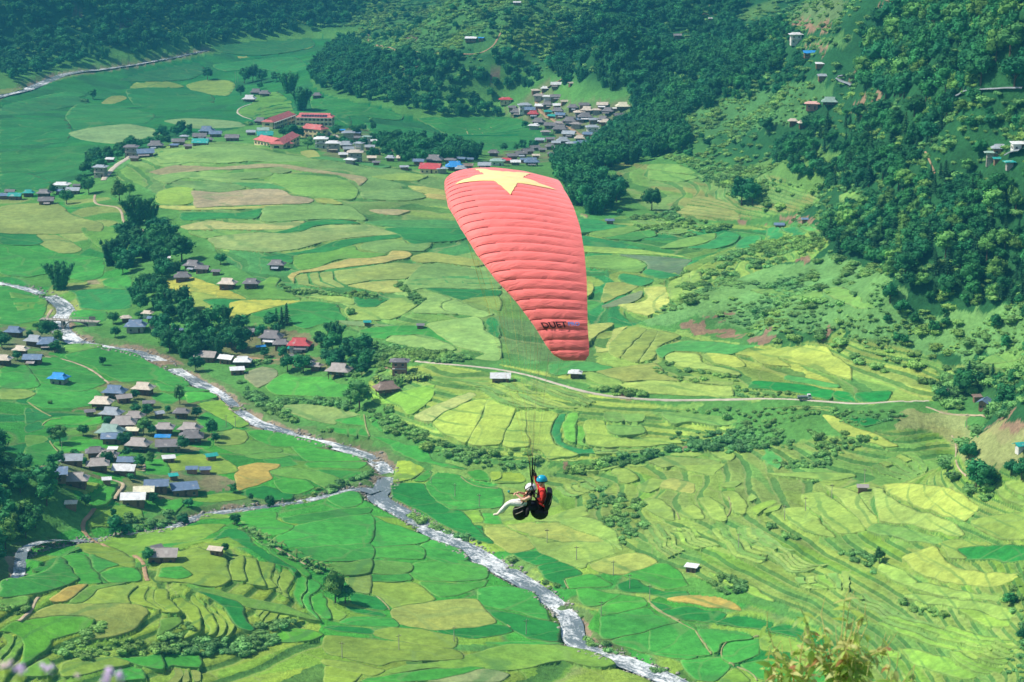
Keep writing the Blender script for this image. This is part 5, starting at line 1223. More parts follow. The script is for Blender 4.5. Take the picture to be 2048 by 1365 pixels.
# labels: what sets each house apart, by roof, place and, among equals, its order from the left
shape = {'hip':'hip-roofed house','gable':'gabled house','shed':'lean-to shed','block':'concrete house','tarp':'open tarpaulin shelter'}
bucket = {}
for e in HN.values(): rf, ty, wh, x, y = e['_info'].split('|'); bucket.setdefault((rf, ty, wh), []).append((float(x), float(y), e))
ordn = ['leftmost','second from left','third from left','fourth from left','fifth from left','sixth from left','seventh from left','eighth from left','ninth from left','tenth from left','eleventh from left','twelfth from left','thirteenth from left','fourteenth from left','fifteenth from left','sixteenth from left','seventeenth from left','eighteenth from left','nineteenth from left','twentieth from left'] + [f'twenty-{k} from left' for k in ('first','second','third','fourth','fifth','sixth','seventh','eighth','ninth')]
for (rf, ty, wh), L_ in bucket.items():
    L_.sort(key=lambda t: t[0])
    for i, (x, y, e) in enumerate(L_):
        base = f'{rf} {shape[ty]} {wh}'
        if len(L_) > 1: base += f', {ordn[i] if i < len(L_)-1 or i == 0 else "rightmost"} of its kind'
        tag(e, base, 'house' if ty not in ('shed','tarp') else 'shed', wh.replace('in the ', 'houses in the ') if len(L_) > 1 else None); del e['_info']

# ------------------------------------------------------------ school: long two-storey L, low front wing, small block
def school_wing(name, label, code, xl, yl, xr, yr, depth, storeys, gallery=True, nwin=8, panels=False):
    """cream wall with red hipped roof between two ground corners of its front"""
    (pl, pr) = hit(*survey(code, xl, yl, xr, yr).T); d = pr[:2]-pl[:2]; L = float(np.hypot(*d)); ang = math.atan2(d[1], d[0]); c = (pl[:2]+pr[:2])/2; nrm = np.array([-math.sin(ang), math.cos(ang)])
    c = c+nrm*depth/2; z = float(min(surf(*pl[:2]), surf(*pr[:2]))); e = empty(name, (c[0], c[1], z), ang); H = 3.4*storeys+0.4
    MB().box(-L/2, L/2, -depth/2, depth/2, -1.5, H).build('wall', MW['cream'], e)
    ro = MB().add(*roof_hip(L, depth, H+.02, depth*0.33, 0.7)).build('roof', M_TILE, e)
    MB().box(-L/2-.35, L/2+.35, -depth/2-.35, depth/2+.35, H-.35, H-.1).build('cornice', M_TRIM, e)
    yf = -depth/2
    for s_ in range(storeys):
        for i in range(nwin):
            xx = -L/2+L*(i+0.5)/nwin; z0 = 3.4*s_+1.1; wn = MB().box(xx-L/nwin*.28, xx+L/nwin*.28, yf-.06, yf+.02, z0, z0+1.5).build('window', M_DARK, e); MB().box(xx-.06, xx+.06, yf-.1, yf-.062, z0, z0+1.5).build('frame', M_TRIM, wn)
        if gallery: MB().box(-L/2, L/2, yf-1.9, yf-.1, 3.4*(s_+1)-.12, 3.4*(s_+1)+.12).build('gallery_floor', M_TRIM, e); MB().box(-L/2, L/2, yf-1.9, yf-1.8, 3.4*s_+.2, 3.4*s_+1.1).build('parapet', MW['cream'], e)
    if gallery:
        for i in range(nwin+1): xx = -L/2+L*i/nwin; MB().box(xx-.16, xx+.16, yf-1.95, yf-1.65, -1.2, H-.36).build('pillar', MW['white'], e)
    for s_ in range(storeys):
        for sd_ in (-1, 1): MB().box(sd_*L/2-.05, sd_*L/2+.05, -depth*.2, depth*.2, 3.4*s_+1.1, 3.4*s_+2.6).build('window', M_DARK, e)
    if panels:
        n_ = 10; b = depth/2+.7; tilt = math.atan2(depth*0.33*0.62, b*0.62)
        for i in range(n_):
            o = MB().box(-L*.3/n_*1.0, L*.3/n_*1.0, -b*.24, b*.24, 0, .08).build('solar_panel', M_PANEL, ro); o.location = (-L*.36+L*.72*(i+.5)/n_, -b*.68, H+depth*0.33*0.62*.53+.12); o.rotation_euler = (tilt, 0, 0)
    SCHOOL.append(e); return tag(e, label, 'school')
school_wing('school_building','long two-storey cream school wing with solar panels on its red roof','O',1190,262,1560,275,9,2,True,9,True)
school_wing('school_building','left two-storey cream school wing joining the long wing at an angle','O',950,300,1180,240,9,2,True,6)
school_wing('school_building','low one-storey cream school wing facing the yellow plateau','O',760,458,1050,492,9,1,False,9)
school_wing('school_building','short red-roofed cream school wing at the right of the low wing','O',1055,503,1225,468,9,2,False,5)
school_wing('school_building','small two-storey cream school block with dark windows','O',1235,385,1445,395,9,2,False,5)

# ------------------------------------------------------------ bridge, sign, poles, truck
M_CONC = plain('weathered concrete', tuple(lin((172,164,152))), 0.9, 0.2, 0.4)
pa, pb = hit(*survey('L', 480, 590, 960, 570).T); zd = float(max(surf(*pa[:2]), surf(*pb[:2])))+2.2; d = pb[:2]-pa[:2]; Lb = float(np.hypot(*d)); cb = (pa[:2]+pb[:2])/2
br = empty('arch_bridge', (cb[0], cb[1], zd), math.atan2(d[1], d[0])); tag(br, 'narrow concrete arch bridge over the river on the left', 'bridge')
MB().box(-Lb/2-3, Lb/2+3, -1.9, 1.9, -.45, 0).build('deck', M_CONC, br)
for s_ in (-1, 1):
    for i in range(13): xx = -Lb/2+Lb*i/12; MB().box(xx-.1, xx+.1, s_*1.8-.08, s_*1.8+.08, .003, .95).build('post', M_CONC, br)
    MB().box(-Lb/2-1, Lb/2+1, s_*1.8-.07, s_*1.8+.07, .953, 1.1).build('railing', M_CONC, br)
am = MB(); c0, r0 = Lb*.14, Lb*.26
for i in range(14):
    a0, a1 = math.pi*i/14, math.pi*(i+1)/14; q = lambda a, r: (c0+r*math.cos(a), r*.62*math.sin(a)-r0*.62-.6)
    (x1, z1), (x2, z2), (x3, z3), (x4, z4) = q(a0, r0), q(a1, r0), q(a1, r0+.6), q(a0, r0+.6)
    am.add([(x1,-1.6,z1),(x2,-1.6,z2),(x3,-1.6,z3),(x4,-1.6,z4),(x1,1.6,z1),(x2,1.6,z2),(x3,1.6,z3),(x4,1.6,z4)], [(0,1,2,3),(7,6,5,4),(0,4,5,1),(3,2,6,7),(1,5,6,2),(0,3,7,4)])
am.build('arch', M_CONC, br); MB().box(c0+r0+.3, Lb/2+2, -1.7, 1.7, -5, -.46).build('abutment', M_CONC, br); MB().box(-Lb/2-2, -Lb/2+1.5, -1.7, 1.7, -5, -.46).build('abutment', M_CONC, br); MB().box(c0-r0-1.2, c0-r0-.1, -1.6, 1.6, -5, -.46).build('pier', M_CONC, br)
p = hit(*survey('L', 945, 545).T)[0]; sg = empty('billboard', (p[0], p[1], float(surf(p[0], p[1]))), 0); tag(sg, 'weathered brownish billboard at the east end of the bridge', 'billboard')
hb = 60/5.12/ppm(p); MB().box(-hb*.55, hb*.55, -.06, .06, hb*.35, hb*1.15).build('panel', plain('faded board', tuple(lin((166,146,140))), 0.8, 0.5, 1.2), sg)
for s_ in (-1, 1): MB().tube([(s_*hb*.42, .09, -.3), (s_*hb*.42, .09, hb*1.1)], .08, 5).build('post', M_POST, sg)
def pole(code, x, y, h, lab):
    p = hit(*survey(code, x, y).T)[0]; hm = max(5.5, min(12, h/CROPS[code][2]/ppm(p))); e = empty('utility_pole', (p[0], p[1], float(surf(p[0], p[1]))), random.uniform(-.4,.4)); tag(e, lab, 'utility pole', 'utility poles across the fields')
    MB().tube([(0,0,-.4),(0,0,hm)], [.15,.1], 6).build('shaft', M_CONC, e); MB().box(-.8,.8,-.06,.06,hm-.75,hm-.6).build('crossarm', M_POST, e)
    for s_ in (-.7, 0, .7): MB().tube([(s_,0,hm-.6),(s_,0,hm-.38)], .05, 5).build('insulator', M_TRIM, e)
for i, a in enumerate([('F',1225,597,52),('F',1387,692,62),('F',1590,777,50),('F',1681,850,55),('F',1523,1002,72),('F',1110,1102,65),('F',408,1187,58),('F',712,1142,55),('F',585,267,45),('F',717,342,55),('F',851,402,42),('F',1791,910,62),('G',851,412,62),('G',737,462,58),('G',485,622,52),('G',995,347,60),('G',1175,262,50),('A',1378,490,88),('A',1392,488,85),('M',338,772,120),('M',1832,520,100),('M',1915,525,100),('U',1558,1362,120),('Q',140,925,85),('H',1728,1245,60),('H',1625,1100,50)]):
    lab = ['slim pole in the pale field right of the people','pole beside the dyke below the yellow strip','pole on the olive field near the lower right paddies','pole on the deep green paddies near the white shack','pole on the dyke east of the river','pole in the dark green paddy west of the lower river','pole in the olive field at the bottom','pole beside the soil patch at the bottom','pole in the bright field below the shrub bank','pole in the middle of the bright field left of the people','pole right of the bright field left of the people','pole on the dyke near the orange field','pole on the pale terraces below the grey shed','pole on the edge of the terrace scarp','pole among the narrow right terraces','pole on the field edge left of the grey shed','pole behind the grey terrace shed','left pole of the pair by the far farmstead','right pole of the pair by the far farmstead','pole under the pale tree in the village','left pole of the pair on the riverside field','right pole of the pair on the riverside field','tall pole in the olive field at the lower middle','pole beside the harness on the pale field','pole on the dry slope by the farmhouse','pole by the road near the dark hedge'][i]
    pole(*a, lab)
# small lorry on the road
p = hit(*survey('S', 1738, 686).T)[0]; tr = empty('truck', (p[0], p[1], float(surf(p[0], p[1]))+.3), math.radians(3)); tag(tr, 'small white truck driving on the pale road', 'truck')
MT = plain('truck white', tuple(lin((214,216,216))), 0.4); MK = plain('tyre rubber', tuple(lin((36,36,38))), 0.9)
MB().box(-2.9, 1.0, -.95, .95, .75, 1.5).build('cargo_bed', plain('truck bed', tuple(lin((120,130,128))), 0.7), tr); cbn = MB().add([(1.05,-.95,.55),(2.9,-.95,.55),(2.9,.95,.55),(1.05,.95,.55),(1.05,-.9,2.2),(2.35,-.9,2.2),(2.35,.9,2.2),(1.05,.9,2.2)], [(3,2,1,0),(4,5,6,7),(0,1,5,4),(1,2,6,5),(2,3,7,6),(3,0,4,7)]).build('cab', MT, tr)
MB().add([(1.4,-.96,1.45),(2.5,-.96,1.45),(2.3,-.93,2.05),(1.4,-.93,2.05)], [(0,1,2,3)]).build('window', M_DARK, cbn); MB().box(-2.8, 1.0, -.8, .8, .5, .74).build('chassis', MK, tr)
for x_ in (-1.9, 2.0):
    for s_ in (-1, 1): wh = MB().tube([(x_, s_*.98, .42), (x_, s_*.72, .42)], .42, 12).build('wheel', MK, tr); MB().tube([(x_, s_*1.0, .42), (x_, s_*.985, .42)], .2, 8).build('rim', MT, wh)
# boulders along the river banks
ico = bmesh.new(); bmesh.ops.create_icosphere(ico, subdivisions=1, radius=1); IV = np.array([v.co[:] for v in ico.verts]); IF = np.array([[v.index for v in f.verts] for f in ico.faces]); ico.free()
for name, P, Z, W in RIVERS:
    Vs, Fs, nb = [], [], 0
    for i in range(0, len(P)-1):
        t = P[min(i+1, len(P)-1), :2]-P[max(i-1, 0), :2]; t = t/(np.hypot(*t)+1e-9); nn = np.array([-t[1], t[0]])
        for q in range(16 if name != 'far_river' else 4):
            sd_ = random.choice((-1, 1)); o = sd_*(W[i]/2+random.uniform(-0.8, 1.8)); c = P[i, :2]+nn*o+np.random.default_rng(i*9+q).uniform(-1, 1, 2)
            r = random.choice((.16,.2,.25,.3,.4,.6))*random.uniform(.7,1.3); V = IV*(r*np.array([1.2,1,.75]))*(0.75+0.5*rng.random((len(IV),1))) + [c[0], c[1], float(surf(c[0], c[1]))+r*.25]
            Vs.append(V); Fs.append(IF+nb); nb += len(IV)
    tag(link('river_boulders', mesh_np('river_boulders', np.concatenate(Vs), np.concatenate(Fs)), plain('river rock', tuple(lin((156,152,140))), 0.9, 0.4, 0.25)), 'pale boulders along the '+name.replace('_',' ')+' banks', None, None, 'stuff')

# ------------------------------------------------------------ vegetation kinds (unit height, base at the origin)
def shade_attr(me, vals):
    a = me.attributes.new('Shade', 'FLOAT', 'POINT'); a.data.foreach_set('value', np.asarray(vals, np.float32))
class LeafMesh:
    def __init__(s, seed): s.r = random.Random(seed); s.v, s.f, s.s = [], [], []
    def quad(s, c, nrm, L, W, sh, axis=None):
        nrm = Vector(nrm).normalized(); a = Vector(axis) if axis is not None else Vector((s.r.gauss(0,1), s.r.gauss(0,1), s.r.gauss(0,1)))
        a = (a - nrm*a.dot(nrm)); a = a.normalized() if a.length > 1e-4 else nrm.orthogonal().normalized(); b = nrm.cross(a); c = Vector(c); k = len(s.v)
        bend = nrm*(-0.18*L)
        s.v += [c-a*L*0.5+bend, c+b*W*0.5, c+a*L*0.5+bend, c-b*W*0.5]; s.f.append((k, k+1, k+2, k+3)); s.s += [sh]*4
    def blob(s, c, r, sh):
        bm = bmesh.new(); bmesh.ops.create_icosphere(bm, subdivisions=1, radius=1.0); k = len(s.v)
        for v in bm.verts: s.v.append(Vector(c)+Vector((v.co.x*r[0], v.co.y*r[1], v.co.z*r[2]))*(0.82+0.36*s.r.random())); s.s.append(sh)
        for f in bm.faces: s.f.append(tuple(k+v.index for v in f.verts))
        bm.free()
    def lobe(s, c, r, n, leaf):
        sh0 = s.r.random(); s.blob(c, [x*0.8 for x in r], sh0*0.6+0.1)
        for _ in range(n):
            d = Vector((s.r.gauss(0,1), s.r.gauss(0,1), s.r.gauss(0.25,1))).normalized(); k = 0.78+0.34*s.r.random()
            p = Vector(c)+Vector((d.x*r[0], d.y*r[1], d.z*r[2]))*k
            nn = d + Vector((s.r.gauss(0,.45), s.r.gauss(0,.45), s.r.gauss(0,.45)))
            s.quad(p, nn, leaf*(0.7+0.7*s.r.random()), leaf*(0.5+0.5*s.r.random()), min(1, max(0, sh0+s.r.gauss(0, .22))))
    def mesh(s, name):
        me = mesh_np(name, [tuple(v) for v in s.v], s.f); shade_attr(me, s.s); return me
def broad_crown(seed, n=9, leaf=0.085, tall=1.0):
    L = LeafMesh(seed); r = L.r
    for i in range(n):
        a = 2*math.pi*i/n*2.4 + r.random(); rad = 0.24*math.sqrt(r.random())*1.15; z = 0.40+0.44*((i+0.5)/n) + r.uniform(-.05,.05)
        q = r.uniform(0.13, 0.22)*(1.15-0.45*abs(z-0.6)); L.lobe((rad*math.cos(a), rad*math.sin(a), z), (q*1.1, q*1.1, q*0.95), 46, leaf)
    return L.mesh('crown')
def pine_crown(seed):
    L = LeafMesh(seed); r = L.r
    for t in range(9):
        z = 0.2+0.78*t/8; R = 0.2*(1-t/9.2)+0.02
        L.blob((0,0,z), (R*0.55, R*0.55, 0.07), 0.3)
        for k in range(22):
            a = r.random()*6.283; q = R*(0.5+0.6*r.random())
            L.quad((q*math.cos(a), q*math.sin(a), z-0.25*q), (math.cos(a)*0.5, math.sin(a)*0.5, 0.9), 0.09, 0.05, r.random(), (math.cos(a), math.sin(a), -0.5))
    return L.mesh('crown')
def bamboo_crown(seed):
    L = LeafMesh(seed); r = L.r
    for c in range(19):
        a = r.random()*6.283; lean = r.uniform(0.03, 0.34); h = r.uniform(0.62, 1.0); sh0 = r.random(); b0 = r.uniform(0, 0.17)
        for t in range(10):
            u = 0.06+0.94*t/9; rad = b0+lean*u**1.5; z = h*(u - 0.22*lean*u**5); p = (rad*math.cos(a), rad*math.sin(a), z)
            w = 0.1*(1.1-0.5*abs(u-0.5))
            if t % 2 == 0: L.blob(p, (w*0.8, w*0.8, w*1.1), sh0*0.7)
            for k in range(9):
                d = Vector((r.gauss(0,1), r.gauss(0,1), r.gauss(0,.7))).normalized()
                q = Vector(p)+d*w*(0.8+0.6*r.random()); L.quad(q, d+Vector((0,0,.4)), 0.085, 0.03, min(1, max(0, sh0+r.gauss(0,.2))), (d.x, d.y, -0.9))
    return L.mesh('crown')
def shrub_crown(seed, n=5):
    L = LeafMesh(seed); r = L.r
    for i in range(n):
        a = r.random()*6.283; q = r.uniform(0.28, 0.46); rad = r.uniform(0, 0.5)
        L.lobe((rad*math.cos(a), rad*math.sin(a), q*0.75+r.uniform(0,.2)), (q*1.15, q*1.15, q), 26, 0.2)
    return L.mesh('foliage')
def trunk_mesh(seed, h=0.5, r0=0.028, limbs=4):
    r = random.Random(seed); m = MB(); top = Vector((r.uniform(-.03,.03), r.uniform(-.03,.03), h))
    m.tube([(0,0,-0.04), (0,0,h*0.5), top], [r0, r0*0.75, r0*0.5], 6)
    for k in range(limbs):
        a = 6.283*k/limbs+r.random(); z = h*r.uniform(0.55, 0.95); m.tube([(top.x*z/h, top.y*z/h, z), (0.16*math.cos(a), 0.16*math.sin(a), z+0.18)], [r0*0.4, r0*0.15], 4)
    return m.mesh('trunk')
def culm_mesh(seed):
    r = random.Random(seed); m = MB()
    for k in range(8):
        a = r.random()*6.283; ln = r.uniform(.06, .25); m.tube([(0.04*math.cos(a), 0.04*math.sin(a), -.03), (0.04*math.cos(a)+ln*.2*math.cos(a), 0.04*math.sin(a)+ln*.2*math.sin(a), .4), (ln*math.cos(a), ln*math.sin(a), .8)], [.009, .008, .004], 4)
    return m.mesh('culms')
M_LEAF = leaf_mat('broad_leaves', tuple(lin((44,114,70)))); M_LEAF2 = leaf_mat('light_leaves', tuple(lin((84,142,76)))); M_BAMB = leaf_mat('bamboo_leaves', tuple(lin((44,112,68))), 0.3)
M_PINE = leaf_mat('pine_needles', tuple(lin((36,88,58))), 0.2); M_SHRUB = leaf_mat('shrub_leaves', tuple(lin((100,154,88))), 0.35); M_BARK = plain('bark', tuple(lin((98,84,66))), 0.95, 0.3, 3)
KIND = {}
def kind_add(key, crowns, trunks, mat): KIND[key] = [(c, t, mat) for c, t in zip(crowns, trunks)]
def setmat(me, m): me.materials.append(m); return me
kind_add('broad', [setmat(broad_crown(s), M_LEAF) for s in (1,2,3)], [setmat(trunk_mesh(s), M_BARK) for s in (1,2,3)], M_LEAF)
kind_add('light', [setmat(broad_crown(s, 8, 0.075), M_LEAF2) for s in (11,12)], [setmat(trunk_mesh(s), M_BARK) for s in (11,12)], M_LEAF2)
kind_add('bamboo', [setmat(bamboo_crown(s), M_BAMB) for s in (21,22)], [setmat(culm_mesh(s), M_BARK) for s in (21,22)], M_BAMB)
kind_add('pine', [setmat(pine_crown(s), M_PINE) for s in (31,)], [setmat(trunk_mesh(s, 0.9, 0.02, 0), M_BARK) for s in (31,)], M_PINE)
kind_add('shrub', [setmat(shrub_crown(s), M_SHRUB) for s in (41,42,43)], [setmat(trunk_mesh(s, 0.3, 0.03, 3), M_BARK) for s in (41,42,43)], M_SHRUB)
TREE_SRC = {}
def tree(kind, loc, h, label, group=None, var=None, wide=1.0, name=None, rz=None):
    r = random.random(); opts = KIND[kind]; i = var if var is not None else int(r*len(opts)) % len(opts); c, t, m = opts[i]
    nm = name or {'broad':'broadleaf_tree','light':'broadleaf_tree','bamboo':'bamboo_clump','pine':'conifer_tree','shrub':'bush'}[kind]
    e = empty(nm, loc, random.random()*6.283 if rz is None else rz); e.scale = (h*wide, h*wide, h)
    oc = bpy.data.objects.new('crown' if kind != 'shrub' else 'foliage', c); COL.objects.link(oc); oc.parent = e
    if not (kind == 'shrub'):
        ot = bpy.data.objects.new('trunk' if kind != 'bamboo' else 'culms', t); COL.objects.link(ot); ot.parent = e
    if (kind, i) not in TREE_SRC: TREE_SRC[(kind, i)] = oc
    tag(e, label, {'bamboo':'bamboo','shrub':'bush'}.get(kind, 'tree'), group); return e
# single trees and clumps that stand out: survey code, x, y of the foot, height in survey pixels, kind, label, width
ST = [
 ('D',350,375,165,'bamboo','broad bamboo clump standing alone in the field left of the riverbend',1.2),
 ('D',650,235,155,'bamboo','tall bamboo clump on the field edge west of the tree belt',1.0),
 ('D',720,290,90,'broad','round tree beside the tall bamboo clump on the field edge',1.1),
 ('A',800,1315,170,'bamboo','big dark bamboo clump beside the winding footpath',1.3),
 ('A',880,1300,120,'bamboo','lower bamboo clump touching the big one by the footpath',1.2),
 ('A',700,1190,135,'light','thin feathery tree above the winding footpath',0.9),
 ('A',760,1150,80,'light','small feathery tree behind the thin one above the footpath',1.0),
 ('A',390,1195,85,'broad','round dark tree in front of the blue-grey ridge house',1.1),
 ('A',520,1135,100,'broad','dark tree right of the white ridge house',1.2),
 ('A',480,1090,70,'broad','lower dark tree beside the white ridge house',1.1),
 ('A',310,1140,60,'broad','dark tree between the grey and white ridge houses',1.1),
 ('A',560,975,70,'broad','tree left of the grey concrete ridge house',1.0),
 ('A',690,935,55,'broad','low tree by the bend of the concrete lane',1.4),
 ('A',545,582,58,'broad','lone round tree in the far green paddies',1.2),
 ('A',500,600,26,'shrub','low bush beside the lone tree in the far paddies',1.6),
 ('A',1215,468,72,'broad','lone dark tree on a rise in the far paddies',1.1),
 ('A',1690,545,120,'bamboo','dark bamboo clump left of the far hut',1.2),
 ('A',1760,645,145,'bamboo','tall bamboo clump above the school roof',1.1),
 ('A',1430,490,95,'broad','left tree of the grove behind the far farmhouse',1.0),
 ('A',1480,480,95,'broad','tallest tree of the grove behind the far farmhouse',1.0),
 ('A',1530,490,85,'broad','right tree of the grove behind the far farmhouse',1.0),
 ('A',1410,560,60,'broad','tree shading the left gable of the far farmhouse',1.2),
 ('A',1520,525,45,'broad','small tree behind the far farmhouse roofs',1.2),
 ('A',1620,480,55,'broad','low tree on the far bank left of the bamboo',1.5),
 ('O',1140,395,150,'broad','large tree in the school yard',1.5),
 ('O',1060,390,100,'broad','smaller tree at the left of the school yard',1.4),
 ('O',1230,390,110,'broad','tree between the school yard and the small school block',1.2),
 ('O',1310,505,120,'light','broad bright green tree in front of the school',1.5),
 ('O',1590,355,100,'broad','tree right of the school behind the white roofs',1.3),
 ('O',1800,365,100,'broad','tree behind the concrete houses east of the school',1.4),
 ('O',1395,260,50,'broad','small tree against the long school wing',1.3),
 ('O',720,255,45,'shrub','bush beside the dark farmhouse above the school',1.5),
 ('O',930,480,30,'shrub','low shrubs along the cream school wall',2.2),
 ('N',790,362,125,'pine','left conifer of three above the red roof',1.1),
 ('N',835,372,145,'pine','middle conifer of three above the red roof',1.1),
 ('N',875,372,175,'pine','tallest conifer of three above the red roof',1.1),
 ('N',370,340,135,'bamboo','bamboo clump at the edge of the golden field',1.1),
 ('N',1270,525,185,'bamboo','large leaning bamboo clump right of the red roof',1.2),
 ('N',1210,440,90,'broad','tree beside the leaning bamboo clump',1.2),
 ('D',970,505,135,'bamboo','light green bamboo below the golden fields',1.1),
 ('D',1290,235,70,'broad','dark round tree by the path above the beige house',1.2),
 ('E',1485,385,80,'broad','round tree on the stream bank near the confluence',1.0),
 ('E',1385,365,42,'broad','small tree left of the round stream bank tree',1.0),
 ('E',1295,500,66,'broad','round tree at the head of the banana-lined dyke',1.2),
 ('E',1850,925,185,'light','tall pale tree at the corner of the terraced knoll',0.9),
 ('E',1905,930,110,'broad','dark spreading tree behind the tall pale one on the knoll corner',1.3),
 ('E',1810,850,70,'broad','tree at the dyke end above the tall pale tree',1.2),
 ('E',635,545,130,'broad','tall dark tree beside the stream crossing',1.0),
 ('E',690,540,70,'broad','lower tree right of the stream crossing tree',1.2),
 ('E',820,705,85,'broad','round tree at the left end of the long grey house',1.1),
 ('E',1245,645,55,'broad','tree hugging the small barn on the knoll',1.0),
 ('E',1015,480,70,'broad','bushy tree on the stream bend',1.2),
 ('E',1290,315,50,'broad','small tree below the building site',1.1),
 ('E',1040,400,50,'broad','tree left of the stony stream bed',1.3),
 ('M',1410,315,180,'light','slender light green tree by the river path',0.8),
 ('M',320,675,175,'light','large pale tree on a bare trunk west of the village',1.2),
 ('M',240,610,90,'broad','dark tree left of the large pale village tree',1.1),
 ('M',530,605,110,'broad','dark tree west of the green-grey roof',1.1),
 ('M',1110,435,130,'broad','tree in the heart of the village above the grey roofs',1.1),
 ('M',1000,270,95,'broad','tree between the slate blue and beige roofs',1.2),
 ('M',1080,590,160,'light','tallest village tree beside the cream roof',1.0),
 ('M',1150,600,110,'broad','dark tree left of the blue tarpaulin',1.0),
 ('M',945,640,85,'broad','round tree in front of the green-grey roof',1.1),
 ('M',1700,610,165,'broad','tree at the east end of the village',0.9),
 ('M',1735,665,95,'broad','lower tree at the east end of the village',1.1),
 ('M',1560,435,100,'broad','spreading tree right of the lone dark roof',1.3),
 ('M',1300,390,70,'broad','tree behind the small blue-grey village roof',1.2),
 ('M',1165,1210,100,'broad','dark tree at the corner of the white roofed house',1.1),
 ('M',960,1010,70,'broad','bushy tree above the cream roof',1.4),
 ('M',730,810,70,'broad','small tree between the grey village roofs',1.0),
 ('M',1900,1120,70,'broad','tree below the golden field corner',1.1),
 ('M',220,310,48,'shrub','small dark bush in the paddy west of the village',0.7),
 ('M',810,1340,90,'broad','thin dark tree on the round field by the crossing',0.8),
 ('M',550,1240,110,'broad','tree beside the bare clay bank of the wooded knoll',1.2),
 ('L',1055,975,95,'broad','round tree in the paddy below the bridge',1.0),
 ('L',1160,560,130,'broad','tree left of the large slate roof by the bridge',1.1),
 ('L',1180,690,110,'broad','tree below the slate roof by the bridge',1.1),
 ('L',1420,500,75,'broad','tree in front of the small beige roofs',1.5),
 ('L',550,600,80,'broad','dark tree at the west end of the bridge',1.6),
 ('L',380,620,80,'broad','dark trees west of the bridge',1.6),
 ('L',560,840,110,'broad','bushy tree below the blue-grey double roof',1.5),
 ('L',180,930,100,'broad','tree between the beige and slate roofs by the edge',1.4),
 ('L',20,800,160,'broad','dark tree on the picture edge below the slate roof',1.2),
 ('L',440,265,25,'shrub','little bush on the river bank upstream',1.5),
 ('N',1470,1055,235,'light','tall pale tree on a white trunk left of the bench terraces',1.1),
 ('N',1400,1010,140,'light','lower pale tree beside the tall one with the white trunk',1.2),
 ('N',1250,700,140,'broad','tree behind the hip roof east of the red house',1.4),
 ('N',1010,760,160,'broad','dark tree in front of the lower grey roofs',1.2),
 ('N',880,750,140,'broad','dark tree left of the lower grey roofs',1.1),
 ('N',130,750,130,'broad','dark tree on the bank above the river',1.2),
 ('N',840,640,100,'broad','tree below the red roof',1.3),
 ('N',690,640,90,'broad','tree under the blue tarpaulin shelter',1.1),
 ('N',1490,790,120,'broad','tree right of the grey hip roof by the lane',1.2),
 ('N',1800,870,80,'light','light bush against the thatched roof',1.1),
 ('G',1745,145,108,'broad','round dark tree on the dry slope',1.05),
 ('G',1785,290,165,'broad','left tree of the pair below the dry slope',1.1),
 ('G',1840,290,140,'broad','right tree of the pair below the dry slope',1.2),
 ('G',1625,195,65,'light','small pale tree on the edge of the dry slope',1.2),
 ('G',1975,215,90,'broad','tree left of the white post on the dry slope',1.1),
 ('G',2035,235,125,'broad','dark tree at the picture edge below the dry slope',1.1),
 ('G',1860,300,60,'shrub','bush at the foot of the tree pair',1.4),
 ('G',1255,695,90,'light','grey green bush tree in the middle of the terraces',0.9),
 ('G',1970,925,80,'broad','dark tree at the edge of the yellow terraces',1.2),
 ('G',2030,1120,60,'broad','dark tree on the right picture edge above the lowest terraces',1.2),
 ('G',1375,925,45,'shrub','round bush above the row of terrace bushes',1.2),
 ('G',905,260,25,'shrub','small dark bush on the pale field',1.3),
 ('H',1310,565,115,'broad','single dark tree at the foot of the plantation',0.9),
 ('H',1870,965,78,'pine','short conifer above the farmhouse on the right',1.3),
 ('H',1740,1000,120,'pine','taller conifer left of the farmhouse on the right',1.3),
 ('H',1690,1015,100,'pine','shorter conifer left of the farmhouse on the right',1.3),
 ('H',1600,1090,80,'broad','tree at the road end',1.3),
 ('H',1950,1090,90,'broad','tree right of the farmhouse',1.4),
 ('H',220,192,26,'shrub','dark bush at the edge of the knoll paddies',1.5),
 ('C',500,1120,160,'broad','dark tree by the scree below the wooded slope',1.1),
 ('C',560,1110,120,'broad','right neighbour of the dark tree by the scree',1.1),
 ('C',10,1150,120,'broad','dark leafy tree beside the canopy edge',1.0),
 ('C',1740,500,75,'light','lone light tree by the hillside road',1.0),
 ('S',1200,798,60,'shrub','dark round bush in the field below the road',1.0),
 ('N',1390,290,75,'shrub','bushy bank shrub right of the deep green field',0.7),
 ('B',420,712,30,'shrub','tiny tree in the far paddies east of the school',0.7),
 ('K',1345,465,45,'shrub','dark shrub above the light paddies right of the canopy',1.2),
 ('K',610,255,60,'broad','tree right of the lone slate hut',1.2)]
for code, x, y, h, kd, lab, wd in ST:
    p = hit(*survey(code, x, y).T)[0]; s = CROPS[code][2]; hm = h/s/ppm(p)*1.04
    tree(kd, (p[0], p[1], float(surf(p[0], p[1]))-0.1), hm, lab, None, None, wd)
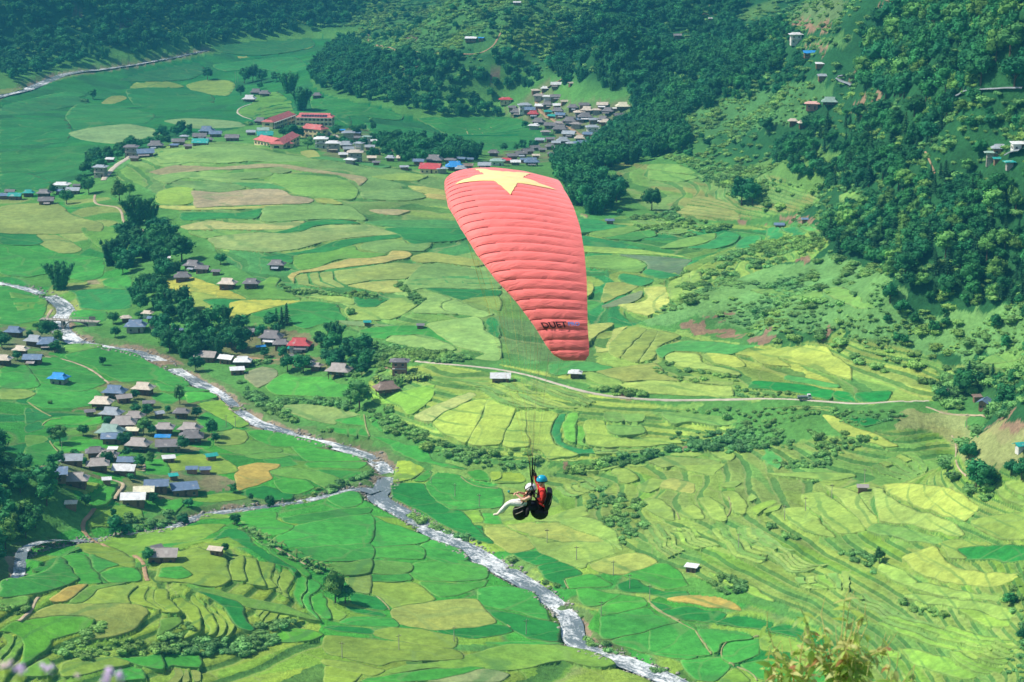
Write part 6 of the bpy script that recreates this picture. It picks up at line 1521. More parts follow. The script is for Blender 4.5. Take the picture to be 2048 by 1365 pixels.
# banana plants
M_BANANA = leaf_mat('banana_leaves', tuple(lin((104,150,84))), 0.2)
def banana_mesh(seed):
    r = random.Random(seed); L = LeafMesh(seed)
    for k in range(9):
        a = 6.283*k/9+r.random()*0.4; up = r.uniform(0.5, 1.2); ln = r.uniform(0.6, 0.8); sh = r.random(); base = Vector((0,0,0.45)); pv = None
        for t in range(6):
            u = t/5; rad = ln*u*0.75; z = 0.45+up*0.55*u-0.75*u*u*ln; w = 0.1*math.sin(math.pi*min(1, u*0.85+0.12))
            c = Vector((rad*math.cos(a), rad*math.sin(a), z)); sd_ = Vector((-math.sin(a), math.cos(a), 0))*w; i = len(L.v); L.v += [c-sd_, c+Vector((0,0,.02)), c+sd_]; L.s += [sh]*3
            if t: L.f += [(i-3, i-2, i+1, i), (i-2, i-1, i+2, i+1)]
    return L.mesh('leaves')
BM_ = [setmat(banana_mesh(s), M_BANANA) for s in (1,2,3)]; BT_ = setmat(MB().tube([(0,0,-.05),(0,0,.47)], [.05,.035], 6).mesh('stem'), M_BARK)
def banana(p, h, lab, grp):
    e = empty('banana_plant', p, random.random()*6.28); e.scale = (h,h,h); tag(e, lab, 'banana plant', grp)
    for nm, me in (('leaves', BM_[random.randrange(3)]), ('stem', BT_)):
        o = bpy.data.objects.new(nm, me); COL.objects.link(o); o.parent = e
for i in range(15):
    p = hit(*survey('N', 1590+i*30+random.uniform(-8,8), 845-i*2+random.uniform(-18,8)).T)[0]; banana((p[0],p[1],float(surf(p[0],p[1]))), random.uniform(4,5.2), 'banana plant in the row above the thatched house', 'banana row above the thatched house')
for i, (x, y, lab) in enumerate([(790,160,'banana plant highest on the dyke of the knoll'),(850,215,'banana plant second on the dyke of the knoll'),(940,250,'banana plant above the bare stretch of the dyke'),(1095,345,'large lone banana plant halfway down the dyke'),(1200,410,'banana plant at the upper end of the dark dyke thicket'),(1260,430,'banana plant in the middle of the dark dyke thicket'),(1320,460,'banana plant at the lower middle of the dyke thicket'),(1390,470,'lowest banana plant on the dyke'),(700,140,'banana plant at the top end of the dyke hedge')]):
    p = hit(*survey('U', x, y).T)[0]; banana((p[0],p[1],float(surf(p[0],p[1]))), random.uniform(3.6,5), lab, None)

# ------------------------------------------------------------ woods, belts and scrub
def scatter(spacing, code, *c, jit=0.45):
    p = smooth_poly(survey(code, *c)); q = hit(p[:,0], p[:,1])[:, :2]; x0, y0 = q.min(0); x1, y1 = q.max(0)
    X, Y = np.meshgrid(np.arange(x0, x1, spacing), np.arange(y0, y1, spacing)); X = X + rng.uniform(-jit, jit, X.shape)*spacing; Y = Y + rng.uniform(-jit, jit, Y.shape)*spacing
    m = inside(q, X, Y); X, Y = X[m], Y[m]; ok = (np.abs(X/np.maximum(Y, 1)) < 0.27); return np.c_[X, Y][ok]
WOODS = []    # (points, min height, max height, kinds, label)
def wood(label, spacing, h0, h1, kinds, code, *c, keep=1.0):
    P = scatter(spacing, code, *c)
    if keep < 1: 
        nz = fbm(P[:,0]/40, P[:,1]/40, 3); P = P[nz > np.quantile(nz, 1-keep)] if len(P) else P
    WOODS.append((P, h0, h1, kinds, label))
B_, BB, BL, SH = ['broad'], ['broad','broad','bamboo'], ['broad','light','broad','broad'], ['shrub']
wood('tree in the dark wood on the far hill beyond the valley',10,8,13,BB,'X',0,-20,300,-25,700,-25,720,20,690,60,600,70,420,88,220,120,100,142,0,150,keep=0.9)
wood('tree on the lower slope of the far spur',8,7,11,BB,'X',640,125,690,80,740,110,860,112,1000,110,1060,140,1100,175,1070,228,1000,235,870,232,760,205,660,185,620,150)
wood('tree on the upper far spur',15,5,9,BL,'X',690,60,740,0,960,-20,1180,-20,1190,110,1000,100,860,95,760,90,keep=0.55)
wood('tree in the ravine wood above the far village',9,8,13,BB,'X',1110,110,1200,20,1340,-20,1480,-20,1480,60,1560,120,1520,170,1400,225,1300,275,1240,240,1270,205,1180,170,1110,175)
wood('tree in the bamboo wood right of the canopy top',8,9,14,['bamboo','broad','bamboo'],'X',1110,330,1180,305,1240,265,1320,245,1370,255,1370,295,1300,320,1230,335,1190,365,1240,400,1190,430,1150,420,1120,350)
wood('big-crowned tree of the upper right forest',7.5,9,14,BL,'C',1130,430,1180,180,1300,80,1450,-40,2100,-40,2100,480,1850,480,1750,505,1600,550,1450,560,1300,560,1180,500)
wood('tree of the dark wood below the hillside road',7,7,11,['broad','broad','pine'],'C',950,700,1100,620,1450,620,1640,570,1700,650,1560,760,1500,850,1380,1000,1250,1050,1000,1040,750,990,680,900,760,760)
wood('tree in the dense plantation on the right hillside',5,6.5,9.5,['broad','light','broad','pine'],'X',1650,460,1685,425,1760,400,1805,372,1870,345,1980,352,2080,350,2080,590,1900,610,1800,585,1760,540,1700,520,1655,510)
wood('tree on the bushy slope below the plantation',9,4,7,B_,'X',1780,600,2080,590,2080,690,1900,705,1800,690,1760,640,keep=0.7)
wood('tree in the belt between the plateau and the river',8,8,12,BB,'X',255,430,300,440,330,470,365,520,345,560,330,600,380,630,470,660,540,655,560,690,480,715,380,725,330,700,290,660,262,620,275,560,235,525,keep=0.85)
wood('tree in the belt below the red-roofed house',9,7,10,BB,'X',600,690,660,680,730,700,740,740,700,760,640,750,610,720,keep=0.8)
wood('tree on the wooded knoll at the left edge',7,7,11,BL,'X',-60,890,30,925,100,955,140,1010,140,1050,100,1070,40,1088,-60,1110)
wood('tree in the belt along the ridge village',9,8,12,BB,'J',1275,80,1330,40,1450,20,1600,30,1750,50,1900,80,1950,110,1800,140,1600,155,1400,145,1290,120,keep=0.9)
wood('tree along the ridge lane',9,6,9,B_,'A',480,1000,560,930,700,900,900,800,1120,770,1110,830,900,880,720,920,620,1000,520,1080,keep=0.6)
wood('tree beside the farmhouse at the right edge',10,5,9,BL,'H',1550,1010,1650,930,1800,910,1900,970,2080,940,2080,1190,1900,1190,1760,1150,1570,1100,keep=0.7)
wood('tree on the slope above the middle valley',17,5,9,BL,'C',0,820,200,760,500,720,700,640,900,440,1000,460,760,760,640,900,400,960,300,900,0,890,keep=0.6)
wood('tree at the foot of the hillside houses',14,5,8,BL,'C',1700,650,1850,760,1830,920,1700,1000,1560,900,1560,760,keep=0.7)
wood('tree on the slope between the houses of the upper hill',8,5,8,BB,'C',560,130,760,110,860,300,1000,400,900,440,620,540,400,520,420,330,keep=0.85)
wood('tree in the far village',14,5,8,B_,'P',250,420,500,300,900,280,1500,280,1480,420,1200,620,1000,740,600,900,200,850,300,760,700,700,480,560,keep=0.5)
wood('tree among the riverside village houses',12,4,7,BL,'M',560,120,900,100,1250,140,1300,260,1640,330,1680,560,1700,680,1420,760,1200,760,1100,900,700,960,330,980,120,960,300,760,560,700,580,600,640,500,520,380,keep=0.6)
wood('tree among the houses by the bridge',12,5,8,BL,'L',0,560,120,540,300,600,640,640,640,800,460,900,0,960,keep=0.45)
wood('tree around the hamlet below the red roof',11,5,8,BB,'N',0,560,300,600,860,620,1060,620,1500,740,1400,800,1150,760,800,640,480,560,400,700,100,720,keep=0.55)
wood('tree on the hillside right of the upper road',6.5,5,8,BL,'C',1480,640,1640,590,1800,540,1900,620,2080,560,2080,740,1900,740,1780,720,1640,800,1540,820,keep=0.88)
wood('tree by the concrete houses east of the school',11,5,8,B_,'O',1380,360,1700,290,2000,330,2048,600,1700,620,1480,560,keep=0.4)
SCRUB = []
def scrub(spacing, h0, h1, code, *c, keep=1.0, wide=1.15, flat=0.85): 
    P = scatter(spacing, code, *c)
    if keep < 1 and len(P): nz = fbm(P[:,0]/25, P[:,1]/25, 3); P = P[nz > np.quantile(nz, 1-keep)]
    SCRUB.append((P, h0, h1, wide, flat))
scrub(2.6,0.6,1.2,'X',1300,645,1330,610,1400,575,1480,545,1560,530,1650,520,1760,545,1800,600,1880,625,2080,600,2080,700,1900,712,1780,722,1730,690,1680,668,1560,665,1500,660,1400,640,keep=0.5,wide=1.9,flat=0.75)
scrub(3.0,1.0,2.4,'I',222,745,300,750,400,770,560,855,720,950,900,985,1080,985,1200,1005,1180,1045,1000,1075,800,1062,640,1012,480,922,300,855)
scrub(2.6,1.2,2.8,'X',1130,952,1160,932,1300,905,1400,885,1480,882,1560,885,1480,905,1400,902,1300,918,1200,942)
scrub(3.0,0.8,1.6,'X',1310,822,1480,818,1600,818,1800,824,1780,850,1700,850,1640,832,1560,862,1640,930,1560,932,1500,905,1400,892,1330,872,1460,852,1480,832,keep=0.9)
scrub(2.2,0.9,2.0,'T',480,920,560,870,700,800,850,745,980,625,1060,670,925,815,960,880,1280,785,1330,860,1450,850,1700,765,1900,645,1990,740,1900,835,2048,810,2048,955,1500,975,1200,965,960,995,700,1035,560,960)
scrub(2.2,1.0,2.4,'U',0,1185,200,1165,350,1175,560,1110,640,1115,700,1010,780,1015,1000,965,1110,990,950,1045,885,1110,870,1190,600,1310,400,1325,0,1315)
scrub(2.6,1.0,2.4,'I',120,355,300,385,560,422,740,442,785,478,700,487,500,478,300,458,130,438)
scrub(2.6,1.0,2.2,'S',160,545,300,602,470,600,660,650,480,658,300,618)
scrub(2.6,0.8,1.6,'S',1245,592,1340,612,1700,645,1600,655,1260,655)
scrub(3.0,1.2,3.0,'H',1540,1010,1650,930,1800,910,1900,970,2080,940,2080,1190,1900,1190,1760,1160,1560,1120,keep=0.8)
scrub(3.2,0.7,1.5,'X',2010,1200,2048,1130,2100,1130,2100,1365,2000,1335,2032,1270)
scrub(3.6,0.8,1.8,'C',300,560,900,440,1000,470,820,640,700,700,500,720,200,760,0,820,0,600,keep=0.6)
scrub(3.4,1.0,2.6,'K',560,285,900,245,1180,165,1190,262,1500,335,1800,365,1600,425,1200,455,1000,435,700,350,keep=0.6)
scrub(3.2,1.0,2.4,'C',0,830,400,900,640,920,750,1000,1250,1050,1250,1110,1030,1040,700,1020,560,1060,300,990,260,930,keep=0.8)
scrub(4.4,1.5,3.4,'X',700,60,740,5,960,-15,1180,-15,1190,105,1000,100,860,95,760,90,keep=0.75)
scrub(2.4,0.9,2.0,'J',760,830,850,880,1000,880,1150,890,1300,900,1350,940,1250,930,1000,905,860,900,780,870)
scrub(2.4,0.9,2.0,'J',1430,855,1470,830,1500,870,1540,890,1600,940,1550,965,1500,900)
scrub(2.6,1.0,2.2,'N',430,840,560,840,640,910,760,1010,900,1100,1100,1170,1250,1250,1100,1240,900,1170,700,1080,560,980,keep=0.7)
scrub(2.6,0.9,2.2,'N',780,975,1000,975,1300,980,1480,1050,1500,1090,1250,1040,1000,1015,820,1030)
scrub(2.6,0.9,2.2,'F',400,380,560,470,760,550,900,620,1040,690,1200,790,1330,870,1400,950,1450,1080,1540,1150,1700,1200,1850,1260,2000,1350,1960,1365,1800,1270,1600,1200,1440,1130,1390,980,1300,880,1160,790,1000,690,860,610,700,550,500,460,keep=0.6)
scrub(2.4,0.9,2.0,'G',1390,900,1440,930,1520,950,1660,985,1640,1000,1500,980,1400,940)
scrub(2.8,0.9,2.0,'G',640,530,740,480,800,540,980,600,1150,650,1250,700,1240,760,1100,680,900,620,760,580,keep=0.6)
scrub(2.8,0.9,2.2,'G',330,770,400,760,560,850,700,930,620,960,480,900,340,850,250,800,190,800,220,740,keep=0.7)
scrub(2.8,0.9,2.2,'Q',560,480,700,500,820,560,980,650,900,720,960,780,850,880,760,950,740,860,640,760,520,690,470,600,keep=0.7)
scrub(2.6,0.9,2.0,'G',200,40,500,60,640,0,860,40,880,130,1000,190,1200,170,1240,100,1350,80,1300,40,1050,0,500,-30,keep=0.6)
scrub(2.8,0.8,1.8,'S',680,400,760,470,900,520,1060,540,1060,565,900,545,760,510,690,440)
scrub(2.8,0.8,1.8,'S',800,410,900,465,1100,490,1290,530,1300,555,1100,510,900,490,800,430)
scrub(3.0,1.0,2.2,'X',1340,560,1430,520,1560,478,1640,470,1640,515,1560,525,1470,545,1380,580,keep=0.5)
scrub(2.6,1.0,2.2,'E',720,400,850,420,1000,440,1010,470,900,500,760,520,700,520,keep=0.7)
scrub(2.4,0.8,1.8,'E',1290,490,1400,540,1520,620,1640,690,1780,760,1760,770,1600,690,1480,620,1350,540)
scrub(2.4,0.8,1.8,'E',1510,380,1640,350,1760,300,1850,270,2041,200,2041,225,1860,290,1700,360,1560,390)
scrub(2.6,0.8,1.8,'E',0,940,120,930,160,960,60,1000,0,1000,keep=0.8)
scrub(3.0,0.9,2.0,'X',640,690,780,700,860,720,780,740,700,760,600,760,500,760,480,730,keep=0.5)
_m = (hill > 0.45) & (FID < 0) & (np.abs(GX/GY) < 0.26); _i = np.argwhere(_m); _w = (GY[_m]*PXR/FPX)*np.gradient(YS)[_i[:,0]]      # scrub all over the wild slopes
_n = int(_w.sum()/15.0); _s = rng.choice(len(_i), min(_n, 42000), p=_w/_w.sum()); _P = np.c_[GX[_m][_s], GY[_m][_s]]+rng.uniform(-2, 2, (len(_s), 2)); _nz = fbm(_P[:,0]/45, _P[:,1]/45, 3); _P = _P[_nz > np.quantile(_nz, .12)]; SCRUB.append((_P, 1.2, 2.8, 1.4, 0.85))
scrub(3.6,1.2,3.0,'C',1520,640,1640,580,1800,535,1900,620,2080,560,2080,760,1860,760,1780,720,1640,820,1540,860,keep=0.75)
HXY = np.array([e.location[:2] for e in HN.values()] + [e.location[:2] for e in SCHOOL]*1)
def clear_of_houses(P, side, front):
    if not len(P): return P
    d = P[:, None, :]-HXY[None]; near = (np.hypot(d[..., 0], d[..., 1]) < side) | ((np.abs(d[..., 0]) < side*0.8) & (d[..., 1] < 0) & (d[..., 1] > -front)); return P[~near.any(1)]
# sort the trees by how large they show: the largest become trees of their own, the rest one wood
cand = []
for P, h0, h1, kinds, lab in WOODS:
    if not len(P): continue
    P = clear_of_houses(P, 8.5 if P[:,1].mean() > 1300 else 6.0, 30.0 if P[:,1].mean() > 1300 else 9.0)
    if not len(P): continue
    Z = surf(P[:,0], P[:,1])
    for (x, y), z in zip(P, Z): cand.append((random.uniform(h0, h1)*random.choice((.7,.85,1,1,1.1,1.25)), x, y, z, random.choice(kinds), lab))
def pxy(x, y, z):
    r = np.array([x, y, z])-CAM; c, s = math.cos(PITCH), math.sin(PITCH); d = r[1]*c - r[2]*s; v = -(r[2]*c + r[1]*s)
    return 1024+FPX*r[0]/d, 682.5+FPX*v/d, FPX/d
hero = []; rest = []
for c in cand:
    px, py, k = pxy(*c[1:4]); vis = -10 < px < 2058 and -5 < py < 1370
    (hero if vis else rest).append((c[0]*k, c))
hero.sort(key=lambda a: -a[0]); rest += hero[260:]; hero = hero[:260]
for _, (h, x, y, z, kd, lab) in hero: tree(kd, (x, y, z-0.15), h, lab, lab.replace('tree ', 'trees ', 1), None, random.uniform(0.95, 1.3))
print('trees', len(hero), len(rest), 'scrub', sum(len(s[0]) for s in SCRUB))
# instanced masses
def gn_mass(name, pts, scl, kindi, sources, label):
    me = bpy.data.meshes.new(name); me.vertices.add(len(pts)); me.vertices.foreach_set('co', np.asarray(pts, np.float32).ravel())
    a = me.attributes.new('scl', 'FLOAT_VECTOR', 'POINT'); a.data.foreach_set('vector', np.asarray(scl, np.float32).ravel())
    a = me.attributes.new('rot', 'FLOAT', 'POINT'); a.data.foreach_set('value', rng.uniform(0, 6.283, len(pts)).astype(np.float32))
    a = me.attributes.new('kd', 'INT', 'POINT'); a.data.foreach_set('value', np.asarray(kindi, np.int32))
    ng = bpy.data.node_groups.new(name+'_nodes', 'GeometryNodeTree')
    ng.interface.new_socket('Geometry', in_out='INPUT', socket_type='NodeSocketGeometry'); ng.interface.new_socket('Geometry', in_out='OUTPUT', socket_type='NodeSocketGeometry')
    gi = ng.nodes.new('NodeGroupInput'); go = ng.nodes.new('NodeGroupOutput'); jn = ng.nodes.new('GeometryNodeJoinGeometry')
    def attr(nm, dt):
        x = ng.nodes.new('GeometryNodeInputNamedAttribute'); x.data_type = dt; x.inputs[0].default_value = nm; return next(o for o in x.outputs if o.enabled and o.name == 'Attribute')
    sc_, ro, kd = attr('scl', 'FLOAT_VECTOR'), attr('rot', 'FLOAT'), attr('kd', 'INT')
    cx = ng.nodes.new('ShaderNodeCombineXYZ'); ng.links.new(ro, cx.inputs[2])
    for i, src in enumerate(sources):
        oi = ng.nodes.new('GeometryNodeObjectInfo'); oi.transform_space = 'ORIGINAL'; oi.inputs['Object'].default_value = src; oi.inputs['As Instance'].default_value = False
        cmp_ = ng.nodes.new('FunctionNodeCompare'); cmp_.data_type = 'INT'; cmp_.operation = 'EQUAL'
        ins = [s for s in cmp_.inputs if s.enabled]; ng.links.new(kd, ins[0]); ins[1].default_value = i
        ip = ng.nodes.new('GeometryNodeInstanceOnPoints'); ng.links.new(gi.outputs[0], ip.inputs['Points']); ng.links.new(cmp_.outputs[0], ip.inputs['Selection'])
        ng.links.new(oi.outputs['Geometry'], ip.inputs['Instance']); ng.links.new(cx.outputs[0], ip.inputs['Rotation']); ng.links.new(sc_, ip.inputs['Scale'])
        ng.links.new(ip.outputs[0], jn.inputs[0])
    ng.links.new(jn.outputs[0], go.inputs[0])
    o = link(name, me); md = o.modifiers.new('mass', 'NODES'); md.node_group = ng
    tag(o, label, None, None, 'stuff'); return o
keys = [k for k in TREE_SRC if k[0] != 'shrub']; byk = {}
for i, k in enumerate(keys): byk.setdefault(k[0], []).append(i)
pts, scl, ki = [], [], []
for _, (h, x, y, z, kd, lab) in rest:
    w_ = h*random.uniform(0.95, 1.3); pts.append((x, y, z-0.2)); scl.append((w_, w_, h)); ki.append(random.choice(byk[kd]))
gn_mass('forest', pts, scl, ki, [TREE_SRC[k] for k in keys], 'dark green woods covering the hillsides')
skeys = [k for k in TREE_SRC if k[0] == 'shrub']; pts, scl, ki = [], [], []
for P, h0, h1, wd_, fl_ in SCRUB:
    P = clear_of_houses(P, 6.0, 9.0)
    if not len(P): continue
    Z = surf(P[:,0], P[:,1])
    for (x, y), z in zip(P, Z):
        h = random.uniform(h0, h1)*(0.9+0.8*random.random()); pts.append((x, y, z-0.25)); scl.append((h*wd_, h*wd_, h*fl_)); ki.append(random.randrange(len(skeys)))
gn_mass('undergrowth', pts, scl, ki, [TREE_SRC[k] for k in skeys], 'scrub and bushes on banks, gullies and slopes')

# ------------------------------------------------------------ paraglider
GD = 58.0; GK = FPX/GD; GO = at_depth(1060, 985, GD)         # suspension point; local axes: x right, y away, z up
pg = empty('paraglider', tuple(GO)); tag(pg, 'red tandem paraglider canopy with a yellow star and its lines', 'paraglider')
TH1 = math.radians(71); NC = 26; AY, BZ = 5.0, 4.996
_thx = np.radians([0, 8, 20, 30, 40, 48, 55, 62, 67, 69.5, 71])
_le = np.array([893, 893, 899, 922, 953, 988, 1030, 1066, 1088, 1102, 1122]); _te = np.array([1118, 1124, 1142, 1155, 1163, 1167, 1168, 1169, 1172, 1172, 1164])
def arc(th):
    y = -AY*math.sin(th); z = BZ*math.cos(th); return y, z
ZC = None
def wing_pt(th, c, side=1):
    """point of the canopy: th angle along the arc (0 at the centre), c chord position 0 nose to 1 tail, side 1 upper or -1 lower"""
    a = abs(th); y, z = arc(th); per = (GD+y)/GD
    sh = (-0.1*y*GK - abs(0.1*y)*GK)                       # the wing is yawed a little: its far half lies further left
    le = (np.interp(a, _thx, _le)+(a*34 if th < 0 else 0)-1060)/GK*per; te = (np.interp(a, _thx, _te)+sh-1060)/GK*per; ch = te-le
    thick = 0.17*5*(0.2969*math.sqrt(c)-0.126*c-0.3516*c*c+0.2843*c**3-0.1036*c**4)/1.0
    tip = 1-0.55*(a/TH1)**4
    h = ch*(thick*(1.0 if side > 0 else -0.3))*tip + ch*0.02*math.sin(math.pi*c)
    u = (a/TH1)*NC; fr = u-math.floor(u); bl = math.sqrt(max(0, math.sin(math.pi*fr)))*(0.031 if side > 0 else 0.028)*min(1, c*9+.25)*min(1, (1-c)*3+.15)*(0.7+0.3*tip)
    if side > 0: bl *= 1+0.25*math.sin(c*23+u*3.1)*0.5
    h += bl*side
    nrm = Vector((0, -math.sin(th)*0.98, math.cos(th))).normalized()
    return Vector((le+ch*c, y, z+OFFZ)) + nrm*h
OFFZ = 0.0
OFFZ = 3.076
def cloth(name, rgb, tr):
    m, n, b = new_mat(name); tc = N(n, 'ShaderNodeTexCoord').outputs['Object']
    f = maprange(n, noise(n, 1.4, 4, 0.6, vec=tc), 0.3, 0.7, 0.93, 1.07); rc = N(n, 'ShaderNodeRGB'); rc.outputs[0].default_value = (*rgb, 1)
    col = scalecol(n, rc.outputs[0], f); n.links.new(col, b.inputs['Base Color']); b.inputs['Roughness'].default_value = 0.62; b.inputs['Specular IOR Level'].default_value = 0.3
    b.inputs['Sheen Weight'].default_value = 0.55; b.inputs['Sheen Roughness'].default_value = 0.5; b.inputs['Sheen Tint'].default_value = (1, .8, .78, 1)
    t = N(n, 'ShaderNodeBsdfTranslucent'); n.links.new(col, t.inputs['Color']); mx = N(n, 'ShaderNodeMixShader'); mx.inputs[0].default_value = tr
    n.links.new(b.outputs[0], mx.inputs[1]); n.links.new(t.outputs[0], mx.inputs[2]); n.links.new(mx.outputs[0], n.nodes['Material Output'].inputs['Surface'])
    mp = N(n, 'ShaderNodeMapping'); n.links.new(tc, mp.inputs['Vector']); mp.inputs['Scale'].default_value = (1.1, 3, 3)
    bump(n, b, noise(n, 1.6, 4, 0.6, vec=mp.outputs[0], dist=.8), 0.55, 0.08); return m
M_RED = cloth('red ripstop', (1.0, 0.205, 0.19), 0.14); M_YEL = cloth('yellow ripstop', (0.97, 0.84, 0.33), 0.15)
canopy = empty('canopy', (0,0,0)); canopy.parent = pg
CH = np.r_[0, 0.004, 0.012, 0.025, 0.045, 0.07, np.linspace(0.1, 1, 26)]; SUB = 6
for cell in range(-NC, NC):
    V, Fc = [], []
    for k in range(SUB+1):
        u = (cell+k/SUB)/NC; th = u*TH1
        if k in (0, SUB): th = (round(cell+k/SUB)/NC)*TH1
        for c in CH[::-1]: V.append(wing_pt(th, c, 1))
        for c in CH[1:]: V.append(wing_pt(th, c, -1))
    m_ = 2*len(CH)-1
    for k in range(SUB):
        for j in range(m_-1): Fc.append((k*m_+j, (k+1)*m_+j, (k+1)*m_+j+1, k*m_+j+1))
    link('cell', mesh_np('cell', V, Fc, True), M_RED, canopy)
# tips closed
for sg_ in (-1, 1):
    V = [wing_pt(sg_*TH1, c, 1) for c in CH] + [wing_pt(sg_*TH1, c, -1) for c in CH[::-1]]
    link('wing_tip', mesh_np('wing_tip', V, [tuple(range(len(V)))]), M_RED, pg)
M_SEAM = plain('dark seam', tuple(lin((120,34,40))), 0.7); M_INTAKE = plain('dark intake', tuple(lin((70,18,22))), 0.9)
for r_ in range(-NC+1, NC):
    th = r_/NC*TH1; pts = []
    for c in np.linspace(0.002, 0.2, 8):
        q = wing_pt(th, c, 1); nrm = Vector((0, -math.sin(th), math.cos(th))); pts.append(q+nrm*0.006)
    MB().tube(pts, 0.009, 4).build('seam', M_SEAM, canopy)
for cell in range(-NC+2, NC-2):                                # cell openings under the nose
    V = []
    for (uu, cc) in ((.12,.012),(.88,.012),(.88,.06),(.12,.06)):
        th = (cell+uu)/NC*TH1; q = wing_pt(th, cc, -1); V.append(q - Vector((0, -math.sin(th), math.cos(th)))*0.012+Vector((-.004,0,0)))
    link('intake', mesh_np('intake', V, [(0,1,2,3)]), M_INTAKE, canopy)
# star and lettering laid on the cloth
def lay(poly, name, mat, parent, spacing, off=0.012):
    """poly in (arc metres from the centre, chord position)"""
    Q = np.array(poly); x0, y0 = Q.min(0); x1, y1 = Q.max(0); X_, Y_ = np.meshgrid(np.arange(x0, x1, spacing), np.arange(y0, y1, spacing/3)); m_ = inside(Q, X_, Y_)
    dens = []
    for a, b in zip(Q, np.roll(Q, -1, 0)):
        n_ = max(1, int(np.hypot((b-a)[0], (b-a)[1]*3)/spacing))
        for t in range(n_): dens.append(a+(b-a)*t/n_)
    r = mgeo.delaunay_2d_cdt([Vector(q) for q in dens]+[Vector(p_) for p_ in np.c_[X_[m_], Y_[m_]]], [], [list(range(len(dens)))], 1, 1e-5)
    V = []
    for q in r[0]:
        th = q[0]/6.0; p_ = wing_pt(th, min(.995, max(.002, q[1])), 1); V.append(p_+Vector((0, -math.sin(th), math.cos(th)))*off)
    return link(name, mesh_np(name, V, [tuple(f) for f in r[2]], True), mat, parent)
star = []
for i in range(10):
    a = math.radians(36*i); R = 1.32 if i % 2 == 0 else 0.52
    star.append((0.72+R*math.cos(a), 0.5+R*math.sin(a)/3.0))
lay(star, 'star', M_YEL, canopy, 0.09)
M_INK = plain('dark lettering', tuple(lin((40,28,40))), 0.6, 0.1); M_INKB = plain('blue lettering', tuple(lin((110,150,220))), 0.6, 0.1)
def lettering(txt, th_c, c0, size, mat):
    cu = bpy.data.curves.new('t', 'FONT'); cu.body = txt; cu.size = 1.0; cu.resolution_u = 3; cu.offset = 0.025; to = bpy.data.objects.new('t', cu); COL.objects.link(to)
    dg = bpy.context.evaluated_depsgraph_get(); me = bpy.data.meshes.new_from_object(to.evaluated_get(dg)); bpy.data.objects.remove(to)
    bm = bmesh.new(); bm.from_mesh(me); bmesh.ops.triangulate(bm, faces=bm.faces[:]); bmesh.ops.subdivide_edges(bm, edges=bm.edges[:], cuts=1); wdt = max(v.co.x for v in bm.verts)
    y_, z_ = arc(th_c); per = (GD+y_)/GD; le = (np.interp(th_c, _thx, _le)-1060)/GK*per; te = (np.interp(th_c, _thx, _te)-1060)/GK*per; ch = te-le
    for v in bm.verts:
        th = th_c - v.co.y*size/6.0 - v.co.x*size*0.055/6.0; q = wing_pt(th, c0+v.co.x*size/ch, 1); v.co = q+Vector((0, -math.sin(th), math.cos(th)))*0.035
    bm.to_mesh(me); bm.free(); link('lettering', me, mat, canopy); return wdt*size/ch
wd_ = lettering('DUET', math.radians(62.65), 0.13, 0.225, M_INK); lettering('PRO', math.radians(61.9), 0.15+wd_, 0.14, M_INKB)
# suspension lines in rows, gathering to two risers
M_LINE = plain('pale line', tuple(lin((150,150,120))), 0.7); M_LINE2 = plain('amber line', tuple(lin((196,150,60))), 0.7); M_WEB = plain('black webbing', tuple(lin((26,26,28))), 0.8)
RISER = {}
for sg_ in (1, -1):
    top = Vector((-0.03+(0.02 if sg_ > 0 else 0.1), -0.24*sg_, 0.86)); RISER[sg_] = top
    for row, cc in enumerate((.08, .3, .55, .8)):
        for gq in range(4):
            ths = [sg_*math.radians(4+gq*16.5+k*5.2) for k in range(3)]; ends = [wing_pt(t, cc, -1) for t in ths]; mid = sum(ends, Vector())/3; knot = top + (mid-top)*0.62
            MB().tube([top, knot], 0.0015, 3, False).build('line', M_LINE2 if row == 0 else M_LINE, pg)
            for q in ends: MB().tube([knot, q], 0.0016, 3, False).build('line', M_LINE2 if row == 0 else M_LINE, pg)
    for gq in range(5):
        q = wing_pt(sg_*math.radians(14+gq*12), 0.995, 1); MB().tube([top+Vector((.12,0,.1)), top.lerp(q, .55)+Vector((.2,0,0)), q], 0.0011, 3, False).build('brake_line', M_LINE, pg)

# ------------------------------------------------------------ the two flyers and their gear
def PP(cx, cy, y=0.0): return Vector(((cx/10.5+970-1060)/GK*(GD+y)/GD, y, -(cy/10.5+930-985)/GK*(GD+y)/GD))
M_SKIN = plain('skin', tuple(lin((226,178,152))), 0.6, 0.06); M_JACK = plain('red jacket', (0.62, 0.035, 0.03), 0.7, 0.2, 9, bumpd=0.02); M_TEE = plain('black tee', tuple(lin((34,32,36))), 0.8, 0.2, 8); M_TROU = plain('white trousers', tuple(lin((232,228,222))), 0.8, 0.12, 7, bumpd=0.03)
M_SHOE = plain('cream trainers', tuple(lin((226,214,196))), 0.7, 0.15, 12); M_BLK = plain('black nylon', tuple(lin((24,24,27))), 0.55, 0.4, 5, 0.35, bumpd=0.05); M_HAIR = plain('dark hair', tuple(lin((30,24,24))), 0.6); M_DTROU = plain('dark trousers', tuple(lin((34,34,40))), 0.8); M_GLOVE = plain('grey glove', tuple(lin((70,62,66))), 0.8)
M_STRAP = plain('red strap', tuple(lin((170,44,40))), 0.7); M_EDGE = plain('grey piping', tuple(lin((150,140,130))), 0.7)
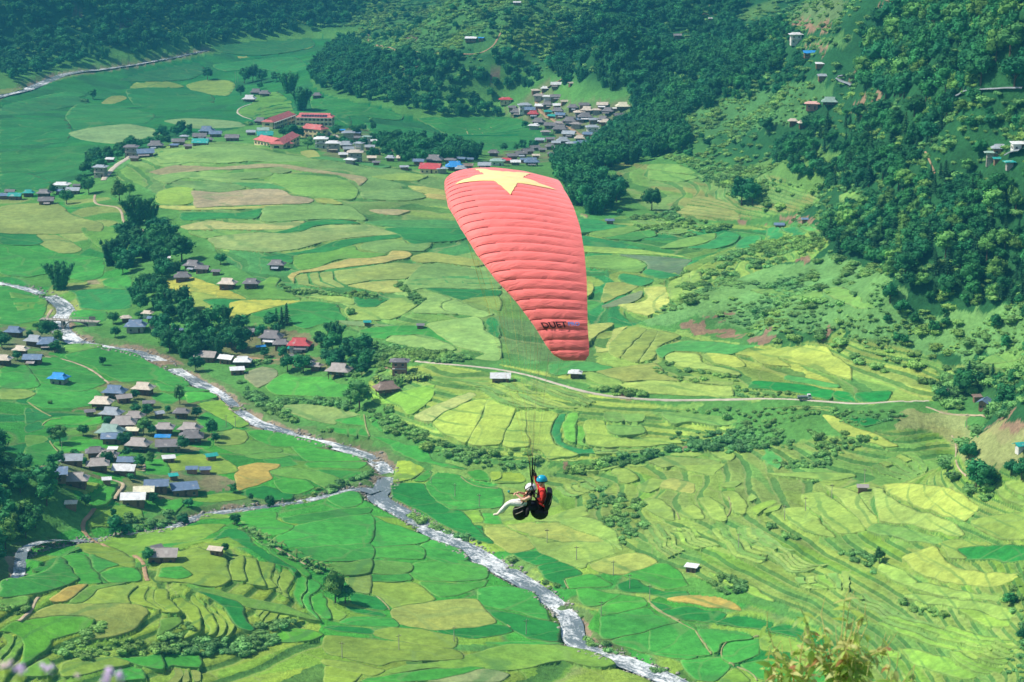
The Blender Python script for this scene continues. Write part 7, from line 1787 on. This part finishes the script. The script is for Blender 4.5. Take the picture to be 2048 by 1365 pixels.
def body(name, joints, bones, root, label, parent=None):
    """joints name:(pos, radius); bones (a, b, material); grown with Skin + Subdivision, materials by nearest bone"""
    names = list(joints); me = bpy.data.meshes.new(name); me.from_pydata([tuple(joints[n][0]) for n in names], [(names.index(a), names.index(b)) for a, b, m in bones], []); o = bpy.data.objects.new(name, me); COL.objects.link(o)
    sk_ = o.modifiers.new('skin', 'SKIN'); ss = o.modifiers.new('sub', 'SUBSURF'); ss.levels = ss.render_levels = 2
    for i, n in enumerate(names): v = me.skin_vertices[0].data[i]; r = joints[n][1]; v.radius = r if isinstance(r, tuple) else (r, r); v.use_root = (n == root)
    dg = bpy.context.evaluated_depsgraph_get(); ev = bpy.data.meshes.new_from_object(o.evaluated_get(dg)); bpy.data.objects.remove(o)
    mats = []; [mats.append(m) for a, b, m in bones if m not in mats]; ev.materials.clear(); [ev.materials.append(m) for m in mats]
    for f in ev.polygons:
        best = None
        for a, b, m in bones:
            p0, p1 = Vector(joints[a][0]), Vector(joints[b][0]); d_ = p1-p0; t = max(0, min(1, (f.center-p0).dot(d_)/(d_.length_squared+1e-9))); q = (f.center-p0-d_*t).length
            if best is None or q < best[0]: best = (q, m)
        f.material_index = mats.index(best[1]); f.use_smooth = True
    ob = link(name, ev); ob.location = GO; tag(ob, label, 'person'); return ob
def add_fingers(ob, palm, direc, curl, matname):
    """five separate tapering fingers on the palm"""
    direc = Vector(direc).normalized(); curl = Vector(curl).normalized(); side = direc.cross(curl).normalized(); m_ = MB()
    for i, (ln, sp) in enumerate(((.062,-.028),(.072,-.01),(.068,.009),(.055,.027))):
        b = palm+side*sp+direc*.025; m_.tube([b, b+direc*ln*.45+curl*.008, b+direc*ln*.7+curl*.035, b+direc*ln*.55+curl*.06], [.0095,.009,.008,.006], 5)
    b = palm+side*-.035; m_.tube([b, b+side*-.02+direc*.025+curl*.015, b+side*-.008+direc*.045+curl*.035], [.011,.0095,.007], 5)
    me2 = m_.mesh('fingers', True); bm = bmesh.new(); bm.from_mesh(ob.data); nb = len(bm.faces); bm.from_mesh(me2); bm.faces.ensure_lookup_table()
    idx = [i for i, mm in enumerate(ob.data.materials) if mm.name == matname]
    for f in bm.faces[nb:]: f.material_index = idx[0] if idx else 0
    bm.to_mesh(ob.data); bm.free()
# passenger in front (left), camera side is her left
yP = -0.02
J = {'pelvis':(PP(860,830,yP),.15),'waist':(PP(890,740,yP),.125),'chest':(PP(930,640,yP),(.13,.16)),'neck':(PP(955,575,yP),.055),'head':(PP(958,505,yP),.095),'crown':(PP(968,455,yP),.085),
 'shl':(PP(945,635,yP-.17),.06),'ell':(PP(800,700,yP-.2),.043),'wrl':(PP(690,610,yP-.13),.03),'hal':(PP(655,585,yP-.11),.026),
 'shr':(PP(955,640,yP+.17),.06),'elr':(PP(830,660,yP+.2),.043),'wrr':(PP(720,592,yP+.06),.03),'har':(PP(672,580,yP-.02),.026),
 'hil':(PP(800,800,yP-.1),.105),'knl':(PP(490,775,yP-.12),.072),'anl':(PP(300,985,yP-.12),.045),'hel':(PP(262,1030,yP-.12),.042),'tol':(PP(165,1035,yP-.13),.03),
 'hir':(PP(810,815,yP+.1),.105),'knr':(PP(530,815,yP+.12),.072),'anr':(PP(400,985,yP+.12),.045),'her':(PP(375,1040,yP+.12),.042),'tor':(PP(290,1058,yP+.12),.03)}
Bn = [('pelvis','waist',M_TROU),('waist','chest',M_TEE),('chest','neck',M_TEE),('neck','head',M_SKIN),('head','crown',M_SKIN),('chest','shl',M_TEE),('shl','ell',M_SKIN),('ell','wrl',M_SKIN),('wrl','hal',M_SKIN),('chest','shr',M_TEE),('shr','elr',M_SKIN),('elr','wrr',M_SKIN),('wrr','har',M_SKIN),
 ('pelvis','hil',M_TROU),('hil','knl',M_TROU),('knl','anl',M_TROU),('anl','hel',M_SHOE),('hel','tol',M_SHOE),('pelvis','hir',M_TROU),('hir','knr',M_TROU),('knr','anr',M_TROU),('anr','her',M_SHOE),('her','tor',M_SHOE)]
pas = body('person', J, Bn, 'pelvis', 'seated passenger in white trousers, black shirt and white helmet holding a selfie stick')
for h_ in ('hal','har'): add_fingers(pas, Vector(J[h_][0]), (-1,0,.15), (0,.3 if h_ == 'hal' else -.3,-1), 'skin')
def face(ob, hc, fwd):
    f = Vector(fwd).normalized(); s_ = Vector((0,0,1)).cross(f).normalized(); m_ = MB().ball(hc+f*.1+Vector((0,0,-.01)), (.018,.014,.024), 6, 5); m_.build('nose', M_SKIN, ob, True)
    for q in (-1, 1): MB().ball(hc+f*.086+s_*q*.034+Vector((0,0,.022)), .012, 6, 5).build('eye', M_HAIR, ob, True); MB().ball(hc+s_*q*.095+Vector((0,0,.0)), (.02,.012,.03), 6, 5).build('ear', M_SKIN, ob, True)
    MB().ball(hc+f*.09+Vector((0,0,-.048)), (.02,.028,.008), 6, 4).build('mouth', plain('lips', tuple(lin((180,96,92))), .6), ob, True)
def helmet(ob, c, r, mat, fwd, trim):
    m_ = MB(); f = Vector(fwd).normalized(); V, Fc = [], []; nu, nv = 20, 9
    for i in range(nv+1):
        a = math.radians(100)*i/nv
        for j in range(nu):
            b = 2*math.pi*j/nu; cut = 0.0
            d_ = Vector((math.sin(a)*math.cos(b), math.sin(a)*math.sin(b), math.cos(a))); back = max(0, -d_.dot(f)); V.append(c+Vector((d_.x*r*1.08, d_.y*r*.94, d_.z*r*(1.0+(.28*back if i > 6 else 0)))))
    for i in range(nv):
        for j in range(nu): Fc.append((i*nu+j, (i+1)*nu+j, (i+1)*nu+(j+1) % nu, i*nu+(j+1) % nu))
    h = link('helmet', mesh_np('helmet', V, Fc, True), mat, ob)
    MB().tube([c+Vector((math.cos(t)*r*1.06, math.sin(t)*r*.93, -r*.2)) for t in np.linspace(0, 2*math.pi, 21)], .012, 5, False).build('rim', trim, h)
    for q in (-.5, 0, .5):
        d_ = Vector((f.x*math.cos(q)-f.y*math.sin(q), f.x*math.sin(q)+f.y*math.cos(q), .75)).normalized(); MB().ball(c+d_*r*1.0, (.02,.012,.012), 6, 4).build('vent', trim, h)
    s_ = Vector((0,0,1)).cross(f).normalized()
    for q in (-1, 1): MB().tube([c+s_*q*r*.9+Vector((0,0,-r*.2)), c+s_*q*r*.5+f*.05+Vector((0,0,-r*1.05))], .007, 4).build('chin_strap', M_WEB, h)
M_HW = plain('white helmet shell', tuple(lin((232,234,238))), 0.3, .05, 2, .5); M_HB = plain('turquoise helmet shell', tuple(lin((20,160,196))), 0.25, .06, 2, .6)
hd = Vector(J['head'][0]); face(pas, hd-Vector((.0,0,.0)), (-.9,-.35,-.05)); helmet(pas, PP(962,478,yP), .135, M_HW, (-.9,-.3,0), M_EDGE)
MB().ball(hd+Vector((.05,0,-.03)), (.08,.095,.12), 10, 8).build('hair', M_HAIR, pas, True)
# pilot behind (right)
yQ = 0.05
J2 = {'pelvis':(PP(1180,860,yQ),.15),'waist':(PP(1200,740,yQ),.14),'chest':(PP(1215,590,yQ),(.15,.17)),'neck':(PP(1210,465,yQ),.06),'head':(PP(1180,380,yQ),.098),'crown':(PP(1190,320,yQ),.09),
 'shl':(PP(1215,560,yQ-.2),.085),'ell':(PP(1180,720,yQ-.27),.062),'wrl':(PP(1120,640,yQ-.26),.045),'hal':(PP(1100,590,yQ-.26),.034),
 'shr':(PP(1170,510,yQ+.19),.085),'elr':(PP(1090,420,yQ+.26),.058),'wrr':(PP(1058,265,yQ+.2),.042),'har':(PP(1052,205,yQ+.17),.034),
 'hil':(PP(1090,880,yQ-.12),.11),'knl':(PP(900,880,yQ-.24),.075),'anl':(PP(880,1040,yQ-.26),.05),'tol':(PP(800,1060,yQ-.26),.035),
 'hir':(PP(1090,880,yQ+.12),.11),'knr':(PP(900,880,yQ+.26),.075),'anr':(PP(880,1040,yQ+.28),.05),'tor':(PP(800,1060,yQ+.28),.035)}
Bn2 = [('pelvis','waist',M_DTROU),('waist','chest',M_JACK),('chest','neck',M_JACK),('neck','head',M_SKIN),('head','crown',M_SKIN),('chest','shl',M_JACK),('shl','ell',M_JACK),('ell','wrl',M_JACK),('wrl','hal',M_GLOVE),('chest','shr',M_JACK),('shr','elr',M_JACK),('elr','wrr',M_JACK),('wrr','har',M_GLOVE),
 ('pelvis','hil',M_DTROU),('hil','knl',M_DTROU),('knl','anl',M_DTROU),('anl','tol',M_DTROU),('pelvis','hir',M_DTROU),('hir','knr',M_DTROU),('knr','anr',M_DTROU),('anr','tor',M_DTROU)]
pil = body('person', J2, Bn2, 'pelvis', 'pilot in red jacket and turquoise helmet with one arm raised to the controls')
add_fingers(pil, Vector(J2['har'][0]), (-.2,0,1), (-1,0,.2), 'grey glove'); add_fingers(pil, Vector(J2['hal'][0]), (-.3,0,1), (-1,0,0), 'grey glove')
face(pil, Vector(J2['head'][0]), (-.95,-.25,-.1)); helmet(pil, PP(1195,320,yQ), .132, M_HB, (-.95,-.2,0), M_BLK)
# harnesses: padded seat pods with back plates and webbing
def pod(e, c, r, name, fold, tilt=0.0):
    V, Fc = [], []; nu, nv = 28, 16
    for i in range(nv+1):
        a = math.pi*i/nv
        for j in range(nu):
            b = 2*math.pi*j/nu; d_ = Vector((math.sin(a)*math.cos(b), math.sin(a)*math.sin(b), math.cos(a)))
            k = 1+fold*math.sin(b*5+math.cos(a)*4)*math.sin(a)**2*.5 + fold*math.sin(b*9-a*5)*.35*math.sin(a); V.append(c+Vector((d_.x*r[0]*k, d_.y*r[1]*k, d_.z*r[2]*(1 if d_.z < 0 else .8)*k))+Vector((-d_.z*tilt,0,0)))
    for i in range(nv):
        for j in range(nu): Fc.append((i*nu+j, (i+1)*nu+j, (i+1)*nu+(j+1) % nu, i*nu+(j+1) % nu))
    return link(name, mesh_np(name, V, Fc, True), M_BLK, e)
h1 = empty('harness', tuple(GO)); tag(h1, 'black creased seat harness under the passenger', 'harness')
pod(h1, PP(750,985,0), (.2,.24,.25), 'airbag', .1, -.03); pod(h1, PP(770,870,0), (.16,.22,.12), 'seat', .07); MB().box(PP(880,0).x-.0, PP(960,0).x, -.2, .2, PP(0,900).z, PP(0,640).z).build('back_plate', M_BLK, h1)
MB().tube([PP(590,905,-.2), PP(690,870,-.23), PP(800,830,-.2), PP(850,790,-.19)], .012, 5).build('piping', M_EDGE, h1); MB().tube([PP(640,1000,-.235), PP(720,965,-.25), PP(790,930,-.24)], .01, 5).build('piping', M_EDGE, h1)
for s_ in (-1, 1): MB().tube([PP(770,790,s_*.2), PP(840,700,s_*.2), PP(880,590,s_*.16), PP(975,400,s_*.12)], .014, 5).build('strap', M_WEB if s_ < 0 else M_STRAP, h1)
MB().tube([PP(1000,600,-.19), PP(1050,640,-.2), PP(1075,680,-.2)], .02, 5).build('strap', M_STRAP, h1); MB().tube([PP(820,600,-.2), PP(900,540,-.2), PP(980,470,-.2), PP(1060,590,-.22)], .012, 5).build('strap', M_WEB, h1)
h2 = empty('harness', tuple(GO)); tag(h2, 'smooth round black seat harness and back pack of the pilot', 'harness')
pod(h2, PP(1145,1000,.04), (.235,.26,.22), 'airbag', .025, .02)
bp = MB().add([tuple(PP(x_, y_, z_)) for z_ in (-.19, .28) for x_, y_ in ((1300,520),(1385,530),(1425,610),(1390,800),(1330,950),(1230,930),(1270,760),(1310,640))], [tuple(range(7,-1,-1)), tuple(range(8,16))]+[(i, (i+1) % 8, 8+(i+1) % 8, 8+i) for i in range(8)])
o = bp.build('back_pack', M_BLK, h2); bv_ = o.modifiers.new('bevel', 'BEVEL'); bv_.width = .035; bv_.segments = 2
MB().tube([PP(1408,590,-.2), PP(1385,700,-.205), PP(1345,800,-.2)], .009, 5).build('piping', M_EDGE, h2)
MB().tube([PP(1270,470,-.18), PP(1300,600,-.23), PP(1250,740,-.25)], .018, 5).build('strap', M_WEB, h2); MB().tube([PP(1090,730,-.2), PP(1170,780,-.24), PP(1245,830,-.25)], .022, 5).build('strap', M_STRAP, h2); MB().tube([PP(1010,560,-.2), PP(1080,700,-.22), PP(1150,880,-.24)], .02, 5).build('strap', M_WEB, h2)
pod(h2, PP(985,880,.02), (.14,.22,.1), 'seat_board', .05)
for sg_ in (1, -1):                                             # risers and spreader bars down to both harnesses
    t = RISER[sg_]; q = PP(985,400,-.12*sg_)
    MB().tube([t, (t+q)/2+Vector((-.01,0,0)), q], .016, 5).build('riser', M_WEB, pg); MB().tube([t+Vector((.07,0,-.03)), q+Vector((.03,0,.1)), q], .012, 5).build('riser', M_WEB, pg)
    MB().tube([q, PP(1045,560,-.2*sg_)], .016, 5).build('spreader', M_WEB, pg); MB().tube([q, PP(850,470,-.2*sg_), PP(830,560,-.2*sg_)], .012, 5).build('spreader', M_WEB, pg)
MB().tube([PP(1048,205,.17), PP(1010,180,.17), PP(1000,140,.15)], .012, 5).build('brake_handle', M_WEB, pg)
# selfie stick with camera
ss = empty('selfie_stick', tuple(GO)); tag(ss, 'black selfie stick with a turquoise camera held forward by the passenger', 'selfie stick')
MB().tube([PP(700,588,-.09), PP(600,583,-.09), PP(505,575,-.09)], [.016,.014,.009], 7).build('handle', M_BLK, ss); MB().tube([PP(505,575,-.09), PP(497,552,-.09)], .008, 5).build('arm', M_BLK, ss)
cm = MB().ball(PP(500,537,-.09), (.03,.026,.034), 10, 8).build('camera', plain('turquoise camera', tuple(lin((30,170,180))), .4), ss, True); MB().tube([PP(478,537,-.09), PP(472,537,-.09)], .012, 8).build('lens', M_DARK, cm)

# ------------------------------------------------------------ leafy sapling and flowers on the lookout slope
def leafm(name, base, tip):
    m, n, b = new_mat(name); rnd = N(n, 'ShaderNodeObjectInfo').outputs['Random']; n.links.new(mixcol(n, rnd, lin(base), lin(tip)), b.inputs['Base Color']); b.inputs['Roughness'].default_value = .5
    t = N(n, 'ShaderNodeBsdfTranslucent'); t.inputs[0].default_value = (*lin(tip), 1); mx = N(n, 'ShaderNodeMixShader'); mx.inputs[0].default_value = .45; n.links.new(b.outputs[0], mx.inputs[1]); n.links.new(t.outputs[0], mx.inputs[2]); n.links.new(mx.outputs[0], n.nodes['Material Output'].inputs['Surface']); return m
M_LG, M_LO, M_LR = leafm('green leaf', (118,160,68), (186,210,104)), leafm('olive leaf', (176,184,104), (216,212,140)), leafm('reddish leaf', (176,116,84), (208,154,108)); M_TWIG = plain('twig', tuple(lin((190,178,112))), .8)
def leaf_shape(ln, wd, droop):
    V, Fc = [], []; n = 7
    for i in range(n+1):
        u = i/n; w_ = wd*math.sin(math.pi*(u**.8))*.5+.0005; x = ln*u; z = -droop*ln*u*u
        V += [(x, -w_, z+.12*w_), (x, 0, z-.05*w_), (x, w_, z+.12*w_)]
        if i: k = 3*i; Fc += [(k-3, k-2, k+1, k), (k-2, k-1, k+2, k+1)]
    return V, Fc
LS = []
for mt in (M_LG, M_LO, M_LR):
    for ln, wd, dr in ((.085,.034,.35),(.07,.03,.6),(.06,.022,.15)):
        me = mesh_np('leaf', *leaf_shape(ln, wd, dr), True); me.materials.append(mt); LS.append(me)
SD = 13.0; rnd = random.Random(5)
def sapling(px, py_top, spread, nb, label, sd, lean=0.0):
    top = at_depth(px, py_top, sd); bx, by = top[0]+lean, top[1]+.5; gz = float(near_ground(bx, by))-.05
    e = empty('sapling', (bx, by, gz)); tag(e, label, 'sapling'); O = Vector((bx, by, gz)); T = Vector(top)-O; m_ = MB()
    mid = Vector((T.x*.35, T.y*.3, T.z*.6)); m_.tube([(0,0,-.05), mid, Vector((T.x*.8, T.y*.8, T.z-.22)), T], [.018,.012,.007,.003], 6)
    tips = []
    for i in range(nb):
        u = .5+.5*(i/nb); b = Vector((T.x*.8*u, T.y*.8*u, (T.z-.22)*(.72+.28*u))); a = rnd.random()*6.283; r = spread*(.35+.65*rnd.random())*(1.25-.6*u*.8)
        q = b+Vector((r*math.cos(a), r*.7*math.sin(a), rnd.uniform(.05,.22)+ (T.z-b.z)*rnd.uniform(.3,.9))); m_.tube([b, (b+q)/2+Vector((0,0,.03)), q], [.006,.004,.002], 5); tips.append((b, q))
    tips.append((Vector((T.x*.8, T.y*.8, T.z-.22)), T)); m_.build('stem', M_TWIG, e)
    for b, q in tips:
        d_ = (q-b)
        for k in range(rnd.randint(11, 15)):
            u = .3+.75*rnd.random(); pz = b+d_*u; o = bpy.data.objects.new('leaf', LS[rnd.choice((0,0,0,1,1,2,2,3,3,4,5)) if rnd.random() < .95 else rnd.choice((6,7,8))]); COL.objects.link(o); o.parent = e; o.location = pz
            o.rotation_euler = (rnd.gauss(0,.5), rnd.uniform(-.7,.5) if rnd.random() < .75 else rnd.uniform(.5,1.3), rnd.random()*6.283); s_ = rnd.uniform(.8,1.25); o.scale = (s_,s_,s_)
        for k in range(1):
            q2 = q+Vector((rnd.gauss(0,.03), rnd.gauss(0,.03), rnd.uniform(.06,.12))); MB().tube([q, q2], [.003,.0015], 4).build('shoot', M_TWIG, e)
    return e
sapling(1690, 1292, .36, 22, 'tallest sapling with pale new shoots in the lower right foreground', SD)
sapling(1578, 1338, .28, 13, 'leaning sapling left of the tallest one', SD+.3, .15)
sapling(1785, 1372, .24, 11, 'dark leaved sapling right of the tallest one', SD-.2, -.1)
sapling(1700, 1385, .25, 6, 'low sapling under the tallest one', SD+.1, 0)
M_PET, M_PET2, M_STEMG = plain('lilac floret', tuple(lin((214,190,224))), .7, .12, 60), plain('pale pink floret', tuple(lin((232,206,206))), .7, .12, 60), plain('green stem', tuple(lin((104,140,70))), .8)
def flower(px, py, d, r, mat, label):
    c = at_depth(px, py, d); gz = float(near_ground(c[0], c[1]+.1)); e = empty('wildflower', (c[0], c[1]+.1, gz)); tag(e, label, 'flower'); C_ = Vector((0, -.1, c[2]-gz))
    rr = random.Random(int(px)); MB().tube([(0,0,-.03), (0,-.03,C_.z*.5), C_], [.003,.0025,.002], 5).build('stem', M_STEMG, e)
    m_ = MB()
    hd_ = empty('flower_head', tuple(C_)); hd_.parent = e
    for k in range(14):
        d_ = Vector((rr.gauss(0,1), rr.gauss(0,1), rr.gauss(.4,.7))).normalized()*r*rr.uniform(.4,1); MB().ball(d_, r*.3, 6, 5).build('floret', mat, hd_, True)
for a in [(14,1334,3.9,.012,M_PET2,'pinkish blurred wildflower at the far lower left corner'),(40,1342,3.9,.011,M_PET,'lilac wildflower beside the corner one'),(86,1334,4.1,.008,M_PET,'small lilac wildflower right of the corner pair'),(100,1340,4.0,.009,M_PET,'lilac wildflower just right of the small one'),(156,1353,4.3,.006,M_PET2,'tiny pink wildflower between the two lilac groups'),(219,1346,4.0,.010,M_PET,'highest lilac wildflower of the right group'),(240,1354,4.0,.010,M_PET,'right lilac wildflower of the right group'),(213,1361,4.0,.010,M_PET,'lowest lilac wildflower of the right group')]: flower(*a)

# ------------------------------------------------------------ haze over the whole valley
hz = MB().box(-2080, 2080, -60, 3420, -20, 277)
m = bpy.data.materials.new('valley_haze'); m.use_nodes = True; n = m.node_tree; n.nodes.clear()
pv = N(n, 'ShaderNodeVolumePrincipled'); pv.inputs['Color'].default_value = (0.05, 0.31, 0.46, 1); pv.inputs['Density'].default_value = HAZE_DENSITY
pv.inputs['Anisotropy'].default_value = 0.15
om = N(n, 'ShaderNodeOutputMaterial'); n.links.new(pv.outputs[0], om.inputs['Volume'])
tag(hz.build('haze', m), 'thin blue valley haze', None, None, 'stuff')
